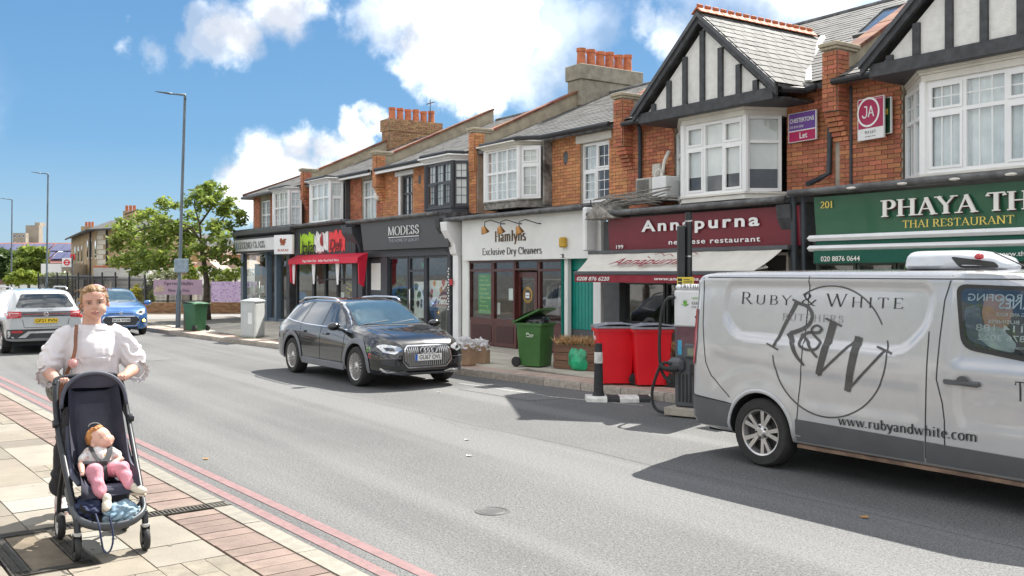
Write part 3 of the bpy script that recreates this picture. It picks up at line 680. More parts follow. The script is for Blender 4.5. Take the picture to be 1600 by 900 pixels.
vf = MB(); vf.tube([(-10.55, 13.15, 5.12), (-11.45, 14.3, 5.72), (xc + .05, 15.75, zp + .02)], (.09), 6); vf.build('valley_flashing', M('flashing_white', (.55, .55, .53), .6), b, True)
gutter(b, [(-10.6, 12.5, 4.98), (-10.52, 13.0, 5.0), (X1 - .2, 13.03, 5.04)]); gutter(b, [(X0 + .2, 13.05, 5.04), (-14.1, 13.0, 5.02), (-14.12, 12.55, 4.99)])
downpipe(b, [(PX(998, 13.2), 13.2, 4.98), (PX(1000, 13.3), 13.3, 4.85), (PX(1000, 13.3), 13.3, 3.6)])
st = MB(); st.box(-16.95, -16.35, 16.6, 17.1, 6.6, 8.0); st.build('chimney', m_brickd, b, True, bevel=.02)
fascia_roof(b, X0 + .25, X1 - .05, 3.07, 3.32)
mar = M('maroon_fascia', C(112, 30, 44), .4, var=.05, scale=2, dirt=.12); wl = M('white_letters', (.82, .82, .80), .4, var=.01)
board(b, 952, 1251, 3.03, 2.39, FY, mar, tilt=.04)
on_board(sans('Annapurna', bold=.035, space=1.28), 1003, 1187, 368, 345, FY - .05, wl, b, thick=.01)
on_board(sans('nepalese restaurant', bold=.02, space=1.15), 1045, 1188, 384.8, 374.5, FY - .045, wl, b)
on_board(sans('199', bold=.02), 963, 974, 389, 383, FY - .042, wl, b)
aw_m = M('awning_canvas', (.66, .63, .56), .85, var=.04, scale=5, dirt=.12); mar2 = M('maroon_canvas', C(138, 40, 52), .8, var=.06)
ax0, ax1, bx0, bx1 = -15.15, -10.25, -14.85, -10.35
mb = MB(); mb.grid(lambda u, v: V3((ax0 + (ax1 - ax0) * u + (bx0 + .0 - ax0 + ((bx1 - ax1) - (bx0 - ax0)) * u) * v, 12.2 - .62 * v, 2.36 - .38 * v - .025 * math.sin(math.pi * v) + .006 * math.sin(u * 40))), 60, 8)
awn = mb.build('awning', aw_m, b, True, smooth=True)
bpt(b, 'awning_box', m_dgrey, ax0 - .05, ax1 + .1, 12.14, 12.3, 2.33, 2.40); bpt(b, 'awning_bar', m_dgrey, bx0 - .03, bx1 + .03, 11.52, 11.60, 1.915, 1.99, .015)
mb = MB(); mb.grid(lambda u, v: V3((bx0 + (bx1 - bx0) * u, 11.535 + .012 * math.sin(u * 70) * v, 1.915 - .135 * v)), 120, 1); mb.build('valance', mar2, b, True)
V_, F_ = sans('Annapurna', bold=.02, slant=.4); D = (V3((0, -.62, -.38))).normalized()
sign_text((V_, F_), b, (-14.05, 11.66, 2.06), (1, 0, 0), -D, mar2, w=2.0, h=.3, off=.022)
q0 = V3((-13.2, 11.95, 2.235))
for k in range(9):
 a = k * .14; mb = MB(); mb.obox(q0 + V3((a, 0, 0)) - D * (.05 * (k % 3)) + V3((0, -.01, .022)), V3((.13, 0, 0)) - D * (.07 * (1 if k % 2 else -1)), -D * .016, V3((0, 0, .003))); mb.build('mountain_print', mar2, b, True)
sign_text(sans('0208 876 6220', bold=.02, slant=.25), b, (-14.75, 11.52, 1.81), (1, 0, 0), (0, 0, 1), wl, w=.98, h=.075, off=.012)
sign_text(sans('www.annapurna.co.uk', bold=.02, slant=.25), b, (-12.55, 11.52, 1.81), (1, 0, 0), (0, 0, 1), wl, w=1.5, h=.075, off=.012)
for x in (-14.3, -10.9): mb = MB(); mb.tube([(x, 12.25, 2.2), (x + .5, 11.95, 2.05), (x, 11.6, 1.95)], .02, 6); mb.build('awning_arm', m_white, b, True)
shop_glass(b, 968, 1042, .95, 1.78, frame=m_black); shop_glass(b, 1044, 1140, .95, 1.78, frame=m_black); shop_glass(b, 1142, 1235, .95, 2.3, frame=m_cream, transom=1.95)
bpt(b, 'lintel', m_timber, X0 + .3, -12.1, YG - .05, YG + .1, 1.79, 2.33); bpt(b, 'stall_riser', M('brown_timber', C(70, 44, 34), .6), X0 + .3, X1 - .1, YG - .03, YG + .1, .15, .94)
pilaster(b, 955, .15, 3.0, m_dgrey, w=.5, cap=False); pilaster(b, 0, .15, 2.95, m_timber, w=.22, X=X1 - .15)
downpipe(b, [(X1 - .02, 12.25, 3.2), (X1 - .02, 12.3, .2)], .05); downpipe(b, [(X1 + .14, 12.28, 3.2), (X1 + .14, 12.35, .2)], .035)
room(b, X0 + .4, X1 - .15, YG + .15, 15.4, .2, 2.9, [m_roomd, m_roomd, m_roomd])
for k in range(7): mb = MB(); mb.box(-14.6 + k * .55, -14.15 + k * .55, 15.2, 15.24, 1.3, 1.75); mb.build('interior_screen', m_cream, b, True)
mb = MB(); x = PX(958, 12.3)
mb.prism([(x - .55, 12.0, 3.02), (x + .35, 12.0, 3.02), (x - .2, 12.0, 3.35)], (0, .5, 0)); mb.prism([(x - .45, 12.1, 3.0), (x + .2, 12.1, 3.0), (x + .1, 12.1, 3.3)], (0, .5, .1)); mb.build('broken_moulding', m_dirty, b, True, bevel=.02)
mb = MB()
for k in range(26):
 a = V3((x - .6 + rnd.random() * .5, 12.1 + rnd.random() * .6, 3.25 + rnd.random() * .2)); c_ = a + V3((.5 + rnd.random() * 1.4, rnd.random() * .4, -.05 + rnd.random() * .2)); m_ = (a + c_) / 2 + V3((0, -.1, rnd.uniform(-.12, .15)))
 mb.tube([a, a.lerp(m_, .6), m_, m_.lerp(c_, .5), c_], .009 + .006 * rnd.random(), 5)
stuff(mb.build('cable_tangle', m_dirty, b, True, smooth=True))
b = thing('shop_building', 'brick shop with white 197 dry cleaners front, teal door and rendered chimney', 'building', ((B[3] + B[4]) / 2, YG, .15), group=GRP)
pc = Pieces('brick', 'brickwork', m_brick2)
X0, X1 = B[3], B[4]; zf = 3.25
wx0, wx1 = PX(908, YU), PX(953, YU); bx = -18.09; fl = PX(758, 12.75)
wall_rects(b, [(X0, -20.3, 3.4, 5.1), (bx, wx0, 3.4, 5.1), (wx1, X1, 3.4, 5.1), (wx0, wx1, 4.87, 5.1), (wx0, wx1, 3.4, 3.52), (-20.3, bx, 5.02, 5.1)])
bricks(pc, (X0, YU - .012, 3.4), (1, 0, 0), .9, 1.72); bricks(pc, (bx, YU - .012, 3.45), (1, 0, 0), wx0 - bx, 1.65); bricks(pc, (wx1, YU - .012, 3.45), (1, 0, 0), X1 - wx1, 1.65)
peel = M('peeling_render', (.035, .03, .03), .8, var=.1, col2=(.42, .40, .36), scale=2.2, bump=.5, bscale=20)
bay(b, [(-20.3, YU), (fl, 12.75), (-18.57, 12.75), (-18.09, 13.08)], 3.70, 4.93,
 [None, dict(cols=(1, 1, 1), tr=.55, bars=(2, 2, 3), cur=m_net, fr=.04), dict(cols=(1,), tr=.66, bars=(2, 2, 3), casements=((0, 1), (0, 0)), cur=m_blind, blind=0.0)], mould=m_cream, zt=5.06, zs=3.5, sillmat=m_dirty)
bpt(b, 'bay_side', peel, -18.14, -18.07, 13.14, YU, 3.55, 5.05)
window(b, (wx0, YU + .03, 3.52), (1, 0, 0), wx1 - wx0, 1.33, cols=(1, 1), tr=.54, bars=(2, 2, 3), casements=((0, 0), (1, 1)), cur=m_net, curw=(.02, .5))
bpt(b, 'lintel', m_cream, wx0 - .12, wx1 + .12, YU - .07, YU + .1, 4.86, 5.04, .01)
for (x, z) in ((-17.55, 4.6),): mb = MB(); mb.ell((x, YU - .02, z), (.1, .03, .17), 14, 8); mb.build('air_vent', m_lead, b, True, smooth=True)
room(b, X0 + .2, X1 - .2, YU + .26, 16.3, 3.4, 5.0, [m_room, m_roomd, m_room])
main_roof(b, X0 + .15, X1 - .15, .43, True)
party(b, X0, .43, pc=pc, top=16.5, side=m_cement)
pc.flush(b)
def chimney(b, X, mat, brick=False, w=.62, pots=6, y0=16.45, y1=18.65, z0=6.6, z1=7.75):
 mb = MB(); mb.box(X - w / 2, X + w / 2, y0, y1, z0, z1 - .42); mb.box(X - w / 2 - .05, X + w / 2 + .05, y0 - .05, y1 + .05, z1 - .42, z1); ch = mb.build('chimney', m_mortar if brick else mat, b, True, bevel=.015)
 if brick:
  q = Pieces('brick', 'brickwork', m_brick3, 0)
  for (zz, hh, e) in ((z0, z1 - z0 - .42, 0), (z1 - .42, .42, .05)):
   bricks(q, (X - w / 2 - e, y0 - .016 - e, zz), (1, 0, 0), w + 2 * e, hh); bricks(q, (X + w / 2 + .016 + e, y0 - e, zz), (0, 1, 0), y1 - y0 + 2 * e, hh)
  q.flush(ch)
 for k in range(pots):
  y = y0 + .25 + k * (y1 - y0 - .5) / (pots - 1); q = MB(); h = .5 + .04 * math.sin(k * 3)
  q.lathe([(0, 0), (.14, 0), (.13, .1), (.115, h - .1), (.14, h - .09), (.14, h), (.10, h), (.09, h - .2), (0, h - .2)], (X, y, z1), n=16); q.build('chimney_pot', m_terra, ch, True, smooth=.7)
chimney(b, X0, m_conc)
gutter(b, [(-20.4, 12.95, 5.07), (fl, 12.62, 5.08), (-18.4, 12.62, 5.09), (-17.95, 12.98, 5.09), (X1 - .2, 13.03, 5.10)])
skylight(b, -17.0, 15.9, .43, 1.6, .9, openk=.15)
fascia_roof(b, X0 + .1, X1 - .1, zf, 3.52, y=12.25)
hw = M('hamlyns_white', (.76, .76, .73), .5, var=.03, scale=2, dirt=.05)
gp = lambda px, Y=YG: PX(px, Y)
FYH = 12.45
bpt(b, 'fascia', hw, gp(722, FYH), gp(930, FYH), FYH, FYH + .12, 2.26, zf + .02)
dk = M('dark_brown_letters', C(38, 28, 20), .5); gd_ = M('brass', (.40, .20, .07), .3, metal=.9)
on_board(serif('Hamlyns', T=.15, t=.05, srf=.09), 774, 822, 383, 361.5, FYH, M('bronze_letters', C(92, 66, 36), .4, metal=.4), b, thick=.01)
on_board(serif('Exclusive Dry Cleaners', T=.16, t=.08, srf=.07), 754, 847, 402, 388, FYH, dk, b)
on_board(serif('197', T=.1, t=.07), 875, 884, 403, 397, FYH, dk, b)
for px in (757, 782, 811):
 x = gp(px, 12.1); mb = MB(); zl = PZ(px, 360, 12.1)
 mb.lathe([(0, .10), (.045, .09), (.07, .03), (.10, -.05), (.105, -.07)], (x, 12.1, zl), ax=(-.25, -.3, 1), n=16); lamp = mb.build('sign_lamp', gd_, b, True, smooth=True)
 q = MB(); q.tube([(x, 12.1, zl + .08), (x - .02, 12.12, zl + .2), (x + .1, 12.2, zl + .24), (x + .3, 12.4, zl + .15), (x + .35, 12.45, zl + .15)], .012, 6); q.build('lamp_arm', m_black, lamp, True, smooth=True)
x = gp(880, 12.4); bpt(b, 'alarm_box', M('alarm_yellow', C(190, 150, 40), .4), x - .09, x + .09, 12.33, 12.449, 2.5, 2.72, .03)
bt = M('brown_joinery', C(82, 38, 34), .45, var=.1, scale=8, coat=.3)
bpt(b, 'pilaster', hw, gp(724), gp(734), YG - .04, YG + .1, .15, 2.27, .01); bpt(b, 'pilaster', hw, gp(883), gp(888.5), YG - .03, YG + .08, .15, 2.27, .01)
bpt(b, 'pilaster', m_white, gp(930), gp(942), YG - .06, YG + .1, .15, 3.1, .01); pilaster(b, 0, .15, 3.15, m_white, w=.26, d=.12, X=X0 + .16)
bpt(b, 'pilaster', m_white, gp(934), gp(940), YG - .42, YG - .14, 2.4, 3.3, .03)
xa, xb, xd0, xd1, xe = gp(735), gp(772), gp(807), gp(843), gp(882)
trz = 2.02
for (a, c_) in ((735, 771.5), (772, 806.5)):
 shop_glass(b, a, c_, .80, 2.26, frame=bt, fr=.06, transom=trz)
 x0, x1 = gp(a), gp(c_); bpt(b, 'stall_riser', bt, x0, x1, YG, YG + .1, .2, .80); bpt(b, 'stall_panel', M('brown_joinery_dark', C(66, 32, 30), .5), x0 + .1, x1 - .1, YG - .012, YG - .002, .3, .70, .008)
shop_glass(b, 843.5, 881.5, .80, 2.26, frame=bt, fr=.06, transom=trz); bpt(b, 'stall_riser', bt, xd1, xe, YG, YG + .1, .2, .80)
dx0, dx1 = gp(810, 12.72), gp(840, 12.72)
mb = MB(); mb.box(dx0, dx0 + .1, 12.70, 12.75, .2, 1.98); mb.box(dx1 - .1, dx1, 12.70, 12.75, .2, 1.98); mb.box(dx0 + .1, dx1 - .1, 12.701, 12.749, 1.86, 1.98); mb.box(dx0 + .1, dx1 - .1, 12.701, 12.749, .2, .75)
dr_ = mb.build('door', bt, b, True, bevel=.004); q = MB(); q.box(dx0 + .1, dx1 - .1, 12.72, 12.728, .75, 1.86); q.build('pane', m_shopg, dr_, True)
shop_glass(b, 807, 843, 2.02, 2.26, frame=bt, fr=.04)
mb = MB(); mb.lathe([(.17, -.01), (.19, 0), (.17, .01), (.14, .012), (.13, 0)], ((dx0 + dx1) / 2, 12.715, 1.45), ax=(0, 1, 0), n=28); mb.build('door_emblem', M('gold_emblem', C(180, 140, 60), .5), dr_, True)
bpt(b, 'open_sign', m_white, (dx0 + dx1) / 2 - .08, (dx0 + dx1) / 2 + .08, 12.705, 12.712, 1.38, 1.5)
sign_text(sans('OPEN', bold=.02), b, ((dx0 + dx1) / 2 - .06, 12.703, 1.42), (1, 0, 0), (0, 0, 1), dk, w=.12, off=.001)
gp_ = M('green_poster', C(22, 142, 84), .5, var=.02); pw = M('poster_writing', C(190, 220, 120), .6)
x0, x1 = gp(748, 12.72), gp(768, 12.72); bpt(b, 'price_poster', gp_, x0, x1, 12.71, 12.72, .95, 1.95)
for k, wd in enumerate(('2 Shirts', 'Suits dry', 'cleaned', 'Dresses', 'Curtains', 'Duvets', 'Repairs', 'Ironing', 'Same day')):
 sign_text(sans(wd, slant=.3), b, (x0 + .06, 12.71, 1.85 - k * .105), (1, 0, 0), (0, 0, 1), pw, w=(x1 - x0) * (.55 + .3 * ((k * 7) % 3) / 2), h=.06, off=.001)
for (px, z) in ((799, 1.45), (778, 1.1)): x = gp(px, 12.72); bpt(b, 'paper_notice', m_white, x - .1, x + .1, 12.712, 12.718, z - .14, z + .14, 0)
room(b, X0 + .3, gp(886), YG + .2, 14.9, .2, 2.9, [M('cleaner_room', (.42, .38, .32), .9), gx, m_room])
cl = [M('garment_a', (.05, .06, .09), .9), M('garment_b', (.40, .38, .33), .9), M('garment_c', (.10, .07, .06), .9), M('garment_d', (.62, .62, .60), .9)]
for k in range(14):
 x = X0 + .9 + k * .24; mb = MB(); h = .8 + .25 * ((k * 5) % 3) / 2
 mb.prism([(x, 14.2, 1.75), (x, 14.45, 1.65), (x, 14.5, 1.7 - h), (x, 13.9, 1.7 - h), (x, 13.95, 1.65)], (.09, 0, 0)); mb.build('hanging_garment', cl[k % 4], b, True, bevel=.03)
bpt(b, 'shop_counter', bt, gp(846, 13.6), gp(880, 13.6), 13.5, 13.8, .2, 1.15); bpt(b, 'rail', m_white, X0 + .6, X0 + 4.3, 14.2, 14.23, 1.78, 1.81)
tl = M('teal_paint', C(18, 138, 124), .4, var=.06, scale=4)
tx0, tx1 = gp(889, 12.72), gp(930, 12.72)
for k in range(8):
 a = tx0 + (tx1 - tx0) * k / 8; c_ = tx0 + (tx1 - tx0) * (k + 1) / 8; bpt(b, 'door_board', tl, a + .006, c_ - .006, 12.72, 12.75, .75, 2.0)
bpt(b, 'door_panel', tl, tx0, tx1, 12.755, 12.78, .75, 2.5); bpt(b, 'door_panel', tl, tx0, tx1, 12.72, 12.752, 2.02, 2.5); bpt(b, 'kick_panel', m_dgrey, tx0, tx1, 12.70, 12.75, .18, .745)
mb = MB(); mb.quad((tx0 - .02, YG - .08, .2), (tx0 - .02, 12.75, .2), (tx0 - .02, 12.75, 2.5), (tx0 - .02, YG - .08, 2.5)); mb.build('door_reveal', tl, b, True)
bpt(b, 'step', m_cement, tx0 - .05, tx1 + .05, YG - .1, 12.75, .12, .19)
downpipe(b, [(PX(920, 12.3), 12.35, 3.45), (PX(920, 12.3), 12.36, 2.55), (PX(924, 12.4), 12.4, 2.5)], .012)
b = thing('shop_building', 'orange brick shop with charcoal boutique front and dark framed upper windows', 'building', ((B[2] + B[3]) / 2, YG, .15), group=GRP)
pc = Pieces('brick', 'brickwork', m_brick2)
X0, X1 = B[2], B[3]
wx0, wx1 = PX(627, YU), PX(646, YU); fl = PX(665, 12.75); fr2 = PX(706, 12.75); bx = -21.62
wall_rects(b, [(X0, wx0, 3.4, 5.1), (wx1, fl + .05, 3.4, 5.1), (wx0, wx1, 4.87, 5.1), (wx0, wx1, 3.4, 3.52)])
bricks(pc, (X0, YU - .012, 3.45), (1, 0, 0), wx0 - X0 - .16, 1.6); bricks(pc, (wx1, YU - .012, 3.45), (1, 0, 0), fl - wx1 + .3, 1.6); bricks(pc, (-21.4, YU - .25, 3.5), (1, 0, 0), .36, 1.5)
mb = MB(); mb.box(-21.4, -21.03, YU - .235, YU + .2, 3.5, 5.05); mb.build('wall', m_mortar, b, True)
dg2 = M('charcoal_paint', C(62, 64, 70), .45, var=.05)
bay(b, [(fl - .3, YU), (fl, 12.75), (fr2, 12.75), (-21.36, 13.16)], 3.70, 4.90,
 [None, dict(cols=(1, 1, .9), tr=.55, bars=(2, 2, 3), casements=((0, 0), (2, 0)), cur=m_net, fr=.07, barmat=m_dgrey), dict(cols=(1,), tr=.62, bars=(2, 2, 3), cur=m_blind, blind=0, fr=.08, barmat=m_dgrey)], fmat=dg2, mould=m_white, zt=5.06, zs=3.52, sillmat=dg2)
window(b, (wx0, YU + .03, 3.52), (1, 0, 0), wx1 - wx0, 1.33, cols=(1, 1), tr=.6, bars=(2, 2, 3), fmat=dg2, cur=m_net)
bpt(b, 'lintel', m_white, wx0 - .3, wx1 + .1, YU - .07, YU + .1, 4.86, 5.0, .01)
bpt(b, 'window_jamb', m_white, wx0 - .14, wx0 - .01, YU - .03, YU + .1, 3.52, 4.86)
mb = MB(); mb.ell((PX(657, YU), YU - .02, 4.66), (.09, .03, .15), 14, 8); mb.build('air_vent', m_dgrey, b, True, smooth=True)
room(b, X0 + .2, X1 - .2, YU + .26, 16.3, 3.4, 5.0, [m_room, m_roomd, m_room])
main_roof(b, X0 + .15, X1 - .15, .43, False, mat=m_slatel, sw=.26)
party(b, X0, .43, pc=pc, side=m_cement); pc.flush(b)
bpt(b, 'eaves_board', m_white, X0 + .2, fl - .3, 13.0, 13.06, 4.98, 5.1)
gutter(b, [(X0 + .2, 13.0, 5.11), (fl - .35, 12.98, 5.12), (fl, 12.6, 5.1), (fr2, 12.6, 5.1), (-21.4, 13.0, 5.1)])
skylight(b, -22.8, 15.3, .43, .9, 1.3);
fascia_roof(b, X0 + .1, X1 - .1, 3.42, 3.56, y=12.15)
mf = M('charcoal_fascia', C(78, 79, 82), .4, var=.04, scale=1.5)
board(b, 568, 701, 3.42, 2.62, 12.32, mf, tilt=.10)
on_board(serif('MODESS', T=.09, t=.035, sp=.05, srf=.06), 607.5, 655, 368.5, 354.5, 12.24, wl, b, thick=.015)
on_board(sans('THE HOME OF LUXURY'), 608, 655, 379, 374, 12.27, M('silver_letters', (.45, .46, .5), .3, metal=.6), b)
bpt(b, 'lettering_rule', wl, PX(607.5, 12.24), PX(655, 12.24), 12.225, 12.232, PZ(607.5, 372, 12.24), PZ(607.5, 371, 12.24), 0)
pilaster(b, 0, .15, 3.25, dg2, w=.32, X=X0 + .2, d=.3); pilaster(b, 0, .15, 3.25, m_timber, w=.16, X=X1 - .18, d=.3)
bpt(b, 'lintel', dg2, X0 + .3, X1 - .1, YG - .08, YG + .1, 2.42, 2.62)
dx0, dx1 = gp(574), gp(597)
bpt(b, 'door', dg2, dx0 + .05, dx1 - .05, YG + .06, YG + .1, .2, 2.38, .006)
bpt(b, 'door_light', m_blind, dx0 + .17, dx1 - .17, YG + .045, YG + .055, 1.45, 2.25, .004)
for (i, j) in ((0, 0), (1, 0), (0, 1), (1, 1)): w_ = (dx1 - dx0 - .5) / 2; x = dx0 + .22 + i * (w_ + .06); bpt(b, 'door_panel', M('charcoal_dark', C(48, 50, 55), .5), x, x + w_, YG + .045, YG + .058, .4 + j * .5, .8 + j * .5, .006)
bpt(b, 'frame_post', dg2, dx0 - .05, dx0 + .03, YG - .03, YG + .1, .2, 2.42); bpt(b, 'frame_post', dg2, dx1 - .02, gp(606.5), YG - .04, YG + .1, .2, 2.42)
bpt(b, 'letter_plate', M('chrome', (.7, .7, .7), .2, metal=1), dx1 - .16, dx1 - .1, YG + .02, YG + .05, 1.0, 1.3)
shop_glass(b, 607, 640, .30, 2.42, frame=dg2, fr=.06); shop_glass(b, 641, 666, .22, 2.42, frame=dg2, fr=.06, transom=2.02); shop_glass(b, 667, 707.5, .30, 2.42, frame=dg2, fr=.06)
bpt(b, 'stall_riser', dg2, gp(607), gp(708), YG - .01, YG + .12, .15, .30)
mb = MB(); x = gp(643.5); mb.tube([(x, YG - .02, .9), (x, YG - .07, .93), (x, YG - .07, 1.5), (x, YG - .02, 1.53)], .018, 6); mb.build('door_handle', M('chrome', (.7, .7, .7), .2, metal=1), b, True, smooth=True)
room(b, X0 + .4, X1 - .1, YG + .15, 14.8, .2, 2.9, [M('boutique_room', (.30, .27, .22), .9), m_room, m_roomd])
wr = MB(); xw = gp(629, 12.8)
for k in range(150):
 a = rnd.random() * 6.283; r_ = .24 + rnd.uniform(-.06, .06); c_ = V3((xw + math.cos(a) * r_, 12.75 + rnd.uniform(-.04, .04), 1.52 + math.sin(a) * r_)); d = V3((rnd.uniform(-1, 1), rnd.uniform(-.5, .5), rnd.uniform(-1, 1))).normalized() * .05; e = d.cross(V3((0, 1, .3))).normalized() * .02
 wr.quad(c_ - d, c_ + e, c_ + d, c_ - e)
wr.build('wreath', M('wreath_leaf', (.07, .13, .04), .7, rand=.5), b, True)
fw_ = M('window_film', (.70, .68, .64), .6, var=.02); mb = MB(); x0, x1, x2 = gp(647, 12.70), gp(665, 12.70), gp(707, 12.70)
bpt(b, 'window_film', fw_, x0, x1, 12.70, 12.706, .72, 1.72, 0); bpt(b, 'window_film', fw_, x1 + .05, x2 - .03, 12.70, 12.706, 1.05, 1.76, 0)
br_ = M('menu_brown', C(112, 48, 38), .6); mb = MB(); cxx = x2 - .05
mb.poly([(x1 + .35, 12.694, 1.06), (cxx, 12.694, 1.06), (cxx, 12.694, 1.68), (cxx - .25, 12.694, 1.62), (cxx - .55, 12.694, 1.42), (x1 + .5, 12.694, 1.2)]); mb.build('menu_print', br_, b, True)
sign_text(sans('Menu', bold=.02, slant=.3), b, (x1 + .62, 12.692, 1.13), (1, 0, 0), (0, 0, 1), wl, w=.62, off=.003)
fc = [M('print_red', C(190, 50, 55), .6), M('print_green', C(90, 120, 60), .6), M('print_orange', C(215, 140, 60), .6), M('print_grey', C(110, 110, 115), .6)]
for k in range(22):
 mb = MB(); xx = x0 + rnd.random() * (x1 - x0 - .1) + .05 if k % 2 else x1 + .1 + rnd.random() * .9; zz = rnd.uniform(.8, 1.66) if k % 2 else rnd.uniform(1.3, 1.7); rr_ = rnd.uniform(.03, .09)
 mb.poly([(xx + rr_ * math.cos(a) * (1 + .3 * math.sin(3 * a)), 12.697, zz + rr_ * 1.2 * math.sin(a)) for a in [q * .52 for q in range(12)]]); mb.build('food_print', fc[k % 4], b, True)
bpt(b, 'exit_sign', M('exit_green', C(20, 160, 100), .5), gp(658, 13.2), gp(663, 13.2), 13.2, 13.22, 2.1, 2.25)
for k, (px, y_) in enumerate(((690, 13.4), (655, 13.8), (700, 14.5), (620, 14.0))): x = gp(px, y_); mb = MB(); mb.box(x - .35, x + .35, y_ - .3, y_ + .3, .92, .98); mb.box(x - .05, x + .05, y_ - .05, y_ + .05, .2, .92); mb.box(x - .3, x - .25, y_ - .3, y_ - .25, .2, .92); mb.box(x + .25, x + .3, y_ - .3, y_ - .25, .2, .92); mb.build('table', m_white, b, True)
for px in (612, 617, 623, 688, 693, 698): mb = MB(); x = gp(px, 13.1); mb.cyl((x, 13.1, 2.42), (x - .08, 13.0, 2.25), .05, 8); mb.build('spot_lamp', m_black, b, True)
x = X1 - .18
for k in range(16): mb = MB(); mb.box(x - .04 + .03 * (k % 2), x + .01 + .03 * (k % 2), YG - .106, YG - .102, 1.0 + k * .07, 1.04 + k * .07); mb.build('sticker', wl, b, True)
bpt(b, 'meter_box', M('meter_red', C(190, 40, 50), .5), X1 - .02, X1 + .1, YG - .17, YG - .14, 1.65, 1.8)
b = thing('shop_building', 'brick shop with black Italian deli front and green white and red sign', 'building', ((B[1] + B[2]) / 2, YG, .15), group=GRP)
pc = Pieces('brick', 'brickwork', m_brick)
X0, X1 = B[1], B[2]
wx0, wx1 = PX(566, YU), PX(589, YU); fl = PX(485, 12.75); fr2 = PX(515, 12.75); bx = PX(541, YU)
wall_rects(b, [(X0, fl, 3.4, 5.1), (bx, wx0, 3.4, 5.1), (wx1, X1, 3.4, 5.1), (wx0, wx1, 4.95, 5.1), (wx0, wx1, 3.4, 3.5)])
bricks(pc, (X0, YU - .012, 3.45), (1, 0, 0), .9, 1.6); bricks(pc, (bx, YU - .012, 3.45), (1, 0, 0), wx0 - bx, 1.6); bricks(pc, (wx1, YU - .012, 3.45), (1, 0, 0), X1 - wx1, 1.6)
bay(b, [(fl - .6, YU), (fl, 12.75), (fr2, 12.75), (PX(538, 13.2), 13.2)], 3.68, 4.98,
 [None, dict(cols=(1, 1, .9), tr=.62, bars=(1, 1, 1), cur=m_net, fr=.05), dict(cols=(1,), tr=.62, bars=(2, 2, 1), casements=((0, 0),), cur=m_blind, blind=.05, fr=.06)], mould=m_white, zt=5.1, zs=3.56, sillmat=m_white)
bpt(b, 'bay_side', m_dgrey, PX(540, 13.2), PX(543, 13.3), 13.2, YU, 3.6, 5.05)
window(b, (wx0, YU + .03, 3.5), (1, 0, 0), wx1 - wx0, 1.42, cols=(1, 1), tr=.62, bars=(2, 2, 1), cur=m_net)
room(b, X0 + .2, X1 - .2, YU + .26, 16.3, 3.4, 5.0, [m_room, m_roomd, m_room])
main_roof(b, X0 + .15, X1 - .15, .43, False, mat=m_slatel)
party(b, X0, .43, pc=pc, side=m_cement, top=16.8); pc.flush(b)
chimney(b, X0, m_brick3, brick=True)
mb = MB(); mb.cyl((X0 + .1, 18.3, 7.3), (X0 + .1, 18.3, 8.7), .02, 6); mb.box(X0 - .2, X0 + .4, 18.28, 18.32, 8.55, 8.58); mb.build('aerial', m_lead, b, True)
mb = MB(); mb.ell((PX(552, YU), YU - .02, 4.7), (.09, .03, .15), 14, 8); mb.build('air_vent', m_brickd, b, True, smooth=True)
mb = MB(); mb.ell((PX(592, YU) + .1, YU - .1, 4.35), (.16, .1, .16), 14, 8); mb.build('alarm_box', m_cream, b, True, smooth=True)
bpt(b, 'eaves_board', m_white, bx, X1 - .2, 13.0, 13.06, 5.0, 5.1)
gutter(b, [(fl - .5, 12.98, 5.12), (fl, 12.6, 5.13), (fr2, 12.6, 5.13), (bx, 13.0, 5.12), (X1 - .2, 13.0, 5.12)])
fascia_roof(b, X0 + .05, X1 - .1, 3.5, 3.6, y=12.2)
pilaster(b, 0, .15, 3.3, dg2, w=.34, X=X1 - .2, d=.3); pilaster(b, 0, .15, 3.3, m_timber, w=.3, X=X0 + .15, d=.3, cap=False)
x0, x1 = gp(461, 12.35), gp(556, 12.35); n = 34
for k in range(n): a = x0 + (x1 - x0) * k / n; bpt(b, 'fascia_slat', m_timber, a + .008, a + (x1 - x0) / n - .008, 12.33, 12.36, 2.5, 3.46, 0)
bpt(b, 'fascia', m_black, x0, x1, 12.361, 12.42, 2.5, 3.47)
def splash(px0, px1, mat, seed):
 r_ = random.Random(seed); a, c_ = gp(px0, 12.32), gp(px1, 12.32); n = 12; top = [(a + (c_ - a) * i / n, 12.32, 3.33 - r_.random() * .10 * (1 + i % 2)) for i in range(n + 1)]; bot = [(c_ - (c_ - a) * i / n, 12.32, 2.58 + r_.random() * .09 * (1 + i % 2)) for i in range(n + 1)]
 mb = MB(); mb.poly([(x, y, z) for x, y, z in bot] + top); mb.build('painted_panel', mat, b, True)
splash(469, 490, M('lime_paint', C(178, 222, 40), .6), 1); splash(491, 513, M('panel_white', (.8, .8, .78), .6), 2); splash(514, 539, M('panel_red', C(236, 62, 66), .6), 3)
bk = M('black_script', C(20, 26, 22), .6)
on_board(sans('Italian', slant=.25, bold=.01), 471, 493, 397, 377, 12.30, bk, b); on_board(sans('Deli', slant=.25, bold=.01), 515, 534, 391, 374, 12.30, M('dark_red_script', C(88, 20, 26), .6), b)
rd = M('logo_red', C(170, 40, 40), .6); on_board(sans('RAGÙ', bold=.01), 496, 508, 397, 392, 12.30, rd, b)
mb = MB(); cx, cz = gp(502, 12.3), 3.0
for (u, v, r1, r2) in ((0, 0, .11, .17), (.05, .16, .06, .06), (-.07, .02, .05, .09), (.08, -.1, .05, .08), (.02, .25, .04, .03)): mb.poly([(cx + u + r1 * math.cos(q * .6), 12.298 - .001 * len(mb.v) / 11, cz + v + r2 * math.sin(q * .6)) for q in range(10)])
mb.build('rooster_logo', rd, b, True)
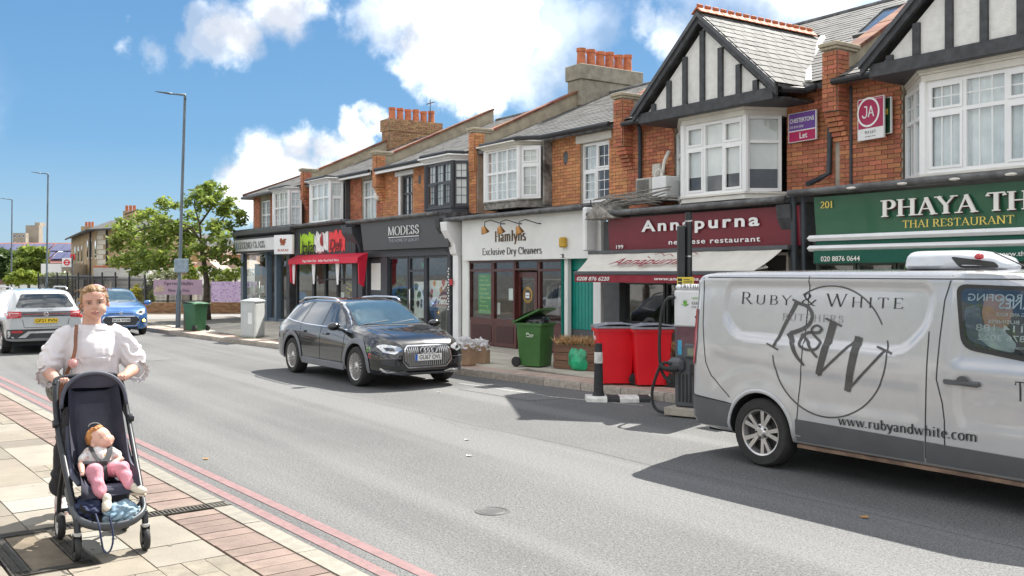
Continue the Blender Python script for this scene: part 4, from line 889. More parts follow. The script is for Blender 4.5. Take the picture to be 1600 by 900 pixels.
ra = M('red_canvas', C(206, 24, 56), .6, var=.04)
x0, x1 = gp(451, 12.0), gp(559, 12.0)
mb = MB(); mb.prism([(x0, 12.32, 2.56), (x0, 12.0, 2.42), (x0, 11.98, 2.25), (x0, 12.0, 2.25), (x0, 12.32, 2.50)], (x1 - x0, 0, 0))
for x in (x0, x1 - .06): mb.prism([(x, 12.32, 2.5), (x, 12.02, 2.4), (x, 12.05, 1.65), (x, 12.2, 1.55)], (.06, 0, 0))
mb.build('awning', ra, b, True)
sign_text(sans('Ragu Italian Deli   Italian Food And Wine', bold=.02), b, (x0 + 1.3, 11.98, 2.29), (1, 0, 0), (0, 0, 1), wl, w=2.9, h=.1, off=.004)
for px in (456, 487, 524): mb = MB(); x = gp(px, 12.1); mb.prism([(x, 12.1, 2.25), (x + .28, 12.1, 2.25), (x + .2, 12.1, 1.6), (x + .1, 12.1, 1.6)], (0, .02, 0)); mb.build('awning_bracket', m_white, b, True)
shop_glass(b, 465, 491, .30, 2.4, frame=m_black, fr=.06); shop_glass(b, 491.5, 510, .25, 2.4, frame=m_black, fr=.06, transom=1.72); shop_glass(b, 510.5, 529, .25, 2.4, frame=m_black, fr=.05, transom=1.75); shop_glass(b, 529.5, 558, .30, 2.4, frame=m_black, fr=.06, transom=1.75)
room(b, X0 + .3, X1 - .3, YG + .15, 14.8, .2, 3.0, [m_room, m_room, m_roomd])
bpt(b, 'deli_counter', M('counter_red', C(170, 40, 45), .5), gp(528, 13.4), gp(556, 13.4), 13.4, 13.9, .2, .95); bpt(b, 'paper_notice', m_white, gp(531, 12.7), gp(538, 12.7), 12.69, 12.70, 1.0, 1.35)
for k in range(14): mb = MB(); x = gp(541 + (k * 37 % 15), 12.9); mb.ell((x, 12.9, 1.05 + (k * 53 % 60) / 100), .045, 8, 6); mb.build('paper_ball', M('paper_yellow', C(225, 205, 110), .7), b, True)
bpt(b, 'shop_poster', M('poster_blue', C(50, 120, 170), .5), gp(466, 12.7), gp(478, 12.7), 12.69, 12.70, 1.0, 1.3); bpt(b, 'shop_poster', fc[0], gp(466, 12.72), gp(474, 12.72), 12.71, 12.72, .5, 1.0)
for k in range(7): x = X0 + 1 + k * .6; bpt(b, 'shelf_unit', (m_white, gx, m_cream)[k % 3], x, x + .45, 14.3, 14.7, .3, 1.3 + .3 * (k % 3))
b = thing('shop_building', 'leftmost corner shop with hipped slate roof, white sign and blue grey frames', 'building', ((B[0] + B[1]) / 2, YG, .15), group=GRP)
pc = Pieces('brick', 'brickwork', m_brick, 200)
X0, X1 = B[0], B[1]
wx0, wx1 = PX(407, YU), PX(423, YU); fl = PX(427, 12.75); fr2 = PX(451, 12.75); bx = PX(475, YU)
wall_rects(b, [(X0, wx0, 3.3, 5.1), (wx1, fl, 3.3, 5.1), (bx, X1, 3.3, 5.1), (wx0, wx1, 4.9, 5.1), (wx0, wx1, 3.3, 3.42)])
mb = MB(); mb.box(X0, X0 + .25, YU + .25, 19, 0, 5.1); mb.build('wall', m_brickd, b, True)
bricks(pc, (X0, YU - .012, 3.35), (1, 0, 0), wx0 - X0, 1.7); bricks(pc, (wx1, YU - .012, 3.35), (1, 0, 0), fl - wx1 + .3, 1.7); bricks(pc, (bx, YU - .012, 3.45), (1, 0, 0), X1 - bx, 1.6); pc.flush(b)
bay(b, [(fl - .3, YU), (fl, 12.75), (fr2, 12.75), (PX(473, 13.2), 13.2)], 3.64, 4.94,
 [None, dict(cols=(1, 1, .8), tr=.55, bars=(2, 2, 3), cur=m_net, fr=.05), dict(cols=(1,), tr=.55, bars=(2, 2, 3), cur=m_net, fr=.08)], mould=m_white, zt=5.06, zs=3.5, sillmat=m_white)
window(b, (wx0, YU + .03, 3.42), (1, 0, 0), wx1 - wx0, 1.45, cols=(1, 1), tr=.6, bars=(2, 2, 3), cur=m_net, curw=(0, .5))
room(b, X0 + .3, X1 - .2, YU + .26, 16.3, 3.3, 5.0, [m_room, m_roomd, m_room])
V = V3((0, 1, .43)).normalized()
mb = MB(); rp = (-35.2, 17.5, 7.0); mb.prism([(X0 - .3, 13.05, 5.1), (X1 - .1, 13.05, 5.1), (X1 - .1, 17.5, 7.0), rp], (0, 0, -.08)); mb.prism([(X0 - .3, 13.05, 5.1), rp, (X0 - .3, 19, 5.1)], (0, 0, -.08)); mb.build('roof', m_lead, b, True)
ps = Pieces('slate', 'slating', m_slatel, 0); slates(ps, (X0 - .3, 13.05, 5.1), (1, 0, 0), V, X1 - X0 + .2, 4.8, keep=lambda u, v: u > v * .72 + .1); ps.flush(b)
mb = MB(); mb.tube([(X0 - .3, 13.05, 5.15), rp], .07, 6); mb.build('hip_tile', m_brickd, b, True); mb = MB(); mb.tube([rp, (X1 - .1, 17.5, 7.02)], .07, 6); mb.build('ridge', m_brickd, b, True)
gutter(b, [(X0 - .3, 19, 5.05), (X0 - .35, 13.0, 5.05), (fl - .4, 12.97, 5.06), (fl, 12.6, 5.08), (fr2, 12.6, 5.08), (bx, 12.97, 5.07), (X1 - .3, 13, 5.07)])
gb = M('blue_grey_frame', C(88, 104, 118), .4, var=.04)
x0 = PX(368, 12.3); x1 = PX(461, 12.3)
mb = MB(); mb.prism([(x0, 12.1, 3.42), (x0, 12.1, 3.55), (x0, YU, 3.62), (x0, YU, 3.3), (x0, 12.35, 3.3)], (x1 - x0, 0, 0)); mb.build('cornice', m_dgrey, b, True, bevel=.01)
bpt(b, 'cornice', m_lead, x0, x1, 12.2, 12.6, 3.552, 3.64)
mb = MB(); mb.prism([(x0 + .2, 12.14, 3.3), (x0 + .25, 12.24, 2.72), (x0 + .25, 12.5, 2.72), (x0 + .2, 12.5, 3.3)], (x1 - x0 - .3, 0, 0)); mb.build('fascia', m_dgrey, b, True, bevel=.004)
U_ = V3((1, 0, 0)); V_ = V3((0, -.10, .6)).normalized(); O_ = V3((x0 + .45, 12.20, 2.80))
N_ = U_.cross(V_); mb = MB(); mb.obox(O_ + N_ * .005, U_ * (PX(430, 12.3) - x0 - .45 + 1.2), V_ * .44, N_ * .02); mb.build('sign_board', m_white, b, True)
sign_text(serif('LEGEND GLASS', T=.16, t=.05, srf=.1), b, O_ + U_ * .35 + V_ * .09, U_, V_, M('slate_letters', C(70, 76, 84), .5), w=3.0, h=.26, off=.03)
mb = MB(); mb.obox(O_ + U_ * .12 + V_ * .06 + N_ * .028, U_ * .14, V_ * .3, N_ * .003); mb.build('logo_mark', M('logo_blue', C(120, 165, 200), .5), b, True)
bpt(b, 'frame_post', gb, gp(379), gp(383), YG - .08, YG + .08, .15, 2.75);
shop_glass(b, 382, 419, .30, 2.72, frame=gb, fr=.05); shop_glass(b, 421, 433, .2, 2.72, frame=gb, fr=.07); shop_glass(b, 436, 455, .25, 2.72, frame=gb, fr=.05)
bpt(b, 'frame_post', gb, gp(418.5), gp(421), YG - .1, YG + .1, .15, 2.75); bpt(b, 'frame_post', gb, gp(433), gp(436), YG - .1, YG + .1, .15, 2.75); bpt(b, 'stall_riser', gb, gp(379), gp(456), YG - .05, YG + .1, .12, .3)
mb = MB(); mb.quad((gp(380), YG + .1, .3), (gp(380), 16, .3), (gp(380), 16, 2.7), (gp(380), YG + .1, 2.7)); mb.build('pane', m_shopg, b, True)
mb = MB(); xr_ = X0 + .9
mb.quad((X1 - .4, 12.8, .2), (X1 - .4, 16.3, .2), (X1 - .4, 16.3, 3), (X1 - .4, 12.8, 3)); mb.quad((xr_, 16.3, .2), (X1 - .4, 16.3, .2), (X1 - .4, 16.3, 3), (xr_, 16.3, 3)); mb.k = 1; mb.quad((xr_, 12.8, .19), (X1 - .4, 12.8, .19), (X1 - .4, 16.3, .19), (xr_, 16.3, .19)); mb.build('room', [M('glass_room', (.34, .32, .28), .9), m_room], b, True)
for k in range(16):
 x = gp(386 + (k % 8) * 4.4, 13.0 + .4 * (k // 8)); bpt(b, 'glass_display', (M('display_glass', (.45, .55, .52), .3), m_white, m_room)[k % 3], x, x + .3, 13.0 + .4 * (k // 8), 13.03 + .4 * (k // 8), .7 + .35 * (k // 8) + .1 * (k % 2), 1.0 + .35 * (k // 8) + .12 * (k % 2), 0)
bpt(b, 'wall_picture', m_roomd, gp(398, 14), gp(412, 14), 14.0, 14.05, 1.6, 2.35); bpt(b, 'shelf_unit', m_roomd, gp(422, 13.2), gp(432, 13.2), 13.3, 13.6, .2, 1.2)
def agent_board(label, O, U, w, parts, group=None, th=.03):
 """board: parts = list of (v0, v1, material)"""
 t = thing('estate_agent_board', label, 'sign', O, group=group); O = V3(O); U = V3(U).normalized(); Z = V3((0, 0, 1)); N = U.cross(Z); h = max(p[1] for p in parts)
 mb = MB(); mb.obox(O - N * th, U * w, Z * h, N * th); mb.build('board', m_white, t, True)
 for (v0, v1, mt) in parts: q = MB(); q.obox(O + U * .015 + Z * (v0 + .01) + N * .001, U * (w - .03), Z * (v1 - v0 - .02), N * .0015); q.build('panel', mt, t, True)
 return t, O, U, Z, N
pu = M('agent_purple', C(108, 66, 150), .45, var=.01); mg = M('agent_magenta', C(178, 14, 84), .45, var=.01); mg2 = M('agent_crimson', C(168, 30, 78), .45, var=.01)
def ext(px, t, z): p = PT(px, t); p.z = z; return p
A = V3((PX(1232, 13.3), 13.3, 0)); Bp = PT(1275, (A.x * FW.x + A.y * FW.y) - .55)
U_ = (Bp - A); w = U_.length; U_.normalize(); za = CAM_H + (427 - 224) / 1500 * (A.xy.dot(FW.xy)); zb_ = CAM_H + (427 - 179) / 1500 * (A.xy.dot(FW.xy)); h = zb_ - za
t, O, U, Z, N = agent_board('purple and magenta Let board with CHESTERTONS beside the white bay window', (A.x, A.y, za), U_, w, [(0, h * .38, mg), (h * .38, h, pu)])
sign_text(sans('CHESTERTONS', bold=.025), t, O + U * (w * .06) + Z * (h * .66), U, Z, wl, w=w * .88, h=h * .15, off=.006); sign_text(sans('020 8104 0580'), t, O + U * (w * .06) + Z * (h * .48), U, Z, wl, w=w * .5, h=h * .08, off=.006); sign_text(sans('Let', bold=.02), t, O + U * (w * .42) + Z * (h * .1), U, Z, wl, w=w * .28, h=h * .2, off=.006)
A = V3((PX(1340, 13.3), 13.3, 0)); Bp = PT(1381, (A.x * FW.x + A.y * FW.y) - .5); U_ = (Bp - A); w = U_.length; U_.normalize(); tt = A.xy.dot(FW.xy); za = CAM_H + (427 - 221) / 1500 * tt; h = (221 - 157) / 1500 * tt
t, O, U, Z, N = agent_board('crimson To Let board with white ringed JA letters on brick wall', (A.x, A.y, za), U_, w, [(0, h * .26, m_white), (h * .26, h, mg2)])
mb = MB(); c_ = O + U * (w * .42) + Z * (h * .66) + N * .006; mb.lathe([(w * .37, 0), (w * .40, .002), (w * .43, 0)], c_, ax=N, n=40); mb.build('logo_ring', wl, t, True)
mb = MB()
def stroke(P, wd):
 for a, c2 in zip(P, P[1:]): d = (c2 - a).normalized(); s_ = N.cross(d) * wd; mb.obox(a - s_ / 2 + N * .004, c2 - a, s_, N * .002)
cc = lambda u, v: O + U * (w * u) + Z * (h * v) + N * .003
stroke([cc(.2, .60), cc(.24, .54), cc(.32, .54), cc(.37, .60), cc(.37, .80), cc(.27, .80)], .022); stroke([cc(.43, .54), cc(.53, .80), cc(.63, .54)], .022); stroke([cc(.48, .63), cc(.62, .63)], .016)
mb.build('logo_letters', wl, t, True)
sign_text(serif('TO LET', T=.14, t=.07, srf=.08), t, cc(.28, .14), U, Z, dk, w=w * .44, h=h * .07, off=.006); sign_text(sans('020 8876 9966'), t, cc(.3, .06), U, Z, dk, w=w * .4, h=h * .03); sign_text(sans('JAMES ANDERSON'), t, cc(.68, .93), U, Z, wl, w=w * .28, h=h * .025, off=.006)
P = [(PX(1381, 13.25) + .05, 13.28, za + .1)]
t, O, U, Z, N = agent_board('dark green board behind the crimson To Let board', (PX(1372, 13.36), 13.36, za + .06), (1, -.3, 0), .3, [(0, h * .86, M('agent_green', C(30, 70, 45), .5))])
mb = MB(); mb.obox(O + U * .08 + Z * .3 + N * .006, U * .16, Z * .09, N * .002); mb.build('panel', yl, t, True)
t = thing('air_conditioner', 'boxy grey air conditioning unit with coiled hose on the brick wall above the maroon sign', 'air conditioner', (PX(1010, 13.1), 13.1, 3.4))
ac = M('ac_casing', (.50, .48, .43), .5, var=.08, dirt=.2); x0, x1 = PX(994, 13.0), PX(1041, 13.0)
xm = x0 + (x1 - x0) * .52
bpt(t, 'casing', ac, x0, xm, 12.98, 13.36, 3.42, 3.86, .015); bpt(t, 'casing', m_white, xm + .01, x1, 12.99, 13.36, 3.44, 3.86, .015)
mb = MB()
for k in range(16): mb.box(x0 + .04, xm - .05, 12.965, 12.975, 3.47 + k * .023, 3.48 + k * .023)
mb.build('grille', m_lead, t, True); bpt(t, 'bracket', m_cream, x0 - .05, x1 + .02, 12.95, 13.36, 3.38, 3.41)
bpt(t, 'controller', ac, PX(1018, 13.2), PX(1031, 13.2), 13.2, 13.36, 3.89, 4.15, .02)
mb = MB(); hx = PX(1036, 13.2); mb.tube([(hx - .08, 13.2, 3.55), (hx, 13.15, 3.6), (hx + .02, 13.15, 3.9), (hx + .05, 13.2, 4.2), (hx + .12, 13.25, 4.38)], .035, 8); mb.tube([(hx + .12 * math.cos(a) - .02, 13.1, 3.82 + .2 * math.sin(a)) for a in [q * .5 for q in range(13)]], .018, 6); mb.build('hose', m_cream, t, True, smooth=True)
t = thing('projecting_sign', 'square white projecting sign with rooster emblem and RAGU lettering on the deli corner', 'sign', (PX(428, 12.1), 12.1, 3.0))
A = PG(428, 427.5); A = PT(428, 32.3); Bp = PT(456.5, 31.8); U_ = (Bp - A); w = U_.length; U_.normalize(); za = CAM_H + (427 - 397) / 1500 * 32.0; h = 30 / 1500 * 32.0; O = V3((A.x, A.y, za)); Z = V3((0, 0, 1)); N = U_.cross(Z)
mb = MB(); mb.obox(O, U_ * w, Z * h, -N * .1); mb.build('sign_box', m_white, t, True, bevel=.01)
sign_text(serif('RAGU', T=.2, t=.09), t, O + U_ * (w * .2) + Z * (h * .14), U_, Z, rd, w=w * .6, h=h * .13)
mb = MB(); cm = O + U_ * (w * .5) + Z * (h * .62) + N * .006
for k, (u, v, r1, r2) in enumerate(((0, 0, .16, .11), (-.1, .1, .08, .12), (.1, .13, .1, .05), (.05, -.13, .05, .05), (-.08, -.13, .08, .03))): mb.poly([cm + U_ * (u * w + r1 * w * math.cos(q * .6)) + Z * (v * h + r2 * h * math.sin(q * .6)) + N * .001 * k for q in range(10)])
mb.build('rooster_logo', M('logo_brown', C(150, 75, 40), .6), t, True)
def kf(X):   # far kerb line
 pts = [(-140, 6.2), (-95, 8.8), (-60, 8.1), (-45, 7.6), (-37, 7.7), (-33.6, 7.97), (-30.4, 8.2), (-27.5, 8.42), (-24.7, 8.85), (-16.3, 9.45), (-12.8, 9.9), (-11, 10.1), (-4, 10.6), (60, 14)]
 for (a, b), (c, d) in zip(pts, pts[1:]):
  if X <= c: return b + (d - b) * (X - a) / (c - a)
 return 14
def kn(X): return 2.86 + .0587 * X if X > -60 else 2.86 - 60 * .0587
asp = bpy.data.materials.new('asphalt'); asp.use_nodes = True; g = G(asp.node_tree); bs = g.n['Principled BSDF']
co = g.n.new('ShaderNodeTexCoord').outputs['Object']
fine = g.noise(co, 64, 1, .5); mid = g.noise(co, 30, 2, .6)
vor = g.n.new('ShaderNodeTexVoronoi'); g.l.new(co, vor.inputs['Vector']); vor.inputs['Scale'].default_value = 75
band = g.noise(g.vm('MULTIPLY', co, (.035, 1.0, 1)), 1.15, 3, .5); big = g.noise(co, .35, 4, .6)
base = g.mix(g.smooth(big, .3, .7), (0.109, 0.110, 0.109), (0.142, 0.143, 0.139))
base = g.mix(g.m('MULTIPLY', g.smooth(band, .42, .62), .7), base, (0.175, 0.176, 0.172))
sp = g.smooth(g.m('ADD', g.m('MULTIPLY', fine, .75), g.m('MULTIPLY', mid, .25)), .40, .53)
base = g.mix(g.m('MULTIPLY', g.m('SUBTRACT', 1.0, sp), g.m('ADD', .78, g.m('MULTIPLY', g.smooth(band, .3, .7), -.28))), base, (.035, .035, .037))
base = g.mix(g.m('MULTIPLY', g.smooth(mid, .60, .72), .35), base, (.28, .28, .275))
base = g.mix(g.m('MULTIPLY', g.smooth(g.noise(g.vm('MULTIPLY', co, (.5, 1, 1)), .9, 6, .7), .58, .72), .35), base, (.09, .09, .092))
g.l.new(base, bs.inputs['Base Color']); bs.inputs['Roughness'].default_value = .85
bn = g.n.new('ShaderNodeBump'); bn.inputs['Strength'].default_value = .5; bn.inputs['Distance'].default_value = .006; g.l.new(vor.outputs['Distance'], bn.inputs['Height']); g.l.new(bn.outputs[0], bs.inputs['Normal'])
mb = MB(); mb.quad((-900, -900, -.02), (900, -900, -.02), (900, 900, -.02), (-900, 900, -.02)); struct(mb.build('ground', M('earth_ground', (.13, .13, .12), .9, var=.2, scale=.2)))
xs = [-200, -140, -95, -75, -60, -50, -45, -41, -37, -35, -33.6, -32, -30.4, -29, -27.5, -26, -24.7, -22, -19, -16.3, -14.5, -12.8, -11, -7.5, -4, 10, 60]
mb = MB()
for a, b_ in zip(xs, xs[1:]): mb.quad((a, kn(a) - .02, 0), (b_, kn(b_) - .02, 0), (b_, kf(b_) + .02, 0), (a, kf(a) + .02, 0))
struct(mb.build('road', asp))
mb = MB()
red = M('red_line_paint', (0.224, 0.133, 0.130), .7, var=.1, scale=12, bump=.3, bscale=120)
def strip(mb, o0, o1, xa, xb, fn, z, n=40):
 for i in range(n): a = xa + (xb - xa) * i / n; c_ = xa + (xb - xa) * (i + 1) / n; mb.quad((a, fn(a) + o0, z), (c_, fn(c_) + o0, z), (c_, fn(c_) + o1, z), (a, fn(a) + o1, z))
strip(mb, .225, .32, -60, 30, kn, .004); strip(mb, .425, .52, -60, 30, kn, .004); struct(mb.build('red_lines', red))
mb = MB(); strip(mb, 0, .18, -60, 30, kn, .004); struct(mb.build('road_channel', M('channel_tarmac', (0.140, 0.130, 0.105), .9, var=.25, scale=9, bump=.5, bscale=80)))
wp = M('worn_white_paint', (.32, .32, .31), .7, var=.25, scale=12)
mb = MB()
for a, c_ in ((-21.5, -20.6), (-19.6, -18.7), (-17.8, -15.2), (-14.6, -12.4), (-9.6, -8.8)): strip(mb, -.95, -.89, a, c_, kf, .004, 4)
mb.poly([(-12.4, 8.98, .004), (-12.3, 8.93, .004), (-10.6, 9.5, .004), (-10.65, 9.55, .004)]); struct(mb.build('bay_marking', wp))
kst = M('kerb_granite', (.40, .35, .30), .8, var=.18, scale=14, rand=.15, bump=.3, bscale=70); cst = M('kerb_concrete', (0.251, 0.232, 0.194), .85, var=.1, scale=9, rand=.10, bump=.4, bscale=60, dirt=.15)
def zf_(X, Y): f = max(0, min(1, (Y - kf(X)) / (12.5 - kf(X)))) if X > -40 else 0; return .12 + .07 * f
mb = MB()
xs2 = [x for x in xs if x >= -39.5]
def pav_strip(mb, x0s, yb):
 for a, b_ in zip(x0s, x0s[1:]): mb.quad((a, kf(a) + .1, .095), (b_, kf(b_) + .1, .095), (b_, yb(b_), .16), (a, yb(a), .16))
pav_strip(mb, [-39.5] + xs2, lambda x: 12.75); pv = struct(mb.build('far_pavement', M('pavement_joint', (.16, .145, .12), .9, var=.2)))
slabm = M('far_paving_slab', (.48, .44, .365), .85, var=.12, scale=2, rand=.11, bump=.2, bscale=60, dirt=.12)
ps = Pieces('paving_slab', 'paving', slabm, 285)
def slabrow(X, y0, w, d, pc, pal=None):
 z = zf_(X, y0) ; s_ = (zf_(X, y0 + d) - z) / d
 V = V3((0, 1, s_)).normalized(); m = Matrix.Identity(4); m.col[0][:3] = (1, 0, 0); m.col[1][:3] = V; m.col[2][:3] = V3((1, 0, 0)).cross(V)
 m.translation = (X, y0 + d, z - .04 + rnd.uniform(-.0015, .0015)); pc.add(m, w - .008, d - .008, .04)
y = 9.8; r_ = 0
for r_ in range(-4, 8):
 y = 10.1 + r_ * .45
 if y > 12.5: break
 X = -39 + (.3 if r_ % 2 else 0)
 while X < 2:
  if y > kf(X + .3) + .5 and X > -34.5: slabrow(X, y, .6, .45, ps)
  X += .6
ps.flush(pv)
pb = Pieces('paving_block', 'block_paving', M('far_paving_block', (.44, .33, .27), .85, var=.12, rand=.12), 200)
X = -34.5
while X < 2:
 d = V3((.3, kf(X + .3) - kf(X), 0)).normalized(); m = Matrix.Identity(4); m.col[0][:3] = d; m.col[1][:3] = V3((-d.y, d.x, 0));
 for k in range(2):
  m2 = m.copy(); m2.translation = V3((X, kf(X), .082)) + V3((-d.y, d.x, 0)) * (.40 + .24 * k); pb.add(m2, .2, .225, .04)
 X += .208
pb.flush(pv)
mb = MB(); strip(mb, .16, .75, -39.5, 2, kf, .112, 60); mb.build('paving_bed', M('pavement_joint', (.16, .145, .12), .9), pv, True)
ks = Pieces('kerb_stone', 'kerb', kst, 60); X = -45.0
while X < 12:
 d = V3((.9, kf(X + .9) - kf(X), 0)); L = d.length; d.normalize(); m = Matrix.Identity(4); m.col[0][:3] = d; m.col[1][:3] = V3((-d.y, d.x, 0)); m.translation = V3((X, kf(X), -.05)) + V3((-d.y, d.x, 0)) * .15; ks.add(m, round(L - .012, 2), .15, .172 + rnd.uniform(-.004, .004)); X += .9
fk = MB(); fk.box(-.01, .01, -.01, .01, -.06, -.05)
ks.flush(pv)
mb = MB(); XX = [-95, -75, -60, -50, -45, -41, -39.5]
for a, b_ in zip(XX, XX[1:]): mb.quad((a, kf(a) + .1, .115), (b_, kf(b_) + .1, .115), (b_, 60, .10), (a, 60, .10))
struct(mb.build('forecourt', M('forecourt_paving', (0.274, 0.241, 0.194), .9, var=.1, scale=1.5, bump=.2)))
mb = MB(); mb.quad((-43.2, 8.4, .1195), (-39.6, 8.2, .1195), (-39.0, 40, .1195), (-41.5, 40, .1195)); struct(mb.build('side_street', M('pale_tarmac', (0.238, 0.230, 0.216), .9, var=.1)))
ka = math.atan(.0587); KD = V3((math.cos(ka), math.sin(ka), 0)); KN = V3((math.sin(ka), -math.cos(ka), 0)); K0 = V3((0, kn(0), 0))
def near(u, v, z=.12): p = K0 + KD * u + KN * v; p.z = z; return p   # u along kerb, v into the pavement
mb = MB(); mb.poly([near(-120, .02, .085), near(40, .02, .085), near(40, 12, .085), near(-120, 12, .085)]); npv = struct(mb.build('near_pavement', M('sand_joint', (.085, .07, .05), .95, var=.25, scale=14)))
ncol = [M('slab_' + n, c, .8, var=.07, scale=3, bump=.35, bscale=55, dirt=.10, rand=.08) for n, c in (('cream', (0.266, 0.240, 0.196)), ('buff', (0.229, 0.200, 0.155)), ('pale', (0.274, 0.263, 0.229)), ('brown', (0.190, 0.167, 0.133)))]
blk = M('red_paving_block', (0.207, 0.152, 0.126), .85, var=.14, scale=8, rand=.14, bump=.4, bscale=60, dirt=.25); sbk = M('buff_paving_block', (0.222, 0.196, 0.152), .85, var=.12, scale=8, rand=.10, bump=.4, bscale=60)
def near_piece(pc, u, v, lu, lv, h=.035, e=.010):
 m = Matrix.Identity(4); m.col[0][:3] = KD; m.col[1][:3] = -KN; m.col[2][:3] = (0, 0, 1)
 tl = rnd.uniform(-.0025, .002); m.translation = near(u + e / 2, v + e / 2, .12 - h + tl); pc.add(m, round(lu - e, 3), round(lv - e, 3), h)
P1 = Pieces('paving_block', 'block_paving', blk, 285); Q = [Pieces('paving_slab', 'paving', c, 70) for c in ncol]; P3 = Pieces('small_block', 'small_blocks', sbk, 120); KS = Pieces('kerb_stone', 'kerb', cst, 60)
COVER = (-7.68, -6.56, 1.24, 1.72)   # iron cover frame (u0,u1,v0,v1)
u = -40
while u < 12:
 if not (-7.70 < u + .08 < -7.53): near_piece(P1, u, .16, .165, .36)
 u += .165
u = -60
while u < 12: near_piece(KS, u, 0, .915, .15, h=.17 + rnd.uniform(-.003, .003)); u += .915
rr = random.Random(11)
v = .53; row = 0
while v < 8:
 dv = .45; u = -34 + (row % 3) * .21
 while u < 10:
  L = rr.choice((.6, .6, .75, .45)); k = rr.choice((0, 0, 0, 1, 1, 2, 3)); c = (u + L / 2, v + dv / 2)
  if v < 1.24 and u < -7.54 and u + L > -7.69:
   if u < -7.75: near_piece(Q[k], u, v, -7.69 - u, dv)
   if u + L > -7.48: near_piece(Q[k], -7.54, v, u + L + 7.54, dv)
   u += L; continue
  c0, c1, c2, c3 = COVER[0] - .015, COVER[1] + .015, COVER[2] - .015, COVER[3] + .015
  if u < c1 and u + L > c0 and v < c3 and v + dv > c2:
   a0, a1 = max(u, c0), min(u + L, c1)
   for (p0, p1, q0, q1) in ((u, a0, v, v + dv), (a1, u + L, v, v + dv), (a0, a1, v, c2), (a0, a1, c3, v + dv)):
    if p1 - p0 > .04 and q1 - q0 > .04: near_piece(Q[k], p0, q0, p1 - p0, q1 - q0)
  elif (k == 1 and rr.random() < .35) or (row == 0 and rr.random() < .35):
   for i in range(2):
    for j in range(3): near_piece(P3, u + L / 2 * i, v + dv / 3 * j, L / 2, dv / 3, e=.006)
  else: near_piece(Q[k], u, v, L, dv)
  u += L
 v += dv; row += 1
for q in [P1, P3, KS] + Q: q.flush(npv)
gm = MB()
for k in range(150):
 q = near(rnd.uniform(-22, -4), rnd.uniform(.2, 3.2), .1236); r_ = rnd.uniform(.008, .022); gm.poly([q + V3((r_ * math.cos(a) * (1 + .3 * math.sin(3 * a + k)), r_ * math.sin(a), 0)) for a in [j * .785 for j in range(8)]])
stuff(gm.build('gum_spots', M('gum_grey', (.17, .155, .13), .8), npv, True))
iron = M('cast_iron', (.085, .075, .06), .6, var=.3, scale=12, metal=.3, bump=.4, bscale=60)
t = thing('inspection_cover', 'square iron inspection cover with concrete filled tray at the lower left corner', 'manhole cover', near((COVER[0] + COVER[1]) / 2, (COVER[2] + COVER[3]) / 2)); u0, u1, v0, v1 = COVER
def nb(mb, a, b_, c_, d, z0, z1): mb.obox(near(a, c_, z0), KD * (b_ - a), KN * (d - c_), V3((0, 0, z1 - z0)))
mb = MB(); w = .11
for (a, b_, c_, d) in ((u0, u1, v0, v0 + w), (u0, u1, v1 - w, v1), (u0, u0 + w, v0 + w, v1 - w), (u1 - w, u1, v0 + w, v1 - w)): nb(mb, a, b_, c_, d, .09, .116)
mb.build('frame', iron, t, True)
mb = MB(); n = 44
for k in range(n):
 a = u0 + .02 + (u1 - u0 - .04) * k / n; c_ = v0 + .02 + (v1 - v0 - .04) * k / n
 for (p, q) in ((v0 + .015, v0 + .05), (v0 + .06, v0 + .095), (v1 - .05, v1 - .015), (v1 - .095, v1 - .06)): nb(mb, a, a + .013, p, q, .116, .124)
 for (p, q) in ((u0 + .015, u0 + .05), (u0 + .06, u0 + .095), (u1 - .05, u1 - .015), (u1 - .095, u1 - .06)): nb(mb, p, q, c_, c_ + .013, .116, .124)
mb.build('tooth_pattern', iron, t, True)
mb = MB(); nb(mb, u0 + w + .01, u1 - w - .01, v0 + w + .01, v1 - w - .01, .09, .117); mb.build('tray_fill', M('tray_concrete', (0.180, 0.143, 0.098), .9, var=.2, scale=6, bump=.5, bscale=70, dirt=.3), t, True)
t = thing('drain_channel', 'narrow slotted iron drain channel crossing the red blocks to the kerb', 'drain', near(-7.6, .6))
mb = MB(); nb(mb, -7.68, -7.55, .0, 1.22, .08, .116); mb.build('channel', m_black, t, True)
mb = MB()
for k in range(40): nb(mb, -7.675, -7.555, .02 + k * .03, .035 + k * .03, .116, .124)
nb(mb, -7.69, -7.68, 0, 1.22, .10, .1245); nb(mb, -7.55, -7.54, 0, 1.22, .10, .1245)
mb.build('grating', iron, t, True)
for (px, py, lab) in ((769, 799, 'small round iron cover in the open road'),):
 p = PG(px, py); mb = MB(); mb.lathe([(0, .006), (.10, .006), (.105, .003), (.115, .003), (.12, .007), (.14, .006), (.145, 0)], p, n=28); tag(mb.build('road_cover', M('worn_iron', (.085, .085, .082), .6, var=.2), None, smooth=.5), lab, 'manhole cover')
seam = M('tar_seam', (.05, .05, .05), .8, var=.2); patch = M('tarmac_patch', (.15, .15, .148), .9, var=.2, scale=30, bump=.4, bscale=90)
mb = MB(); P = [(-20 + k * 1.15, 6.1 + .05 * k + .03 * math.sin(k * 2.1)) for k in range(18)]
for (a, b_), (c_, d) in zip(P, P[1:]): mb.quad((a, b_, .004), (c_, d, .004), (c_, d + .006, .004), (a, b_ + .006, .004))
for k in range(1):
 x = -11.5; y = 6.3
 for j in range(9): a = (x + j * .16, y + .06 * math.sin(j * 1.7 + k)); c_ = (x + (j + 1) * .16, y + .06 * math.sin((j + 1) * 1.7 + k)); mb.quad((*a, .004), (*c_, .004), (c_[0], c_[1] + .004, .004), (a[0], a[1] + .004, .004))
struct(mb.build('road_seam', seam))
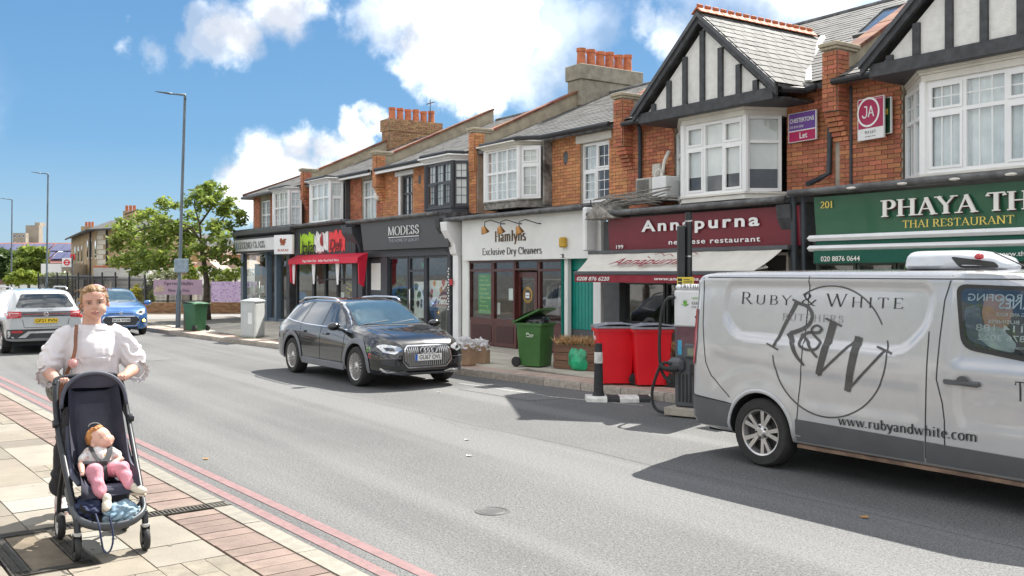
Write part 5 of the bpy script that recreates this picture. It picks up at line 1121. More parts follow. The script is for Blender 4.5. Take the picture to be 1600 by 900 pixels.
mb = MB(); mb.poly([(-13.9, 8.3, .004), (-12.0, 8.45, .004), (-11.9, 9.0, .004), (-13.8, 8.85, .004)]); mb.poly([(-24, 5.2, .004), (-22.2, 5.3, .004), (-22.2, 5.9, .004), (-24, 5.8, .004)]); struct(mb.build('tarmac_patch', patch))
lf = M('dry_leaf', (.35, .2, .07), .8, rand=.3)
for k, (px, py) in enumerate(((1350, 808), (322, 717), (733, 712), (730, 687), (686, 613))):
 p = PG(px, py, .006); mb = MB(); r = .03; mb.poly([p + V3((r * math.cos(a) * (1.6 if i % 2 else .8), r * math.sin(a), .006 * (i % 3))) for i, a in enumerate([q * .785 for q in range(8)])])
 tag(mb.build('fallen_leaf', lf if k < 2 else wp), ('brown leaf in the van shadow', 'small dry leaf near the red lines', 'pale scrap of litter mid road', 'white scrap of litter mid road', 'small pale scrap of litter in front of the black estate car')[k], 'leaf' if k < 2 else 'litter')
def pchip(xs, ys, q):
 xs = np.array(xs, float); ys = np.array(ys, float); h = np.diff(xs); d = np.diff(ys) / h; m = np.zeros(len(xs))
 for i in range(1, len(xs) - 1):
  if d[i - 1] * d[i] > 0: w1 = 2 * h[i] + h[i - 1]; w2 = h[i] + 2 * h[i - 1]; m[i] = (w1 + w2) / (w1 / d[i - 1] + w2 / d[i])
 m[0] = d[0]; m[-1] = d[-1]
 q = np.clip(q, xs[0], xs[-1]); k = np.clip(np.searchsorted(xs, q) - 1, 0, len(h) - 1); t = (q - xs[k]) / h[k]
 return (2 * t ** 3 - 3 * t ** 2 + 1) * ys[k] + (t ** 3 - 2 * t ** 2 + t) * h[k] * m[k] + (-2 * t ** 3 + 3 * t ** 2) * ys[k + 1] + (t ** 3 - t ** 2) * h[k] * m[k + 1]
def chaikin(P, n):
 for _ in range(n):
  Q = [P[0]]
  for a, b in zip(P, P[1:]): Q += [a * .75 + b * .25, a * .25 + b * .75]
  Q.append(P[-1]); P = Q
 return P
def lines(tab, X):
 """tab: list of (x, value); returns interpolated values"""
 return pchip([p[0] for p in tab], [p[1] for p in tab], X)
def resample(P, n):
 P = np.array(P); d = np.r_[0, np.cumsum(np.linalg.norm(np.diff(P, axis=0), axis=1))]; t = np.linspace(0, d[-1], n); return np.c_[np.interp(t, d, P[:, 0]), np.interp(t, d, P[:, 1])]
def shell(sec, X, nr=44, it=3, dx=None, side=None):
 """sec(x) -> half section [(y,z)...] bottom centre to top centre; returns closed mesh builder"""
 mb = MB(); rings = []
 for x in X:
  H = resample(chaikin([np.array(p, float) for p in sec(x)], it), nr)
  if side is not None: H = side(x, H)
  xo = (lambda y, z: dx(x, y, z)) if dx else (lambda y, z: 0)
  pts = [(x + xo(y, z), -y, z) for y, z in H] + [(x + xo(y, z), y, z) for y, z in H[-2:0:-1]]
  rings.append(mb.pts(pts))
 n = 2 * nr - 2
 for a, b in zip(rings, rings[1:]):
  for k in range(n): mb.face((a + k, b + k, b + (k + 1) % n, a + (k + 1) % n))
 for r, fl in ((rings[0], 0), (rings[-1], 1)):
  for k in range(nr - 1):
   a, b = r + k, r + k + 1; c = r + (n - k - 1) % n; d = r + (n - k) % n
   q = [a, b, c, d]; q2 = []
   for v in q:
    if v not in q2: q2.append(v)
   if len(q2) > 2: mb.face(q2 if fl == 0 else q2[::-1])
 return mb
def boolean(me, cutters, op='DIFFERENCE'):
 o = bpy.data.objects.new('w', me); COL.objects.link(o); cs = []
 for c in cutters:
  q = bpy.data.objects.new('c', c); COL.objects.link(q); cs.append(q)
  md = o.modifiers.new('b', 'BOOLEAN'); md.operation = op; md.solver = 'EXACT'; md.object = q
 dg = bpy.context.evaluated_depsgraph_get(); dg.update(); r = bpy.data.meshes.new_from_object(o.evaluated_get(dg), depsgraph=dg)
 for q in cs: bpy.data.objects.remove(q)
 bpy.data.objects.remove(o); return r
def bvh_of(me): return BVHTree.FromPolygons([v.co.copy() for v in me.vertices], [tuple(p.vertices) for p in me.polygons])
def arc_pts(cx, cz, r, a0, a1, n=14): return [(cx + r * math.cos(R(a0 + (a1 - a0) * i / n)), cz + r * math.sin(R(a0 + (a1 - a0) * i / n))) for i in range(n + 1)]
def roundpoly(P, r=.05, n=4):
 """rounded corners for a closed 2D outline; r may be per corner"""
 out = []; N = len(P)
 for i, p in enumerate(P):
  rr = r[i] if hasattr(r, '__len__') else r
  p = V3(p); a = V3(P[i - 1]) - p; b = V3(P[(i + 1) % N]) - p
  k = min(rr, a.length * .45, b.length * .45)
  if k < 1e-4: out.append(tuple(p)); continue
  A = p + a.normalized() * k; B_ = p + b.normalized() * k
  for j in range(n + 1): t = j / n; q = A * (1 - t) ** 2 + p * 2 * t * (1 - t) + B_ * t * t; out.append((q.x, q.y))
 return out
class Proj:
 """drapes flat outlines and lettering on a body shell; axis: unit ray direction, frame(u,v) -> ray start"""
 def __init__(s, bvh, U, V, D, far=6):
  s.b = bvh; s.U = V3(U); s.V = V3(V); s.D = V3(D).normalized(); s.far = far
 def hit(s, u, v, off):
  o = s.U * u + s.V * v - s.D * s.far
  h, n, i, d = s.b.ray_cast(o, s.D)
  if h is None: return None
  if n.dot(s.D) > 0: n = -n
  return h + n * off - s.D * 0
 def drape(s, V2, F, off=.004, step=.08, thick=0):
  bm = bmesh.new(); vs = [bm.verts.new((p[0], p[1], 0)) for p in V2]
  for f in F:
   try: bm.faces.new([vs[i] for i in f])
   except ValueError: pass
  x0, x1, y0, y1 = bounds(V2)
  if step:
   for (lo, hi, n) in ((x0, x1, (1, 0, 0)), (y0, y1, (0, 1, 0))):
    c = lo + step
    while c < hi - .001:
     bmesh.ops.bisect_plane(bm, geom=bm.verts[:] + bm.edges[:] + bm.faces[:], plane_co=(c * n[0], c * n[1], 0), plane_no=n, dist=1e-5); c += step
  bmesh.ops.triangulate(bm, faces=bm.faces[:])
  z = {}
  bad = []
  for v in bm.verts:
   h = s.hit(v.co.x, v.co.y, off)
   if h is None: bad.append(v)
   else: v.co = h
  if bad: bmesh.ops.delete(bm, geom=bad, context='VERTS')
  bmesh.ops.recalc_face_normals(bm, faces=bm.faces[:])
  nn = V3()
  for f in bm.faces: nn += f.normal * f.calc_area()
  if nn.dot(s.D) > 0: bmesh.ops.reverse_faces(bm, faces=bm.faces[:])
  me = bpy.data.meshes.new('p'); bm.to_mesh(me); bm.free(); return me
 def poly(s, P, mat, name, parent, off=.004, step=.08, smooth=True):
  me = s.drape(P, [tuple(range(len(P)))], off, step); me.materials.append(mat); me.name = name
  if smooth: shade(me, .9)
  return link(name, me, parent)
 def text(s, tv, u, v, w, h, mat, name, parent, off=.0045, step=.12):
  V, F = tv; x0, x1, y0, y1 = bounds(V); sx = w / (x1 - x0); sy = h / (y1 - y0) if h else abs(sx)
  me = s.drape([(u + (p[0] - x0) * sx, v + (p[1] - y0) * sy) for p in V], F, off, step); me.materials.append(mat); return link(name, me, parent)
 def line(s, P, wd, mat, name, parent, off=.003, closed=False, sub=.05, raised=0):
  Q = []
  P = list(P) + ([P[0]] if closed else [])
  for a, b in zip(P, P[1:]):
   n = max(1, int(math.dist(a, b) / sub))
   for i in range(n): Q.append((a[0] + (b[0] - a[0]) * i / n, a[1] + (b[1] - a[1]) * i / n))
  Q.append(P[-1]); mb = MB(); prev = None
  for i, p in enumerate(Q):
   a = Q[max(i - 1, 0)]; b = Q[min(i + 1, len(Q) - 1)]
   if closed and i in (0, len(Q) - 1): a, b = Q[-2], Q[1]
   d = V3((b[0] - a[0], b[1] - a[1])).normalized(); n = V3((-d.y, d.x)) * wd / 2
   hs_ = [s.hit(p[0] + n.x * k, p[1] + n.y * k, off + (raised if k == 0 else 0)) for k in (-1, 0, 1)]
   if None in hs_: prev = None; continue
   cur = mb.pts(hs_)
   if prev is not None: mb.face((prev, cur, cur + 1, prev + 1)); mb.face((prev + 1, cur + 1, cur + 2, prev + 2))
   prev = cur
  return mb.build(name, mat, parent, smooth=True)
m_tyre = M('tyre_rubber', (.028, .027, .026), .8, var=.15, scale=20); m_plas = M('body_plastic', (.045, .047, .05), .6, var=.08); m_well = M('wheel_well', (.012, .012, .012), .9)
m_alloy = M('alloy_wheel', (.55, .53, .52), .3, metal=.85, var=.04); m_alloyd = M('alloy_dark', (.05, .05, .05), .5, metal=.5)  # dark metal of the brake discs and wheel nuts
m_chrome = M('chrome_trim', (.75, .75, .76), .12, metal=1, var=.01); m_vglass = M('car_glass', (.018, .024, .028), .03, var=.01, coat=1, spec=.8)
m_lamp = M('lamp_glass', (.62, .64, .66), .08, var=.05, coat=1, metal=.4); m_lampr = M('tail_lamp', (.42, .012, .02), .12, coat=1, var=.02); m_lampd = M('lamp_housing', (.03, .032, .036), .1, coat=1)
m_plw = M('number_plate_white', (.80, .80, .76), .4, var=.01); m_ply = M('number_plate_yellow', (.82, .55, .02), .4, var=.01); m_ink = M('plate_ink', (.01, .01, .01), .5); m_eu = M('plate_blue', (.02, .12, .5), .4)
def wheel(parent, x, y, r, w, spokes=15, side=-1, style='multi', rim=.68, name='wheel'):
 """side -1: outer face towards -y"""
 t = Matrix.Translation((x, y, r)) @ (Matrix.Rotation(math.pi, 4, 'Z') if side > 0 else Matrix.Identity(4))
 mb = MB(); rr = r * rim; hw = w / 2
 mb.lathe([(rr, -hw + .02), (rr + .015, -hw), (r - .03, -hw - .004), (r - .008, -hw + .02), (r, -hw + .05), (r, hw - .05), (r - .01, hw - .02), (rr, hw)], ax=(0, 1, 0), n=48)
 me = mb.mesh(name, m_tyre, smooth=.7); o = link(name, me, parent); o.matrix_basis = t
 q = MB(); q.lathe([(rr + .002, hw - .02), (rr - .02, hw - .04), (rr - .03, -hw + .06), (rr - .012, -hw + .01), (rr + .004, -hw + .003), (rr + .006, -hw + .02)], ax=(0, 1, 0), n=40); q.k = 1
 q.lathe([(.001, -.02), (rr - .03, -.02)], ax=(0, 1, 0), n=32); q.k = 0
 q.lathe([(.001, -hw + .005), (.035, -hw + .005), (.05, -hw + .02), (.085, -hw + .03), (.09, -.0)], ax=(0, 1, 0), n=20)
 def spoke(a0, a1, w0, w1, r0=.06, r1=None, y0=-hw + .025, y1=-hw + .012, th=.03):
  r1 = r1 or rr - .01
  p0 = V3((math.cos(a0) * r0, y0, math.sin(a0) * r0)); p1 = V3((math.cos(a1) * r1, y1, math.sin(a1) * r1)); d = (p1 - p0).normalized(); s = V3((0, 1, 0)).cross(d).normalized()
  i = q.pts([p0 - s * w0, p0 + s * w0, p1 + s * w1, p1 - s * w1]); j = q.pts([p0 - s * w0 + V3((0, th, 0)), p0 + s * w0 + V3((0, th, 0)), p1 + s * w1 + V3((0, th, 0)), p1 - s * w1 + V3((0, th, 0))])
  q.face((i, i + 1, i + 2, i + 3))
  for k in range(4): q.face((i + k, j + k, j + (k + 1) % 4, i + (k + 1) % 4))
 for k in range(spokes):
  a = 2 * math.pi * k / spokes
  if style == 'multi': spoke(a, a, .006, .012)
  elif style == 'pair': spoke(a - .10, a - .22, .016, .022); spoke(a + .10, a + .22, .016, .022)
  else: spoke(a, a, .035, .022)
 ro = link('rim', q.mesh('rim', [m_alloy, m_alloyd]), o)
 if style == 'pair':
  c = MB()
  for k in range(spokes): a = 2 * math.pi * (k + .5) / spokes; c.cyl((math.cos(a) * .062, -hw + .012, math.sin(a) * .062), (math.cos(a) * .062, -hw + .03, math.sin(a) * .062), .011, 8)
  link('wheel_nut', c.mesh('wheel_nut', m_alloyd), o)
 return o
def arch_cut(x, r, W, zc):
 mb = MB(); P = arc_pts(x, zc, r, 0, 360, 40)[:-1]
 mb.prism([(a, -W, b) for a, b in P], (0, 2 * W, 0)); return mb.mesh('c', m_well)
def plate(t, txt, O, U, mat, euband=True):
 O = V3(O); U = V3(U).normalized(); Z = V3((0, 0, 1)); N = U.cross(Z); p = MB(); p.obox(O - U * .26 - Z * .055, U * .52, Z * .11, N * .008); po = p.build('number_plate', mat, t)
 x0 = -.26
 if euband: q = MB(); q.obox(O - U * .26 - Z * .055 + N * .0085, U * .045, Z * .11, N * .001); q.build('plate_band', m_eu, po); x0 = -.2
 sign_text(sans(txt, bold=.02), po, O + U * (x0 + .02) - Z * .037 + N * .008, U, Z, m_ink, w=.26 - x0 - .04, h=.074, world=False, off=.002, name='plate_text')
 return po
def strip_shell(me_name, mb, mat): return mb.mesh(me_name, mat)
def make_body(t, sec, X, mats, arches, W, nr=44, it=3, dx=None, side=None, name='body', ang=.55):
 mb = shell(sec, X, nr, it, dx, side); me = mb.mesh(name, [mats, m_well], merge=True)
 bm = bmesh.new(); bm.from_mesh(me); bmesh.ops.recalc_face_normals(bm, faces=bm.faces[:]); bm.to_mesh(me); bm.free()
 full = bvh_of(me)
 cut = boolean(me, [arch_cut(x, r, W, zc) for (x, r, zc) in arches])
 if not len(cut.polygons): cut = me
 shade(cut, ang); o = link(name, cut, t); return o, bvh_of(cut), full
t = thing('parked_car', 'black estate car with roof rails, chrome slatted grille and plate GU67 OVL on the road', 'car', (0, 0, 0)); t.name = 'estate_car'
m_blk = M('black_car_paint', (.006, .006, .007), .2, metal=0, var=.02, coat=1.0); m_grit = M('grey_cladding', (.16, .165, .18), .5, var=.05)
zt = [(-2.37, .92), (-2.33, 1.02), (-2.18, 1.13), (-1.85, 1.36), (-1.5, 1.435), (-.8, 1.475), (-.1, 1.48), (.25, 1.45), (.6, 1.33), (.95, 1.15), (1.2, 1.03), (1.5, .985), (1.9, .92), (2.15, .85), (2.3, .76), (2.37, .66)]
zs = [(-2.37, .84), (-2.2, .95), (-1.6, 1.0), (-.5, .985), (.6, .95), (1.2, .93), (1.7, .88), (2.1, .79), (2.3, .68), (2.37, .6)]
zb = [(-2.37, .40), (-2.25, .28), (-1.9, .24), (1.8, .24), (2.2, .22), (2.3, .24), (2.37, .30)]
wm = [(-2.37, .70), (-2.3, .80), (-2.1, .875), (-1.6, .92), (-.5, .915), (.6, .915), (1.5, .92), (1.9, .90), (2.15, .83), (2.3, .71), (2.37, .60)]
ws = [(-2.37, .66), (-2.2, .80), (-1.6, .855), (0, .865), (.9, .855), (1.5, .82), (2.0, .75), (2.3, .62), (2.37, .52)]
wt = [(-2.37, .55), (-2.1, .60), (-1.7, .60), (0, .60), (.5, .62), (.95, .67), (1.2, .70), (1.8, .66), (2.2, .54), (2.37, .42)]
def sec_audi(x):
 f = lambda tb: float(lines(tb, np.array([x]))[0]); a, b, c, w, s_, u = f(zt), f(zs), f(zb), f(wm), f(ws), f(wt)
 e = min(.05, (a - b) * .3)
 return [(0, c), (w - .12, c), (w - .02, c + .03), (w, c + .18), (w, .56), (w - .005, b - .16), (s_ + .015, b - .045), (s_ + .005, b - .02), (s_ - .01, b + .01), (s_ - .02, b + .02) if a - b > .2 else (s_ - .05, b + .02), (u + .04, a - e - .05 if a - b > .2 else (a + b) / 2 + .02), (u, a - e), (u - .15, a - e * .3), (0, a)]
X = np.r_[np.linspace(-2.37, -2.2, 8), np.linspace(-2.15, 2.1, 70), np.linspace(2.14, 2.37, 12)]
body, bv, fbv = make_body(t, sec_audi, X, m_blk, [(1.48, .40, .345), (-1.34, .40, .345)], 1.2)
S = Proj(bv, (1, 0, 0), (0, 0, 1), (0, 1, 0)); S2 = Proj(bv, (-1, 0, 0), (0, 0, 1), (0, -1, 0)); F = Proj(bv, (0, 1, 0), (0, 0, 1), (-1, 0, 0)); T_ = Proj(bv, (1, 0, 0), (0, 1, 0), (0, 0, -1))
for P_, sg in ((S, 1), (S2, -1)):
 fl = lambda L: [(sg * a, b) for a, b in L] if sg > 0 else [(sg * a, b) for a, b in L][::-1]
 P_.poly(fl(roundpoly([(.02, .99), (.92, .965), (.60, 1.20), (.26, 1.375), (.02, 1.40)], .03)), m_vglass, 'side_window', t)
 P_.poly(fl(roundpoly([(-.93, 1.0), (-.05, .99), (-.05, 1.40), (-.80, 1.40)], .03)), m_vglass, 'side_window', t)
 P_.poly(fl(roundpoly([(-1.72, 1.06), (-1.02, 1.005), (-.90, 1.39), (-1.30, 1.385)], .04)), m_vglass, 'side_window', t)
 P_.line(fl([(1.0, .945), (.6, .965), (-.8, .985), (-1.35, 1.015), (-1.82, 1.06), (-1.72, 1.18), (-1.4, 1.385), (-1.0, 1.425), (0, 1.43), (.3, 1.40), (.62, 1.26), (1.0, 1.02)]), .018, m_chrome, 'window_trim', t, off=.006)
 for L in ([(.98, .93), (1.0, .72), (.93, .5), (.9, .33)], [(-.02, .96), (-.02, .33)], [(-.98, .98), (-.93, .8), (-1.0, .68)], [(.9, .33), (-.85, .33)]): P_.line(fl(L), .012, m_well, 'door_seam', t, off=.002)
 for x in (.12, -.9): P_.line(fl([(x, .845), (x + .2, .845)]), .035, m_blk, 'door_handle', t, off=.02, raised=.02)
 P_.line(fl([(.9, .30), (-.78, .30)]), .035, m_chrome, 'sill_trim', t, off=.006)
 P_.line(fl([(1.02, .66), (.3, .655), (-.6, .665), (-1.0, .69)]), .015, m_plas, 'body_crease', t, off=.002)
 for cx in (1.48, -1.34):
  P_.line(fl(arc_pts(cx, .345, .445, -8, 188, 24)), .09, m_grit, 'wheel_arch_trim', t, off=.012, raised=.015)
for (tb, nm) in (((.86, .33), 'sill'),):
 for sg in (-1, 1): q = MB(); q.box(-.86, 1.0, sg * .90 - .02, sg * .90 + .02, .24, .36); q.build('sill_cladding', m_grit, t, bevel=.01)
sky_glass = M('windscreen', (.10, .17, .20), .02, metal=.55, var=.12, scale=1.6, coat=1)
T_.poly(roundpoly([(.33, -.55), (1.12, -.68), (1.19, 0), (1.12, .68), (.33, .55), (.29, 0)], .05), sky_glass, 'windscreen', t, off=.005)
T_.line([(1.20, -.66), (1.23, 0), (1.20, .66)], .05, m_plas, 'wiper_cowl', t, off=.004)
for a, b_ in (((1.14, -.62), (1.05, -.05)), ((1.16, -.02), (1.02, .5))): T_.line([a, b_], .014, m_plas, 'wiper', t, off=.012)
for sg in (-1, 1):
 T_.line([(1.25, sg * .62), (1.7, sg * .56), (2.15, sg * .46)], .02, m_blk, 'bonnet_crease', t, off=.004, raised=.006)
 r = MB(); zr = lambda x: float(lines(zt, np.array([x]))[0]) ; r.tube([(.25, sg * .63, zr(.25) - .03)] + [(x, sg * .635, zr(x) + .015) for x in (.1, -.3, -.8, -1.3)] + [(-1.62, sg * .63, zr(-1.62) - .03)], .018, 8); r.build('roof_rail', m_chrome, t, smooth=True)
 m_ = MB(); m_.ell((.86, sg * 1.03, 1.01), (.10, .12, .075), 18, 10); mo = m_.build('wing_mirror', m_blk, t, smooth=True); m_ = MB(); m_.tube([(.86, sg * .86, .95), (.86, sg * .96, .97)], .03, 8); m_.k = 0; m_.build('mirror_stalk', m_plas, mo)
T_.poly(roundpoly([(-.7, -.45), (.1, -.45), (.1, .45), (-.7, .45)], .04), m_vglass, 'sunroof', t, off=.003)
F.poly(roundpoly([(-.36, .37), (.36, .37), (.46, .47), (.43, .64), (.37, .705), (-.37, .705), (-.43, .64), (-.46, .47)], .03), m_plas, 'grille', t, off=.008, step=.06)
F.line(roundpoly([(-.37, .36), (.37, .36), (.475, .47), (.44, .65), (.37, .718), (-.37, .718), (-.44, .65), (-.475, .47)], .03), .022, m_chrome, 'grille_surround', t, off=.018, closed=True)
for k in range(23):
 y = -.42 + k * .0382; zt_ = .698 - max(0, abs(y) - .36) * .9; zb0 = .385 + max(0, abs(y) - .34) * 1.0
 F.line([(y, zb0), (y, zt_)], .011, m_chrome, 'grille_bar', t, off=.02, raised=.012)
for k in range(4):
 c = F.hit(-.105 + k * .07, .645, .05); q = MB(); q.lathe([(.044, 0), (.052, .008), (.060, 0)], c, ax=(1, 0, .1), n=24); q.build('badge_ring', m_chrome, t, smooth=True)
F.poly(roundpoly([(-.18, .595), (.18, .595), (.18, .70), (-.18, .70)], .02), m_plas, 'badge_plate', t, off=.040)
for sg in (-1, 1):
 P = [(.47, .665), (.60, .60), (.76, .63), (.80, .72), (.72, .755), (.50, .71)]
 F.poly(roundpoly([(sg * a, b) for a, b in P][::sg], .015), m_lamp, 'headlight', t, off=.006, step=.04);
 F.poly(roundpoly([(sg * a, b) for a, b in [(.58, .635), (.70, .645), (.74, .70), (.60, .69)]][::sg], .02), m_lampd, 'headlight_lens', t, off=.010)
 F.line([(sg * a, b) for a, b in [(.47, .66), (.60, .60), (.76, .625)]], .014, m_chrome, 'daytime_strip', t, off=.012)
 F.poly(roundpoly([(sg * a, b) for a, b in [(.52, .40), (.78, .42), (.80, .50), (.56, .50)]][::sg], .02), m_plas, 'air_intake', t, off=.005)
 F.line([(sg * a, b) for a, b in [(.50, .52), (.80, .525)]], .012, m_grit, 'bumper_crease', t, off=.006)
F.line([(-.80, .36), (-.72, .29), (-.45, .30), (-.33, .27), (.33, .27), (.45, .30), (.72, .29), (.80, .36)], .026, m_chrome, 'bumper_trim', t, off=.012)
F.line([(-.78, .32), (-.4, .25), (.4, .25), (.78, .32)], .05, m_grit, 'lower_bumper', t, off=.006)
c = F.hit(0, .53, .03); plate(t, 'GU67 OVL', (c.x + .012, 0, .53), (0, 1, 0), m_plw)
for k, (c_, x, z) in enumerate((('sticker_green', 1.92, .66), ('sticker_red', 1.98, .56), ('sticker_blue', 1.90, .52))): S.line(arc_pts(x, z, .035, 0, 300, 8), .016, M(c_, ((.2, .5, .1), (.6, .1, .12), (.15, .12, .45))[k], .5), 'sticker', t, off=.005)
for x in (1.48, -1.34):
 wheel(t, x, -.80, .345, .235, 20, -1); wheel(t, x, .80, .345, .235, 20, 1)
t.location = (-16.72, 7.93, 0); t.rotation_euler.z = R(1.0)
t = thing('delivery_van', 'silver panel van with RUBY & WHITE BUTCHERS lettering, roof refrigeration pod, cut by the right edge', 'van')
m_sil = M('silver_van_paint', (.46, .465, .48), .26, metal=.35, var=.02, coat=1)
zt = [(-2.5, 1.84), (-2.47, 1.905), (-2.38, 1.95), (-2.2, 1.965), (-1, 1.975), (.6, 1.975), (.95, 1.955), (1.2, 1.87), (1.55, 1.6), (1.85, 1.32), (2.05, 1.16), (2.25, 1.02), (2.42, .80), (2.5, .6)]
zs = [(-2.5, 1.13), (.6, 1.13), (1.3, 1.10), (1.7, 1.03), (2.1, .94), (2.4, .72), (2.5, .52)]
zb = [(-2.5, .36), (-2.4, .31), (-1.9, .285), (2.0, .27), (2.3, .24), (2.5, .3)]
wm = [(-2.5, .88), (-2.46, .925), (-2.38, .955), (-2.2, .965), (-1, .972), (1.2, .97), (1.9, .955), (2.2, .89), (2.4, .76), (2.5, .6)]
wt = [(-2.5, .78), (-2.46, .82), (-2.35, .845), (-1, .85), (.8, .845), (1.2, .80), (1.7, .80), (2.0, .78), (2.3, .62), (2.5, .45)]
def sec_van(x):
 f = lambda tb: float(lines(tb, np.array([x]))[0]); a, b, c, w, u = f(zt), f(zs), f(zb), f(wm), f(wt)
 if a - b > .55: return [(0, c), (w - .12, c), (w - .04, c + .01), (w - .01, c + .06), (w, .55), (w, .8), (w - .005, b), (w - .03, 1.35), (w - .065, a - .28), (w - .085, a - .13), (u + .035, a - .045), (u - .02, a - .01), (u - .2, a), (0, a + .012)]
 k = (a - b) / .55
 return [(0, c), (w - .12, c), (w - .04, c + .01), (w - .01, c + .06), (w, .55 * k + (c + .1) * (1 - k)), (w, .5 + .3 * k), (w - .005, b - .02), (w - .03 - .02 * (1 - k), b + .2 * k), (w - .05 - .03 * (1 - k), b + .3 * k), (u + .06, b + (a - b) * .75), (u + .02, a - .05 * k - .01), (u - .05, a - .01), (u - .2, a), (0, a + .012)]
def sdf(px, pz, P):
 d = 1e9; ins = False; n = len(P); j = n - 1
 for i in range(n):
  ax, az = P[i]; bx, bz = P[j]; ex, ez = bx - ax, bz - az; t_ = max(0, min(1, ((px - ax) * ex + (pz - az) * ez) / (ex * ex + ez * ez + 1e-12)))
  d = min(d, math.hypot(px - ax - ex * t_, pz - az - ez * t_))
  if (az > pz) != (bz > pz) and px < (bx - ax) * (pz - az) / (bz - az) + ax: ins = not ins
  j = i
 return -d if ins else d
pan1 = roundpoly([(-2.03, 1.865), (.27, 1.85), (.27, 1.52), (.02, 1.245), (-1.86, 1.29), (-2.05, 1.47)], [.12, .12, .3, .14, .12, .1], 6)
pan2 = roundpoly([(-2.2, 1.14), (-1.95, 1.10), (-1.2, 1.02), (.20, .98), (.20, .66), (-1.02, .66), (-1.10, .84), (-1.53, 1.0), (-1.9, .90), (-2.2, .70)], [.05] * 10, 4)
door1 = roundpoly([(.48, 1.12), (2.0, 1.05), (2.0, .66), (.55, .64), (.48, .8)], .12, 5)
sstep = lambda v, a, b: (lambda t_: t_ * t_ * (3 - 2 * t_))(max(0, min(1, (v - a) / (b - a))))
def side_van(x, H):
 out = H.copy()
 for i, (y, z) in enumerate(H):
  if y > .75 and .36 < z < 1.93 and -2.45 < x < 2.1:
   d = 0
   if z > 1.18 and x < .36: d += .024 * (1 - sstep(sdf(x, z, pan1), -.028, .004))
   if z < 1.17 and x < .32: d += .010 * (1 - sstep(sdf(x, z, pan2), -.06, .01))
   if x > .38: d += .014 * (1 - sstep(sdf(x, z, door1), -.09, .01))
   if x > .42: d += .02 * sstep(z, 1.13, 1.25) * sstep(x, .42, .56)
   rr_ = math.hypot(x + 1.53, z - .36)
   if rr_ < .56: d -= .012 * (1 - sstep(rr_, .42, .54))
   out[i, 0] = y - d
 return out
X = np.r_[np.linspace(-2.5, -2.36, 10), np.linspace(-2.34, 2.1, 190), np.linspace(2.13, 2.5, 14)]
body, bv, fbv = make_body(t, sec_van, X, m_sil, [(-1.53, .385, .36), (1.57, .385, .36)], 1.3, nr=110, side=side_van, ang=.8)
S = Proj(bv, (1, 0, 0), (0, 0, 1), (0, 1, 0)); S2 = Proj(bv, (-1, 0, 0), (0, 0, 1), (0, -1, 0)); RR = Proj(bv, (0, -1, 0), (0, 0, 1), (1, 0, 0)); F = Proj(bv, (0, 1, 0), (0, 0, 1), (-1, 0, 0)); T_ = Proj(bv, (1, 0, 0), (0, 1, 0), (0, 0, -1))
vg = glass('van_window', (.75, .8, .8), .06, k=.45)
m_lowp = M('van_plastic', (.085, .088, .094), .55, var=.05)
m_seal = M('window_seal', (.02, .02, .02), .5)
for P_, sg in ((S, 1), (S2, -1)):
 fl = lambda L: [(sg * a, b) for a, b in L] if sg > 0 else [(sg * a, b) for a, b in L][::-1]
 P_.poly(fl([(-1.095, .535), (.235, .505), (.23, .325), (-1.09, .325)]), m_lowp, 'side_moulding', t, off=.008, step=.1); P_.poly(fl([(.25, .505), (.41, .50), (1.16, .485), (1.19, .325), (.25, .325)]), m_lowp, 'side_moulding', t, off=.008, step=.1)
 P_.poly(fl([(-2.49, .63), (-1.90, .585), (-1.90, .35), (-2.49, .33)]), m_lowp, 'rear_bumper', t, off=.010, step=.08)
 P_.line(fl([(-2.49, .64), (-1.89, .595), (-1.885, .36)]), .014, m_seal, 'bumper_seam', t, off=.006)
 for L in ([(-1.0, 1.92), (-1.03, 1.1), (-1.07, .62), (-1.09, .36)], [(.26, 1.45), (.245, .36)], [(.44, 1.93), (.385, 1.72), (.36, 1.4), (.345, 1.05), (.40, .85), (.42, .7), (.42, .36)], [(-2.3, 1.905), (1.15, 1.90)]): P_.line(fl(L), .010, m_seal, 'door_seam', t, off=.003)
 P_.line(fl([(-2.36, 1.9), (-2.33, 1.4), (-2.26, 1.0), (-2.18, .86), (-1.92, .66)]), .010, m_seal, 'door_seam', t, off=.003)
 P_.line(fl(arc_pts(-1.53, .36, .405, -2, 182, 26)), .04, m_sil, 'wheel_arch_lip', t, off=.004, raised=.012)
 P_.poly(fl(roundpoly([(.47, 1.86), (1.16, 1.84), (1.66, 1.42), (1.86, 1.22), (1.68, 1.17), (1.05, 1.25), (.54, 1.32)], [.09, .1, .1, .05, .06, .1, .12], 5)), m_seal, 'window_seal', t, off=.006, step=.06)
win = roundpoly([(.51, 1.825), (1.14, 1.805), (1.62, 1.40), (1.79, 1.24), (1.66, 1.205), (1.07, 1.285), (.575, 1.355)], [.08, .1, .1, .05, .06, .09, .11], 5)
S2.poly([(-a, b) for a, b in win][::-1], m_vglass, 'door_window', t, off=.010)
wpat = M('cab_interior', (.05, .06, .075), .8, var=.5, scale=3, col2=(.012, .013, .018))
S.poly(win, wpat, 'cab_interior', t, off=.0075)
wtx = M('mirrored_lettering', (.40, .44, .45), .6); skn = M('reflected_skin', (.30, .17, .12), .8); jk = M('reflected_jacket', (.09, .11, .16), .8); shm = M('reflected_shirt', (.26, .32, .33), .8)  # window reflections painted on as flat figures and mirror-reversed lettering
S.poly(roundpoly([(.72, 1.77), (.88, 1.78), (.96, 1.66), (.92, 1.50), (.76, 1.47), (.70, 1.60)], .05), skn, 'reflected_figure', t, off=.0085)
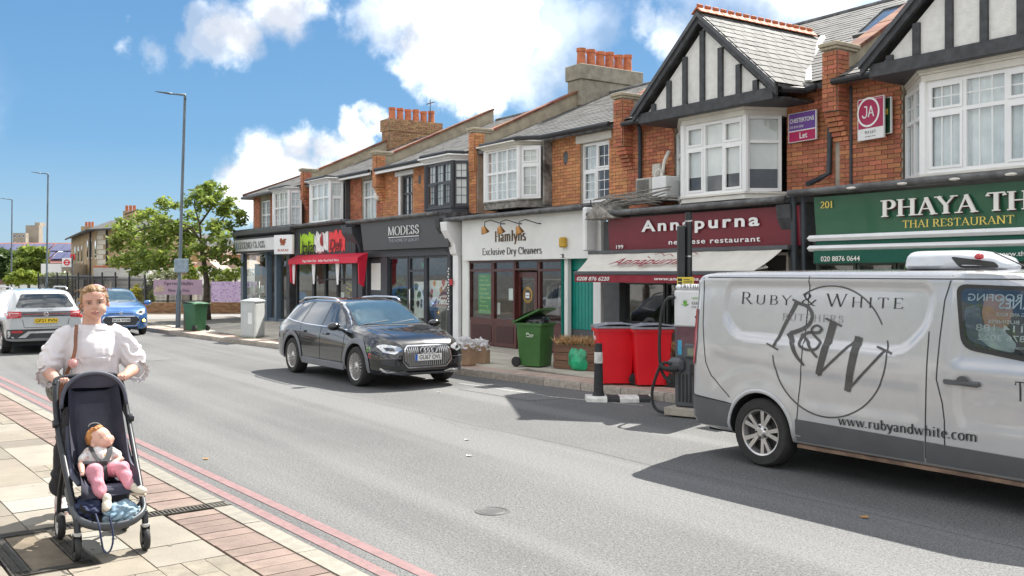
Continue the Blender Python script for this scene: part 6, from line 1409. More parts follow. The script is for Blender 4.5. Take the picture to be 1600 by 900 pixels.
S.poly(roundpoly([(.54, 1.66), (.68, 1.70), (.72, 1.50), (.9, 1.46), (1.0, 1.31), (.8, 1.34), (.6, 1.39)], .05), jk, 'reflected_figure', t, off=.0082)
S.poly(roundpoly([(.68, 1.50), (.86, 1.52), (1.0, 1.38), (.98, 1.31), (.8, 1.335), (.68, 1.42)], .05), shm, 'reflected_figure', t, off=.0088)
for (tx, u, v, w, h) in (('BARNES', 1.22, 1.66, -.38, .085), ('ROOFING', 1.02, 1.72, -.44, .06), ('GUTTERING AND ROOF', 1.22, 1.60, -.40, .03), ('LOCAL BUSINESS', 1.22, 1.54, -.46, .03), ('542 114 188', 1.28, 1.475, -.62, .055), ('020 8876 3022', 1.30, 1.40, -.62, .05), ('CALL FOR A QUOTE', 1.16, 1.335, -.34, .024)):
 S.text(sans(tx, bold=.01), u, v, w, h, wtx, 'mirrored_lettering', t, off=.0105)
S.poly(win, vg, 'door_window', t, off=.014)
S.poly(roundpoly([(.42, 1.02), (.72, 1.01), (.72, 1.05), (.42, 1.06)], .02), m_lowp, 'door_handle', t, off=.03); S.poly([(a, b) for a, b in arc_pts(.58, 1.04, .06, 0, 180, 10)], m_lowp, 'door_handle', t, off=.024)
hb = S.hit(.58, 1.03, 0); q = MB(); q.box(.42, .72, hb.y - .035, hb.y + .01, 1.015, 1.055); q.build('door_handle', m_lowp, t, bevel=.012)
ink = M('van_lettering', (.018, .017, .016), .45); ink2 = M('van_emblem', (.075, .072, .07), .45); ink3 = M('van_faint_lettering', (.20, .19, .18), .45)
S.text(serif('Ruby & White', T=.09, t=.035, sp=.20, srf=.07, caps=.78), -1.84, 1.632, 1.83, .125, ink, 'lettering', t)
S.text(serif('BUTCHERS', T=.07, t=.035, sp=.16, srf=.06), -1.30, 1.485, .69, .07, ink3, 'lettering', t)
S.line(arc_pts(-.754, 1.22, .625, 188, 372, 60), .014, ink2, 'emblem_ring', t, off=.004); S.line(arc_pts(-.754, 1.22, .610, 26, 122, 40), .014, ink2, 'emblem_ring', t, off=.004)
def brush(P, wd, kk):
 P = [tuple(v) for v in chaikin([np.array(p) for p in P], 2)] if len(P) > 2 else P; n = len(P); V = []; F = []
 for i, p in enumerate(P):
  a = P[max(i - 1, 0)]; c = P[min(i + 1, n - 1)]; d = V3((c[0] - a[0], c[1] - a[1])).normalized(); w = wd if not hasattr(wd, '__len__') else wd[0] + (wd[1] - wd[0]) * i / (n - 1)
  V += [(p[0] - d.y * w / 2, p[1] + d.x * w / 2), (p[0] + d.y * w / 2, p[1] - d.x * w / 2)]
 F = [(2 * i, 2 * i + 1, 2 * i + 3, 2 * i + 2) for i in range(n - 1)]
 me = S.drape(V, F, .0045 + .0003 * kk, .06); me.materials.append(ink2); link('emblem_stroke', me, t)
for kk, (P, wd) in enumerate([([(-1.14, 1.674), (-1.174, 1.60), (-1.265, 1.447), (-1.369, 1.225)], (.055, .03)), ([(-1.457, 1.248), (-1.31, 1.192)], .018), ([(-1.197, 1.693), (-1.08, 1.65)], .02), ([(-1.12, 1.656), (-1.014, 1.635), (-.945, 1.556), (-.97, 1.459), (-1.063, 1.40), (-1.197, 1.358)], (.03, .045)), ([(-1.21, 1.366), (-1.16, 1.285), (-1.113, 1.163), (-.997, 1.061)], (.07, .02)),
 ([(-.71, 1.489), (-.773, 1.24), (-.836, .987)], (.085, .065)), ([(-.842, .98), (-.633, 1.175), (-.422, 1.365)], .024), ([(-.43, 1.366), (-.480, 1.101), (-.525, .86)], (.085, .065)), ([(-.530, .86), (-.335, 1.061), (-.149, 1.26)], .022), ([(-.80, 1.521), (-.62, 1.455)], .02), ([(-.24, 1.288), (-.08, 1.236)], .02),
 ([(-.836, 1.425), (-.884, 1.455), (-.942, 1.434), (-.955, 1.387), (-.884, 1.328), (-.83, 1.29), (-.858, 1.229), (-.942, 1.207), (-1.04, 1.228), (-1.08, 1.275), (-1.053, 1.346), (-.975, 1.386), (-.868, 1.375), (-.83, 1.425)], (.02, .03)), ([(-1.063, 1.359), (-.981, 1.295), (-.916, 1.203), (-.852, 1.148)], (.03, .022))]): brush(P, wd, kk)
S.text((lambda q: ([(a, b + .022 * a) + tuple(c) for a, b, *c in q[0]], q[1]))(serif('www.rubyandwhite.com', T=.13, t=.05, sp=.02, srf=.07)), -.612, .525, 1.31, .12, ink, 'lettering', t, off=.0105)
S.text(serif('The Butchers of', T=.1, t=.04, srf=.07), 1.0, .93, .9, .16, ink, 'lettering', t, off=.005)
for sg in (-1, 1):
 P_ = S if sg < 0 else S2;
 L = [(-2.47, 1.56), (-2.42, 1.56), (-2.40, 1.2), (-2.42, .97), (-2.48, .97)]; P_.poly([(a * (1 if sg < 0 else -1), b) for a, b in L][::(1 if sg < 0 else -1)], m_lampr, 'tail_light', t, off=.012, step=.05)
 RR.poly(roundpoly([(sg * .80, 1.56), (sg * .86, 1.55), (sg * .86, .97), (sg * .80, .98)][::-sg], .02), m_lampr, 'tail_light', t, off=.012)
RR.line([(0, 1.88), (0, .4)], .012, m_seal, 'door_seam', t); RR.poly(roundpoly([(-.8, .56), (.8, .56), (.8, .36), (-.8, .36)], .04), m_lowp, 'rear_bumper', t, off=.03)
plate(t, 'WR16 RWB', (-2.535, .3, .75), (0, -1, 0), m_ply)
pod = MB()
def psec(x):
 k = (x + .35) / .87; w = .52 * min(1, (1.05 - k) ** .5 * 1.25) * min(1, .55 + 3 * max(0, k)); z0 = 1.985; h = .175 * min(1, .35 + 5 * max(0, k)) * (1 - .35 * sstep(k, .55, 1.0) - .35 * sstep(k, .9, 1.0))
 return [(0, z0), (w - .02, z0), (w, z0 + .02), (w * .97, z0 + h * .55), (w * .85, z0 + h * .9), (w * .5, z0 + h), (0, z0 + h * 1.02)]
pm = shell(psec, np.linspace(-.35, .52, 26), 22, 2); pod_me = pm.mesh('roof_pod', M('pod_grey', (.50, .52, .55), .3, coat=.5, var=.03), merge=True, smooth=.8); po = link('roof_pod', pod_me, t)
pb_ = bvh_of(pod_me); PS = Proj(pb_, (1, 0, 0), (0, 0, 1), (0, 1, 0)); PS.poly(roundpoly([(.16, 2.10), (.46, 2.05), (.49, 2.0), (.24, 2.0)], .03), m_seal, 'pod_vent', po, off=.005, step=.04)
q = MB(); q.ell((.38, -.33, 2.10), (.045, .03, .028), 12, 8); q.build('pod_lamp', m_lampr, po, smooth=True); q = MB(); q.box(-.3, .45, -.45, .45, 1.95, 1.985); q.build('pod_base', m_lowp, po)
q = MB(); q.cyl((.98, -.5, 1.95), (.60, -.5, 2.13), .006, 6); q.build('aerial', m_black, t)
T_.poly(roundpoly([(1.06, -.68), (1.86, -.76), (1.98, 0), (1.86, .76), (1.06, .68), (1.0, 0)], .06), m_vglass, 'windscreen', t, off=.005)
F.poly(roundpoly([(-.62, .62), (.62, .62), (.6, .74), (-.6, .74)], .03), m_plas, 'grille', t, off=.006); F.poly(roundpoly([(-.6, .32), (.6, .32), (.55, .48), (-.55, .48)], .03), m_plas, 'lower_grille', t, off=.006)
for sg in (-1, 1):
 F.poly(roundpoly([(sg * .62, .66), (sg * .86, .74), (sg * .84, .95), (sg * .66, .84)][::sg], .03), m_lamp, 'headlight', t, off=.006)
 q = MB(); q.ell((1.62, sg * 1.13, 1.22), (.07, .12, .15), 16, 10); q.build('wing_mirror', m_lowp, t, smooth=True)
ub = MB(); ub.box(-2.35, 2.2, -.8, .8, .26, .34); ub.build('underbody', m_well, t)
q = MB(); q.box(-1.1, 1.15, -.94, -.88, .255, .287); q.build('sill_rail', M('rusty_sill', (.20, .13, .09), .8, var=.3), t)
for x in (-1.53, 1.57): wheel(t, x, -.86, .345, .22, 5, -1, 'pair', rim=.66); wheel(t, x, .86, .345, .22, 5, 1, 'pair', rim=.66)
t.location = (-5.12, 8.52, 0); t.rotation_euler.z = R(2.2)
VAN = t
t = thing('crossover_car', 'white crossover seen from behind with yellow plate GF21 PVN at the left edge', 'car')
m_wc = M('white_car_paint', (.50, .52, .53), .28, metal=.1, var=.02, coat=1)
zt = [(-2.05, .98), (-2.02, 1.06), (-1.93, 1.22), (-1.75, 1.43), (-1.6, 1.53), (-1.3, 1.56), (-.4, 1.575), (.2, 1.55), (.5, 1.47), (.85, 1.27), (1.15, 1.10), (1.4, 1.04), (1.75, .97), (1.95, .86), (2.05, .7)]
zs = [(-2.05, .90), (-1.9, .98), (0, 1.0), (1.2, .98), (1.7, .88), (2.05, .64)]; zb = [(-2.05, .38), (-1.95, .30), (1.9, .26), (2.05, .34)]
wm = [(-2.05, .80), (-2.0, .845), (-1.85, .875), (-1.3, .885), (1.4, .885), (1.8, .84), (1.97, .72), (2.05, .6)]; wt = [(-2.05, .64), (-1.9, .63), (-1.6, .60), (0, .60), (.5, .61), (1.1, .66), (1.6, .62), (2.05, .42)]
def sec_gen(x, zt=zt, zs=zs, zb=zb, wm=wm, wt=wt, tu=.05):
 f = lambda tb: float(lines(tb, np.array([x]))[0]); a, b, c, w, u = f(zt), f(zs), f(zb), f(wm), f(wt); s_ = w - tu; e = min(.05, (a - b) * .3)
 return [(0, c), (w - .12, c), (w - .02, c + .04), (w, c + .18), (w, .6), (w - .005, b - .15), (s_ + .02, b - .04), (s_ + .005, b - .01), (s_ - .01, b + .02), (u + .05, a - e - .06 if a - b > .2 else (a + b) / 2 + .02), (u, a - e), (u - .15, a - e * .3), (0, a)]
X = np.r_[np.linspace(-2.05, -1.9, 8), np.linspace(-1.87, 1.87, 50), np.linspace(1.9, 2.05, 8)]
body, bv, fbv = make_body(t, sec_gen, X, m_wc, [(1.2, .38, .34), (-1.35, .38, .34)], 1.2)
def quick(t, bv, rearx, side_windows):
 S = Proj(bv, (1, 0, 0), (0, 0, 1), (0, 1, 0)); S2 = Proj(bv, (-1, 0, 0), (0, 0, 1), (0, -1, 0)); out = []
 for P_, sg in ((S, 1), (S2, -1)):
  for w_ in side_windows: L = [(sg * a, b) for a, b in w_]; P_.poly(roundpoly(L[::sg], .04), m_vglass, 'side_window', t)
 return S, S2
S, S2 = quick(t, bv, 0, [[(.05, 1.04), (.9, 1.02), (.45, 1.42), (.05, 1.47)], [(-.85, 1.05), (-.02, 1.04), (-.02, 1.47), (-.8, 1.47)], [(-1.5, 1.12), (-.92, 1.05), (-.87, 1.47), (-1.4, 1.44)]])
for P_, sg in ((S, 1), (S2, -1)):
 fl = lambda L: [(sg * a, b) for a, b in L]
 for cx in (1.2, -1.35): P_.line(fl(arc_pts(cx, .34, .415, -5, 185, 20)), .07, m_plas, 'wheel_arch_trim', t, off=.01, raised=.01)
 P_.line(fl([(-.95, .36), (.8, .36)]), .14, m_plas, 'sill_cladding', t, off=.008); P_.line(fl([(-1.5, .76), (1.3, .74)]), .02, m_wc, 'body_crease', t, off=.006, raised=.01)
RR = Proj(bv, (0, -1, 0), (0, 0, 1), (1, 0, 0)); F = Proj(bv, (0, 1, 0), (0, 0, 1), (-1, 0, 0))
RR.poly(roundpoly([(-.66, 1.12), (.66, 1.12), (.50, 1.44), (-.50, 1.44)], .05), m_vglass, 'rear_window', t, off=.006)
RR.line([(-.10, 1.135), (.22, 1.135)], .03, m_plas, 'rear_wiper', t, off=.02)
RR.poly(roundpoly([(-.80, .90), (.80, .90), (.82, 1.02), (-.82, 1.02)], .03), m_lampd, 'light_bar', t, off=.007)
RR.line([(-.5, .96), (.5, .96)], .014, m_lampr, 'light_strip', t, off=.011)
for sg in (-1, 1):
 RR.poly(roundpoly([(sg * .54, .88), (sg * .84, .86), (sg * .85, 1.03), (sg * .54, 1.02)][::-sg], .02), m_lampr, 'tail_light', t, off=.013, step=.05); RR.line([(sg * .6, .98), (sg * .78, .98), (sg * .78, .92)], .02, M('lamp_pale', (.55, .4, .38), .2), 'tail_light_bar', t, off=.016)
 RR.poly(roundpoly([(sg * .52, .515), (sg * .76, .515), (sg * .76, .57), (sg * .52, .57)][::-sg], .01), m_lampr, 'reflector', t, off=.02)
 r = MB(); r.tube([(.3, sg * .62, 1.54), (.2, sg * .63, 1.60), (-1.1, sg * .63, 1.61), (-1.35, sg * .62, 1.54)], .018, 8); r.build('roof_rail', M('satin_silver', (.6, .6, .6), .3, metal=.9), t, smooth=True)
 q = MB(); q.ell((.95, sg * 1.0, 1.08), (.09, .12, .085), 14, 8); q.build('wing_mirror', m_wc, t, smooth=True)
RR.poly(roundpoly([(-.84, .38), (.84, .38), (.85, .60), (-.85, .60)], .03), m_plas, 'rear_bumper', t, off=.012)
RR.poly(roundpoly([(-.62, .40), (-.45, .40), (-.35, .50), (.35, .50), (.45, .40), (.62, .40), (.40, .55), (-.40, .55)], .01), M('skid_silver', (.55, .55, .56), .4, metal=.4), 'skid_plate', t, off=.022)
RR.line([(-.52, .84), (-.48, .64), (.48, .64), (.52, .84)], .010, m_seal, 'tailgate_seam', t, off=.004)
c = RR.hit(0, .80, .02); plate(t, 'GF21 PVN', (c.x - .004, 0, .80), (0, -1, 0), m_ply, False)
q = MB(); c = RR.hit(0, .955, .02); q.lathe([(.045, 0), (.052, .006), (.058, 0)], c, ax=(-1, 0, 0), n=24); q.build('badge_ring', m_chrome, t)
q = MB(); cz = c
for a, b_ in (((-.03, .03), (-.012, -.035)), ((-.012, -.035), (0, .0)), ((0, .0), (.012, -.035)), ((.012, -.035), (.03, .03))): A_ = cz + V3((-.004, -a[0], a[1])); B_ = cz + V3((-.004, -b_[0], b_[1])); q.tube([A_, B_], .006, 5)
q.build('badge_letter', m_chrome, t)
RR.text(sans('T-CROSS', space=1.6), -.16, .70, .32, .022, m_chrome, 'lettering', t, off=.006)
q = MB(); q.ell((-.52 - 1.5, -.5, .66), (.035, .035, .035), 12, 8); q.build('yellow_ball', M('yellow_ball', (.75, .6, .02), .5), t, smooth=True)
q = MB(); q.prism([(-1.35, -.012, 1.55), (-1.15, -.012, 1.55), (-1.32, -.012, 1.62)], (0, .024, 0)); q.build('roof_fin', m_plas, t)
F.poly(roundpoly([(-.5, .6), (.5, .6), (.5, .75), (-.5, .75)], .03), m_plas, 'grille', t, off=.006)
for x in (-1.35, 1.2): wheel(t, x, -.78, .335, .21, 5, -1, 'five'); wheel(t, x, .78, .335, .21, 5, 1, 'five')
ub = MB(); ub.box(-1.9, 1.9, -.7, .7, .22, .32); ub.build('underbody', m_well, t)
t.location = (-27.75, 3.62, 0); t.rotation_euler.z = R(180 + 2.5)
t = thing('hatchback_car', 'small blue hatchback facing the viewer with amber indicator lit, plate BK66 WDM', 'car')
m_bl = M('blue_car_paint', (.055, .17, .42), .28, metal=.35, var=.02, coat=1)
zt2 = [(-2.0, 1.0), (-1.9, 1.2), (-1.7, 1.38), (-1.3, 1.45), (-.3, 1.475), (.25, 1.43), (.6, 1.28), (1.0, 1.07), (1.25, 1.0), (1.6, .93), (1.85, .83), (1.97, .72), (2.0, .62)]
zs2 = [(-2.0, .92), (0, .96), (1.2, .92), (1.7, .82), (2.0, .56)]; zb2 = [(-2.0, .36), (-1.9, .24), (1.85, .2), (2.0, .28)]
wm2 = [(-2.0, .72), (-1.85, .82), (-1.3, .865), (1.3, .865), (1.7, .82), (1.9, .70), (2.0, .56)]; wt2 = [(-2.0, .55), (-1.6, .57), (0, .57), (.5, .58), (1.05, .64), (1.6, .58), (2.0, .40)]
body, bv, fbv = make_body(t, lambda x: sec_gen(x, zt2, zs2, zb2, wm2, wt2), np.r_[np.linspace(-2, -1.85, 6), np.linspace(-1.8, 1.8, 46), np.linspace(1.83, 2.0, 9)], m_bl, [(1.27, .35, .31), (-1.3, .35, .31)], 1.2)
S, S2 = quick(t, bv, 0, [[(.05, 1.0), (.85, .98), (.40, 1.30), (.05, 1.37)], [(-.8, 1.02), (-.02, 1.0), (-.02, 1.37), (-.75, 1.36)], [(-1.35, 1.1), (-.88, 1.03), (-.83, 1.35), (-1.2, 1.32)]])
F = Proj(bv, (0, 1, 0), (0, 0, 1), (-1, 0, 0)); T_ = Proj(bv, (1, 0, 0), (0, 1, 0), (0, 0, -1))
T_.poly(roundpoly([(.30, -.52), (1.02, -.64), (1.10, 0), (1.02, .64), (.30, .52), (.26, 0)], .05), sky_glass, 'windscreen', t, off=.005)
F.poly(roundpoly([(-.42, .34), (.42, .34), (.52, .52), (.46, .60), (-.46, .60), (-.52, .52)], .03), m_plas, 'grille', t, off=.006, step=.05)
F.line([(-.55, .5), (-.47, .615), (.47, .615), (.55, .5), (.44, .325), (-.44, .325), (-.55, .5)], .014, m_chrome, 'grille_surround', t, off=.01)
F.line([(-.36, .705), (-.1, .70), (.1, .70), (.36, .705)], .02, m_plas, 'upper_grille', t, off=.008)
q = MB(); c = F.hit(0, .705, .02); q.lathe([(.04, 0), (.047, .006), (.053, 0)], c, ax=(1, 0, .2), n=20); q.tube([c + V3((.004, -.02, -.03)), c + V3((.004, -.008, .03))], .006, 5); q.tube([c + V3((.004, .008, -.03)), c + V3((.004, .02, .03))], .006, 5); q.tube([c + V3((.004, -.012, 0)), c + V3((.004, .012, 0))], .006, 5); q.build('badge', m_chrome, t)
for sg in (-1, 1):
 F.poly(roundpoly([(sg * .42, .70), (sg * .60, .64), (sg * .74, .70), (sg * .72, .82), (sg * .58, .80)][::sg], .02), m_lamp, 'headlight', t, off=.007, step=.04)
 F.poly(roundpoly([(sg * .50, .71), (sg * .62, .69), (sg * .66, .77), (sg * .56, .76)][::sg], .02), m_lampd, 'headlight_lens', t, off=.012)
 F.poly(roundpoly([(sg * .58, .42), (sg * .74, .42), (sg * .76, .54), (sg * .60, .50)][::sg], .02), m_lampd, 'fog_housing', t, off=.006)
 q = MB(); q.ell((.88, sg * .98, 1.0), (.09, .12, .08), 14, 8); q.build('wing_mirror', m_bl, t, smooth=True)
c = F.hit(.67, .475, .015); q = MB(); q.ell(c, (.02, .05, .04), 12, 8); q.build('indicator', M('amber_lamp_lit', (1, .38, .05), .4, emit=4), t)
F.poly(roundpoly([(-.5, .22), (.5, .22), (.5, .29), (-.5, .29)], .02), m_plas, 'lower_grille', t, off=.006)
c = F.hit(0, .47, .02); plate(t, 'BK66 WDM', (c.x + .01, 0, .50), (0, 1, 0), m_plw, False)
for a, b_ in (((1.04, -.5), (.96, .0)), ((1.06, .05), (.94, .5))): T_.line([a, b_], .014, m_plas, 'wiper', t, off=.012)
for x in (-1.3, 1.27): wheel(t, x, -.74, .305, .19, 5, -1, 'five'); wheel(t, x, .74, .305, .19, 5, 1, 'five')
ub = MB(); ub.box(-1.8, 1.8, -.65, .65, .2, .3); ub.build('underbody', m_well, t)
t.location = (-33.4, 6.75, 0); t.rotation_euler.z = R(-3)
m_pole = M('galvanised_pole', (.13, .16, .18), .5, metal=.3, var=.12, scale=2); rub = M('black_rubber', (.03, .03, .03), .75, var=.2, scale=20); rubw = M('reflective_white', (.68, .67, .62), .6, var=.12, scale=14, dirt=.25)
def lamp_post(px, t, H, lean, label, base=.12, extra=None):
 p = PT(px, t); p.z = base; o = thing('street_lamp', label, 'street lamp', p, group='street lamps along the kerb'); top = p + V3((RT.x * lean, RT.y * lean, H - base))
 mb = MB(); mb.tube([p, p + (top - p) * .16], [.085, .08], 14); mb.tube([p + (top - p) * .16, p + (top - p) * .17, top], [.08, .06, .045], 12); mb.build('post', m_pole, o, True, smooth=.8)
 A = top; E = A + V3((-1.02 * RT.x + .1, -1.02 * RT.y, .12)); q = MB(); q.tube([A - V3((0, 0, .15)), A + V3((0, 0, .02)), A.lerp(E, .35), A.lerp(E, .5)], [.05, .045, .03, .03], 8); q.build('arm', m_pole, o, True, smooth=True)
 D = (E - A).normalized(); q = MB(); q.tube([A.lerp(E, .42), A.lerp(E, .55), E], [(.03, .03), (.11, .035), (.06, .012)], 10); q.build('lantern', m_pole, o, True, smooth=True); return o, p, top
o, p, top = lamp_post(278, 32.3, 7.93, .24, 'nearest tall grey street lamp with a sign back on its post beside the green bin')
c = PT(283, 32.1); c.z = CAM_H + (427 - 415) / 1500 * 32.1
mb = MB(); mb.obox(c - RT * .24 + V3((0, 0, -.23)), RT * .48, V3((0, 0, .46)), FW * .05); mb.build('sign_back', M('sign_back', (.26, .33, .38), .5, metal=.2), o, True, bevel=.02)
lamp_post(72.5, 57.6, 7.9, .1, 'middle street lamp of three behind the white crossover'); lamp_post(17.5, 77.6, 7.9, .07, 'farthest and leftmost street lamp of the three')
def wheelie(label, loc, rz, mat, lidm, h=.92, lid_open=0, group=None, name='wheelie_bin', wheels=1):
 t = thing(name, label, 'bin', loc, rz, group); k = h / 1.07
 a0, b0, a1, b1 = .275, .245, .335, .285
 mb = MB(); n = 6; rings = []
 for (z, f) in ((.03, 0), (.05, .0), (.9, .95), (.94, 1.0)):
  a = a0 + (a1 - a0) * f; b = b0 + (b1 - b0) * f; P = roundpoly([(-a * .95, -b), (a, -b), (a, b), (-a * .95, b)], .05, 3); rings.append(mb.pts([(x * k, y * k, z * k) for x, y in P])); m_ = len(P)
 for A, B_ in zip(rings, rings[1:]):
  for q in range(m_): mb.face((A + q, A + (q + 1) % m_, B_ + (q + 1) % m_, B_ + q))
 mb.face([rings[0] + q for q in range(m_)][::-1]);
 r2 = mb.pts([(x * .93, y * .93, z) for x, y, z in [mb.v[rings[-1] + q] for q in range(m_)]]); r3 = mb.pts([(x * .8, y * .8, .3 * k) for x, y, z in [mb.v[rings[-1] + q] for q in range(m_)]])
 for A, B_ in ((rings[-1], r2), (r2, r3)):
  for q in range(m_): mb.face((A + q, A + (q + 1) % m_, B_ + (q + 1) % m_, B_ + q))
 mb.build('body', mat, t, smooth=.5)
 rm = MB(); P = roundpoly([(-a1 * k, -b1 * k - .02), (a1 * k + .03, -b1 * k - .02), (a1 * k + .03, b1 * k + .02), (-a1 * k, b1 * k + .02)], .05, 4); P2 = [(x * .88, y * .88) for x, y in P]
 i = rm.pts([(x, y, .90 * k) for x, y in P]); j = rm.pts([(x, y, .955 * k) for x, y in P]); l = rm.pts([(x, y, .955 * k) for x, y in P2]); N_ = len(P)
 for q in range(N_): w = (q + 1) % N_; rm.face((i + q, i + w, j + w, j + q)); rm.face((j + q, j + w, l + w, l + q))
 rm.build('rim', mat, t, smooth=.5)
 ld = MB(); nx = 8
 def L(u, v): x = (-.06 + u * .78) * k; y = (v - .5) * .66 * k; return V3((x, y, .05 * math.sin(math.pi * min(1, max(0, u))) * .8 + .012 * (1 - abs(2 * v - 1) ** 4) ))
 ld.grid(L, 8, 8); bt = [(-.06 * k, -.33 * k, -.03), (.72 * k, -.33 * k, -.03), (.72 * k, .33 * k, -.03), (-.06 * k, .33 * k, -.03)]
 ld.box(-.06 * k, .72 * k, -.335 * k, .335 * k, -.03, .004); ld.box(.18 * k, .5 * k, -.2 * k, .2 * k, .02, .05); lo = ld.build('lid', lidm, t, bevel=.004)
 lo.matrix_basis = Matrix.Translation((-a1 * k - .01, 0, .985 * k)) @ Matrix.Rotation(-lid_open, 4, 'Y')
 hb = MB(); hb.tube([(-a1 * k - .03, -.24 * k, .97 * k), (-a1 * k - .09, -.2 * k, .99 * k), (-a1 * k - .09, .2 * k, .99 * k), (-a1 * k - .03, .24 * k, .97 * k)], .016, 8); hb.build('handle', lidm, t, smooth=True)
 for s in (-1, 1):
  w = MB(); w.lathe([(.0, -.03), (.06, -.03), (.095, -.028), (.10, 0), (.095, .028), (.06, .03), (0, .03)], (-.30 * k, s * .285 * k, .10), (0, 1, 0), 20); w.build('wheel', rub, t, smooth=.6)
 return t
gbm = M('green_bin_plastic', (.055, .155, .04), .45, var=.08, scale=3, dirt=.15); gdm = M('green_bin_dark', (.045, .14, .065), .45, var=.08); rbm = M('red_bin_plastic', (.72, .006, .016), .35, var=.03, scale=3); blm = M('grey_bin_lid', (.26, .27, .30), .4, var=.15)
p = PG(836, 573, .13); g1 = wheelie('green wheelie bin with its lid propped open by black bags, outside the dry cleaners', (p.x, p.y, .135), R(20), gbm, gbm, h=.96, lid_open=.40)
q = MB(); q.T = Matrix.Translation((.005, -.275, .62)); q.prism([(-.02, -.0, 0), (.02, 0, .03), (.05, 0, .0), (.04, 0, .05), (-.02, 0, .05)], (0, -.004, 0)); q.box(.05, .15, -.004, 0, 0, .02); q.box(-.02, .14, -.004, 0, -.03, -.015); q.build('bin_logo', M('pale_print', (.6, .66, .55), .6), g1)
def lump(name, label, cat, c, r, mat, seed, knot=True, group=None, amp=.16, top=False):
 c = V3(c); bm = bmesh.new(); bmesh.ops.create_icosphere(bm, subdivisions=4, radius=1)
 for v in bm.verts:
  d = v.co.normalized(); n = mnoise.fractal(d * 1.6 + V3((seed, 0, 0)), .8, 2, 4) * amp + abs(mnoise.noise(d * 6 + V3((0, seed, 0)))) * amp * .7
  s = 1 + n; z = d.z
  if z < -.55: z = -.55 - (z + .55) * -.1
  k = 1 - .25 * max(0, d.z) ** 2; v.co = V3((d.x * r[0] * s * k, d.y * r[1] * s * k, (z + .55) / 1.55 * r[2] * (1 + n * .5)))
  if knot and d.z > .93: v.co.z += (d.z - .93) * r[2] * 1.6; v.co.x *= .75; v.co.y *= .75
 me = bpy.data.meshes.new(name); bm.to_mesh(me); bm.free(); me.materials.append(mat); shade(me, .9); o = link(name, me); o.location = c; return tag(o, label, cat, group)
bbag = M('black_bag', (.015, .015, .018), .25, var=.1, coat=.3, bump=.8, bscale=14); gbag = M('green_bag', (.01, .36, .16), .30, var=.2, scale=5, coat=.3, bump=1.0, bscale=12)
lump('rubbish_bag', 'shiny black rubbish bag bulging out of the open green bin', 'bag', (p.x + .08, p.y, .93), (.26, .23, .24), bbag, 3, False)
p = PG(909, 577, .15); lump('rubbish_bag', 'bright green knotted plastic sack in front of the planter', 'bag', (p.x, p.y, .15), (.28, .23, .50), gbag, 5)
p = PG(820, 571, .14); lump('rubbish_bag', 'small green plastic sack tucked behind the open green bin', 'bag', (p.x + .02, p.y + .25, .15), (.14, .14, .4), gbag, 9)
for (px, py, lab) in ((941, 601, 'left red wheelie bin with grey lid behind the striped bollard'), (998, 603.5, 'right red wheelie bin with grey lid nearest the charger')):
 p = PG(px, py, .125); t = wheelie(lab, (p.x - .02, p.y + .28, .125), R(-38 + 90), rbm, blm, h=1.04, group='red wheelie bins on the pavement'); t.rotation_euler.z = R(238)
 pass
 if px < 960: q = MB(); q.box(.30, .33, -.06, .0, .72, .79); q.build('sticker', m_white, t)
p = PG(306, 517, .12); wheelie('dark green wheelie bin with closed lid beside the nearest street lamp', (p.x, p.y, .12), R(200), gdm, gdm, h=.94)
p = PG(289, 516, .12); t = thing('litter_bin', 'square dark grey litter bin between the lamp post and the green bin', 'bin', (p.x, p.y + .2, .12), R(-30)); q = MB(); q.box(-.2, .2, -.2, .2, 0, .85); q.build('body', M('litter_bin_grey', (.14, .125, .11), .6, var=.15), t, bevel=.02); q = MB(); q.box(-.23, .23, -.23, .23, .86, .93); q.build('hood', m_black, t, bevel=.03)
p0 = PG(377, 525, .12); p1 = PG(413, 527.5, .12); D = (p1 - p0); t = thing('telecom_cabinet', 'pale grey steel telecom cabinet with pitched top near the kerb', 'cabinet', p0)
cbm = M('cabinet_grey', (.50, .52, .51), .5, var=.04, scale=4, dirt=.15); U = V3((.62, .10, 0)); V = V3((-.1, .36, 0)); Z = V3((0, 0, 1)); O = p0 + V3((-.0, 0, 0))
U = RT * .40 + V3((0, -.0, 0)); A = PG(376, 527, .12); Bq = PG(398, 529, .12); Cq = PG(413.5, 526, .12)
U = Bq - A; V = (Cq - Bq) * 1.0
mb = MB(); mb.prism([A, Bq, Bq + V, A + V], Z * 1.02); mb.build('casing', cbm, t, True, bevel=.01)
mb = MB(); c_ = A + U * .5 + V * .5 + Z * 1.14; P = [A - U * .04 - V * .04, Bq + U * .04 - V * .04, Bq + V * 1.04 + U * .04, A + V * 1.04 - U * .04]; i = mb.pts([q + Z * 1.021 for q in P] + [q + Z * 1.05 for q in P] + [A + U * .5 + V * .1 + Z * 1.11, A + U * .5 + V * .9 + Z * 1.11])
for k in range(4): mb.face((i + k, i + (k + 1) % 4, i + 4 + (k + 1) % 4, i + 4 + k))
mb.face((i + 4, i + 5, i + 8)); mb.face((i + 5, i + 6, i + 9, i + 8)); mb.face((i + 6, i + 7, i + 9)); mb.face((i + 7, i + 4, i + 8, i + 9)); mb.face((i + 3, i + 2, i + 1, i)); mb.build('roof', cbm, t, True)
N = U.normalized().cross(Z); mb = MB(); mb.obox(A + U * .10 + Z * .06 + N * .001, U * .8, Z * .9, N * .008); mb.build('door', cbm, t, True, bevel=.004); mb = MB(); mb.obox(A + U * .55 + Z * .4 + N * .01, U * .28, Z * .32, N * .004); mb.build('label_plate', m_white, t, True); mb = MB(); N2 = V.normalized().cross(Z); mb.obox(Bq + V * .1 + Z * .06 + N2 * .001, V * .8, Z * .9, N2 * .008); mb.build('door', cbm, t, True, bevel=.004)
wd = MB()
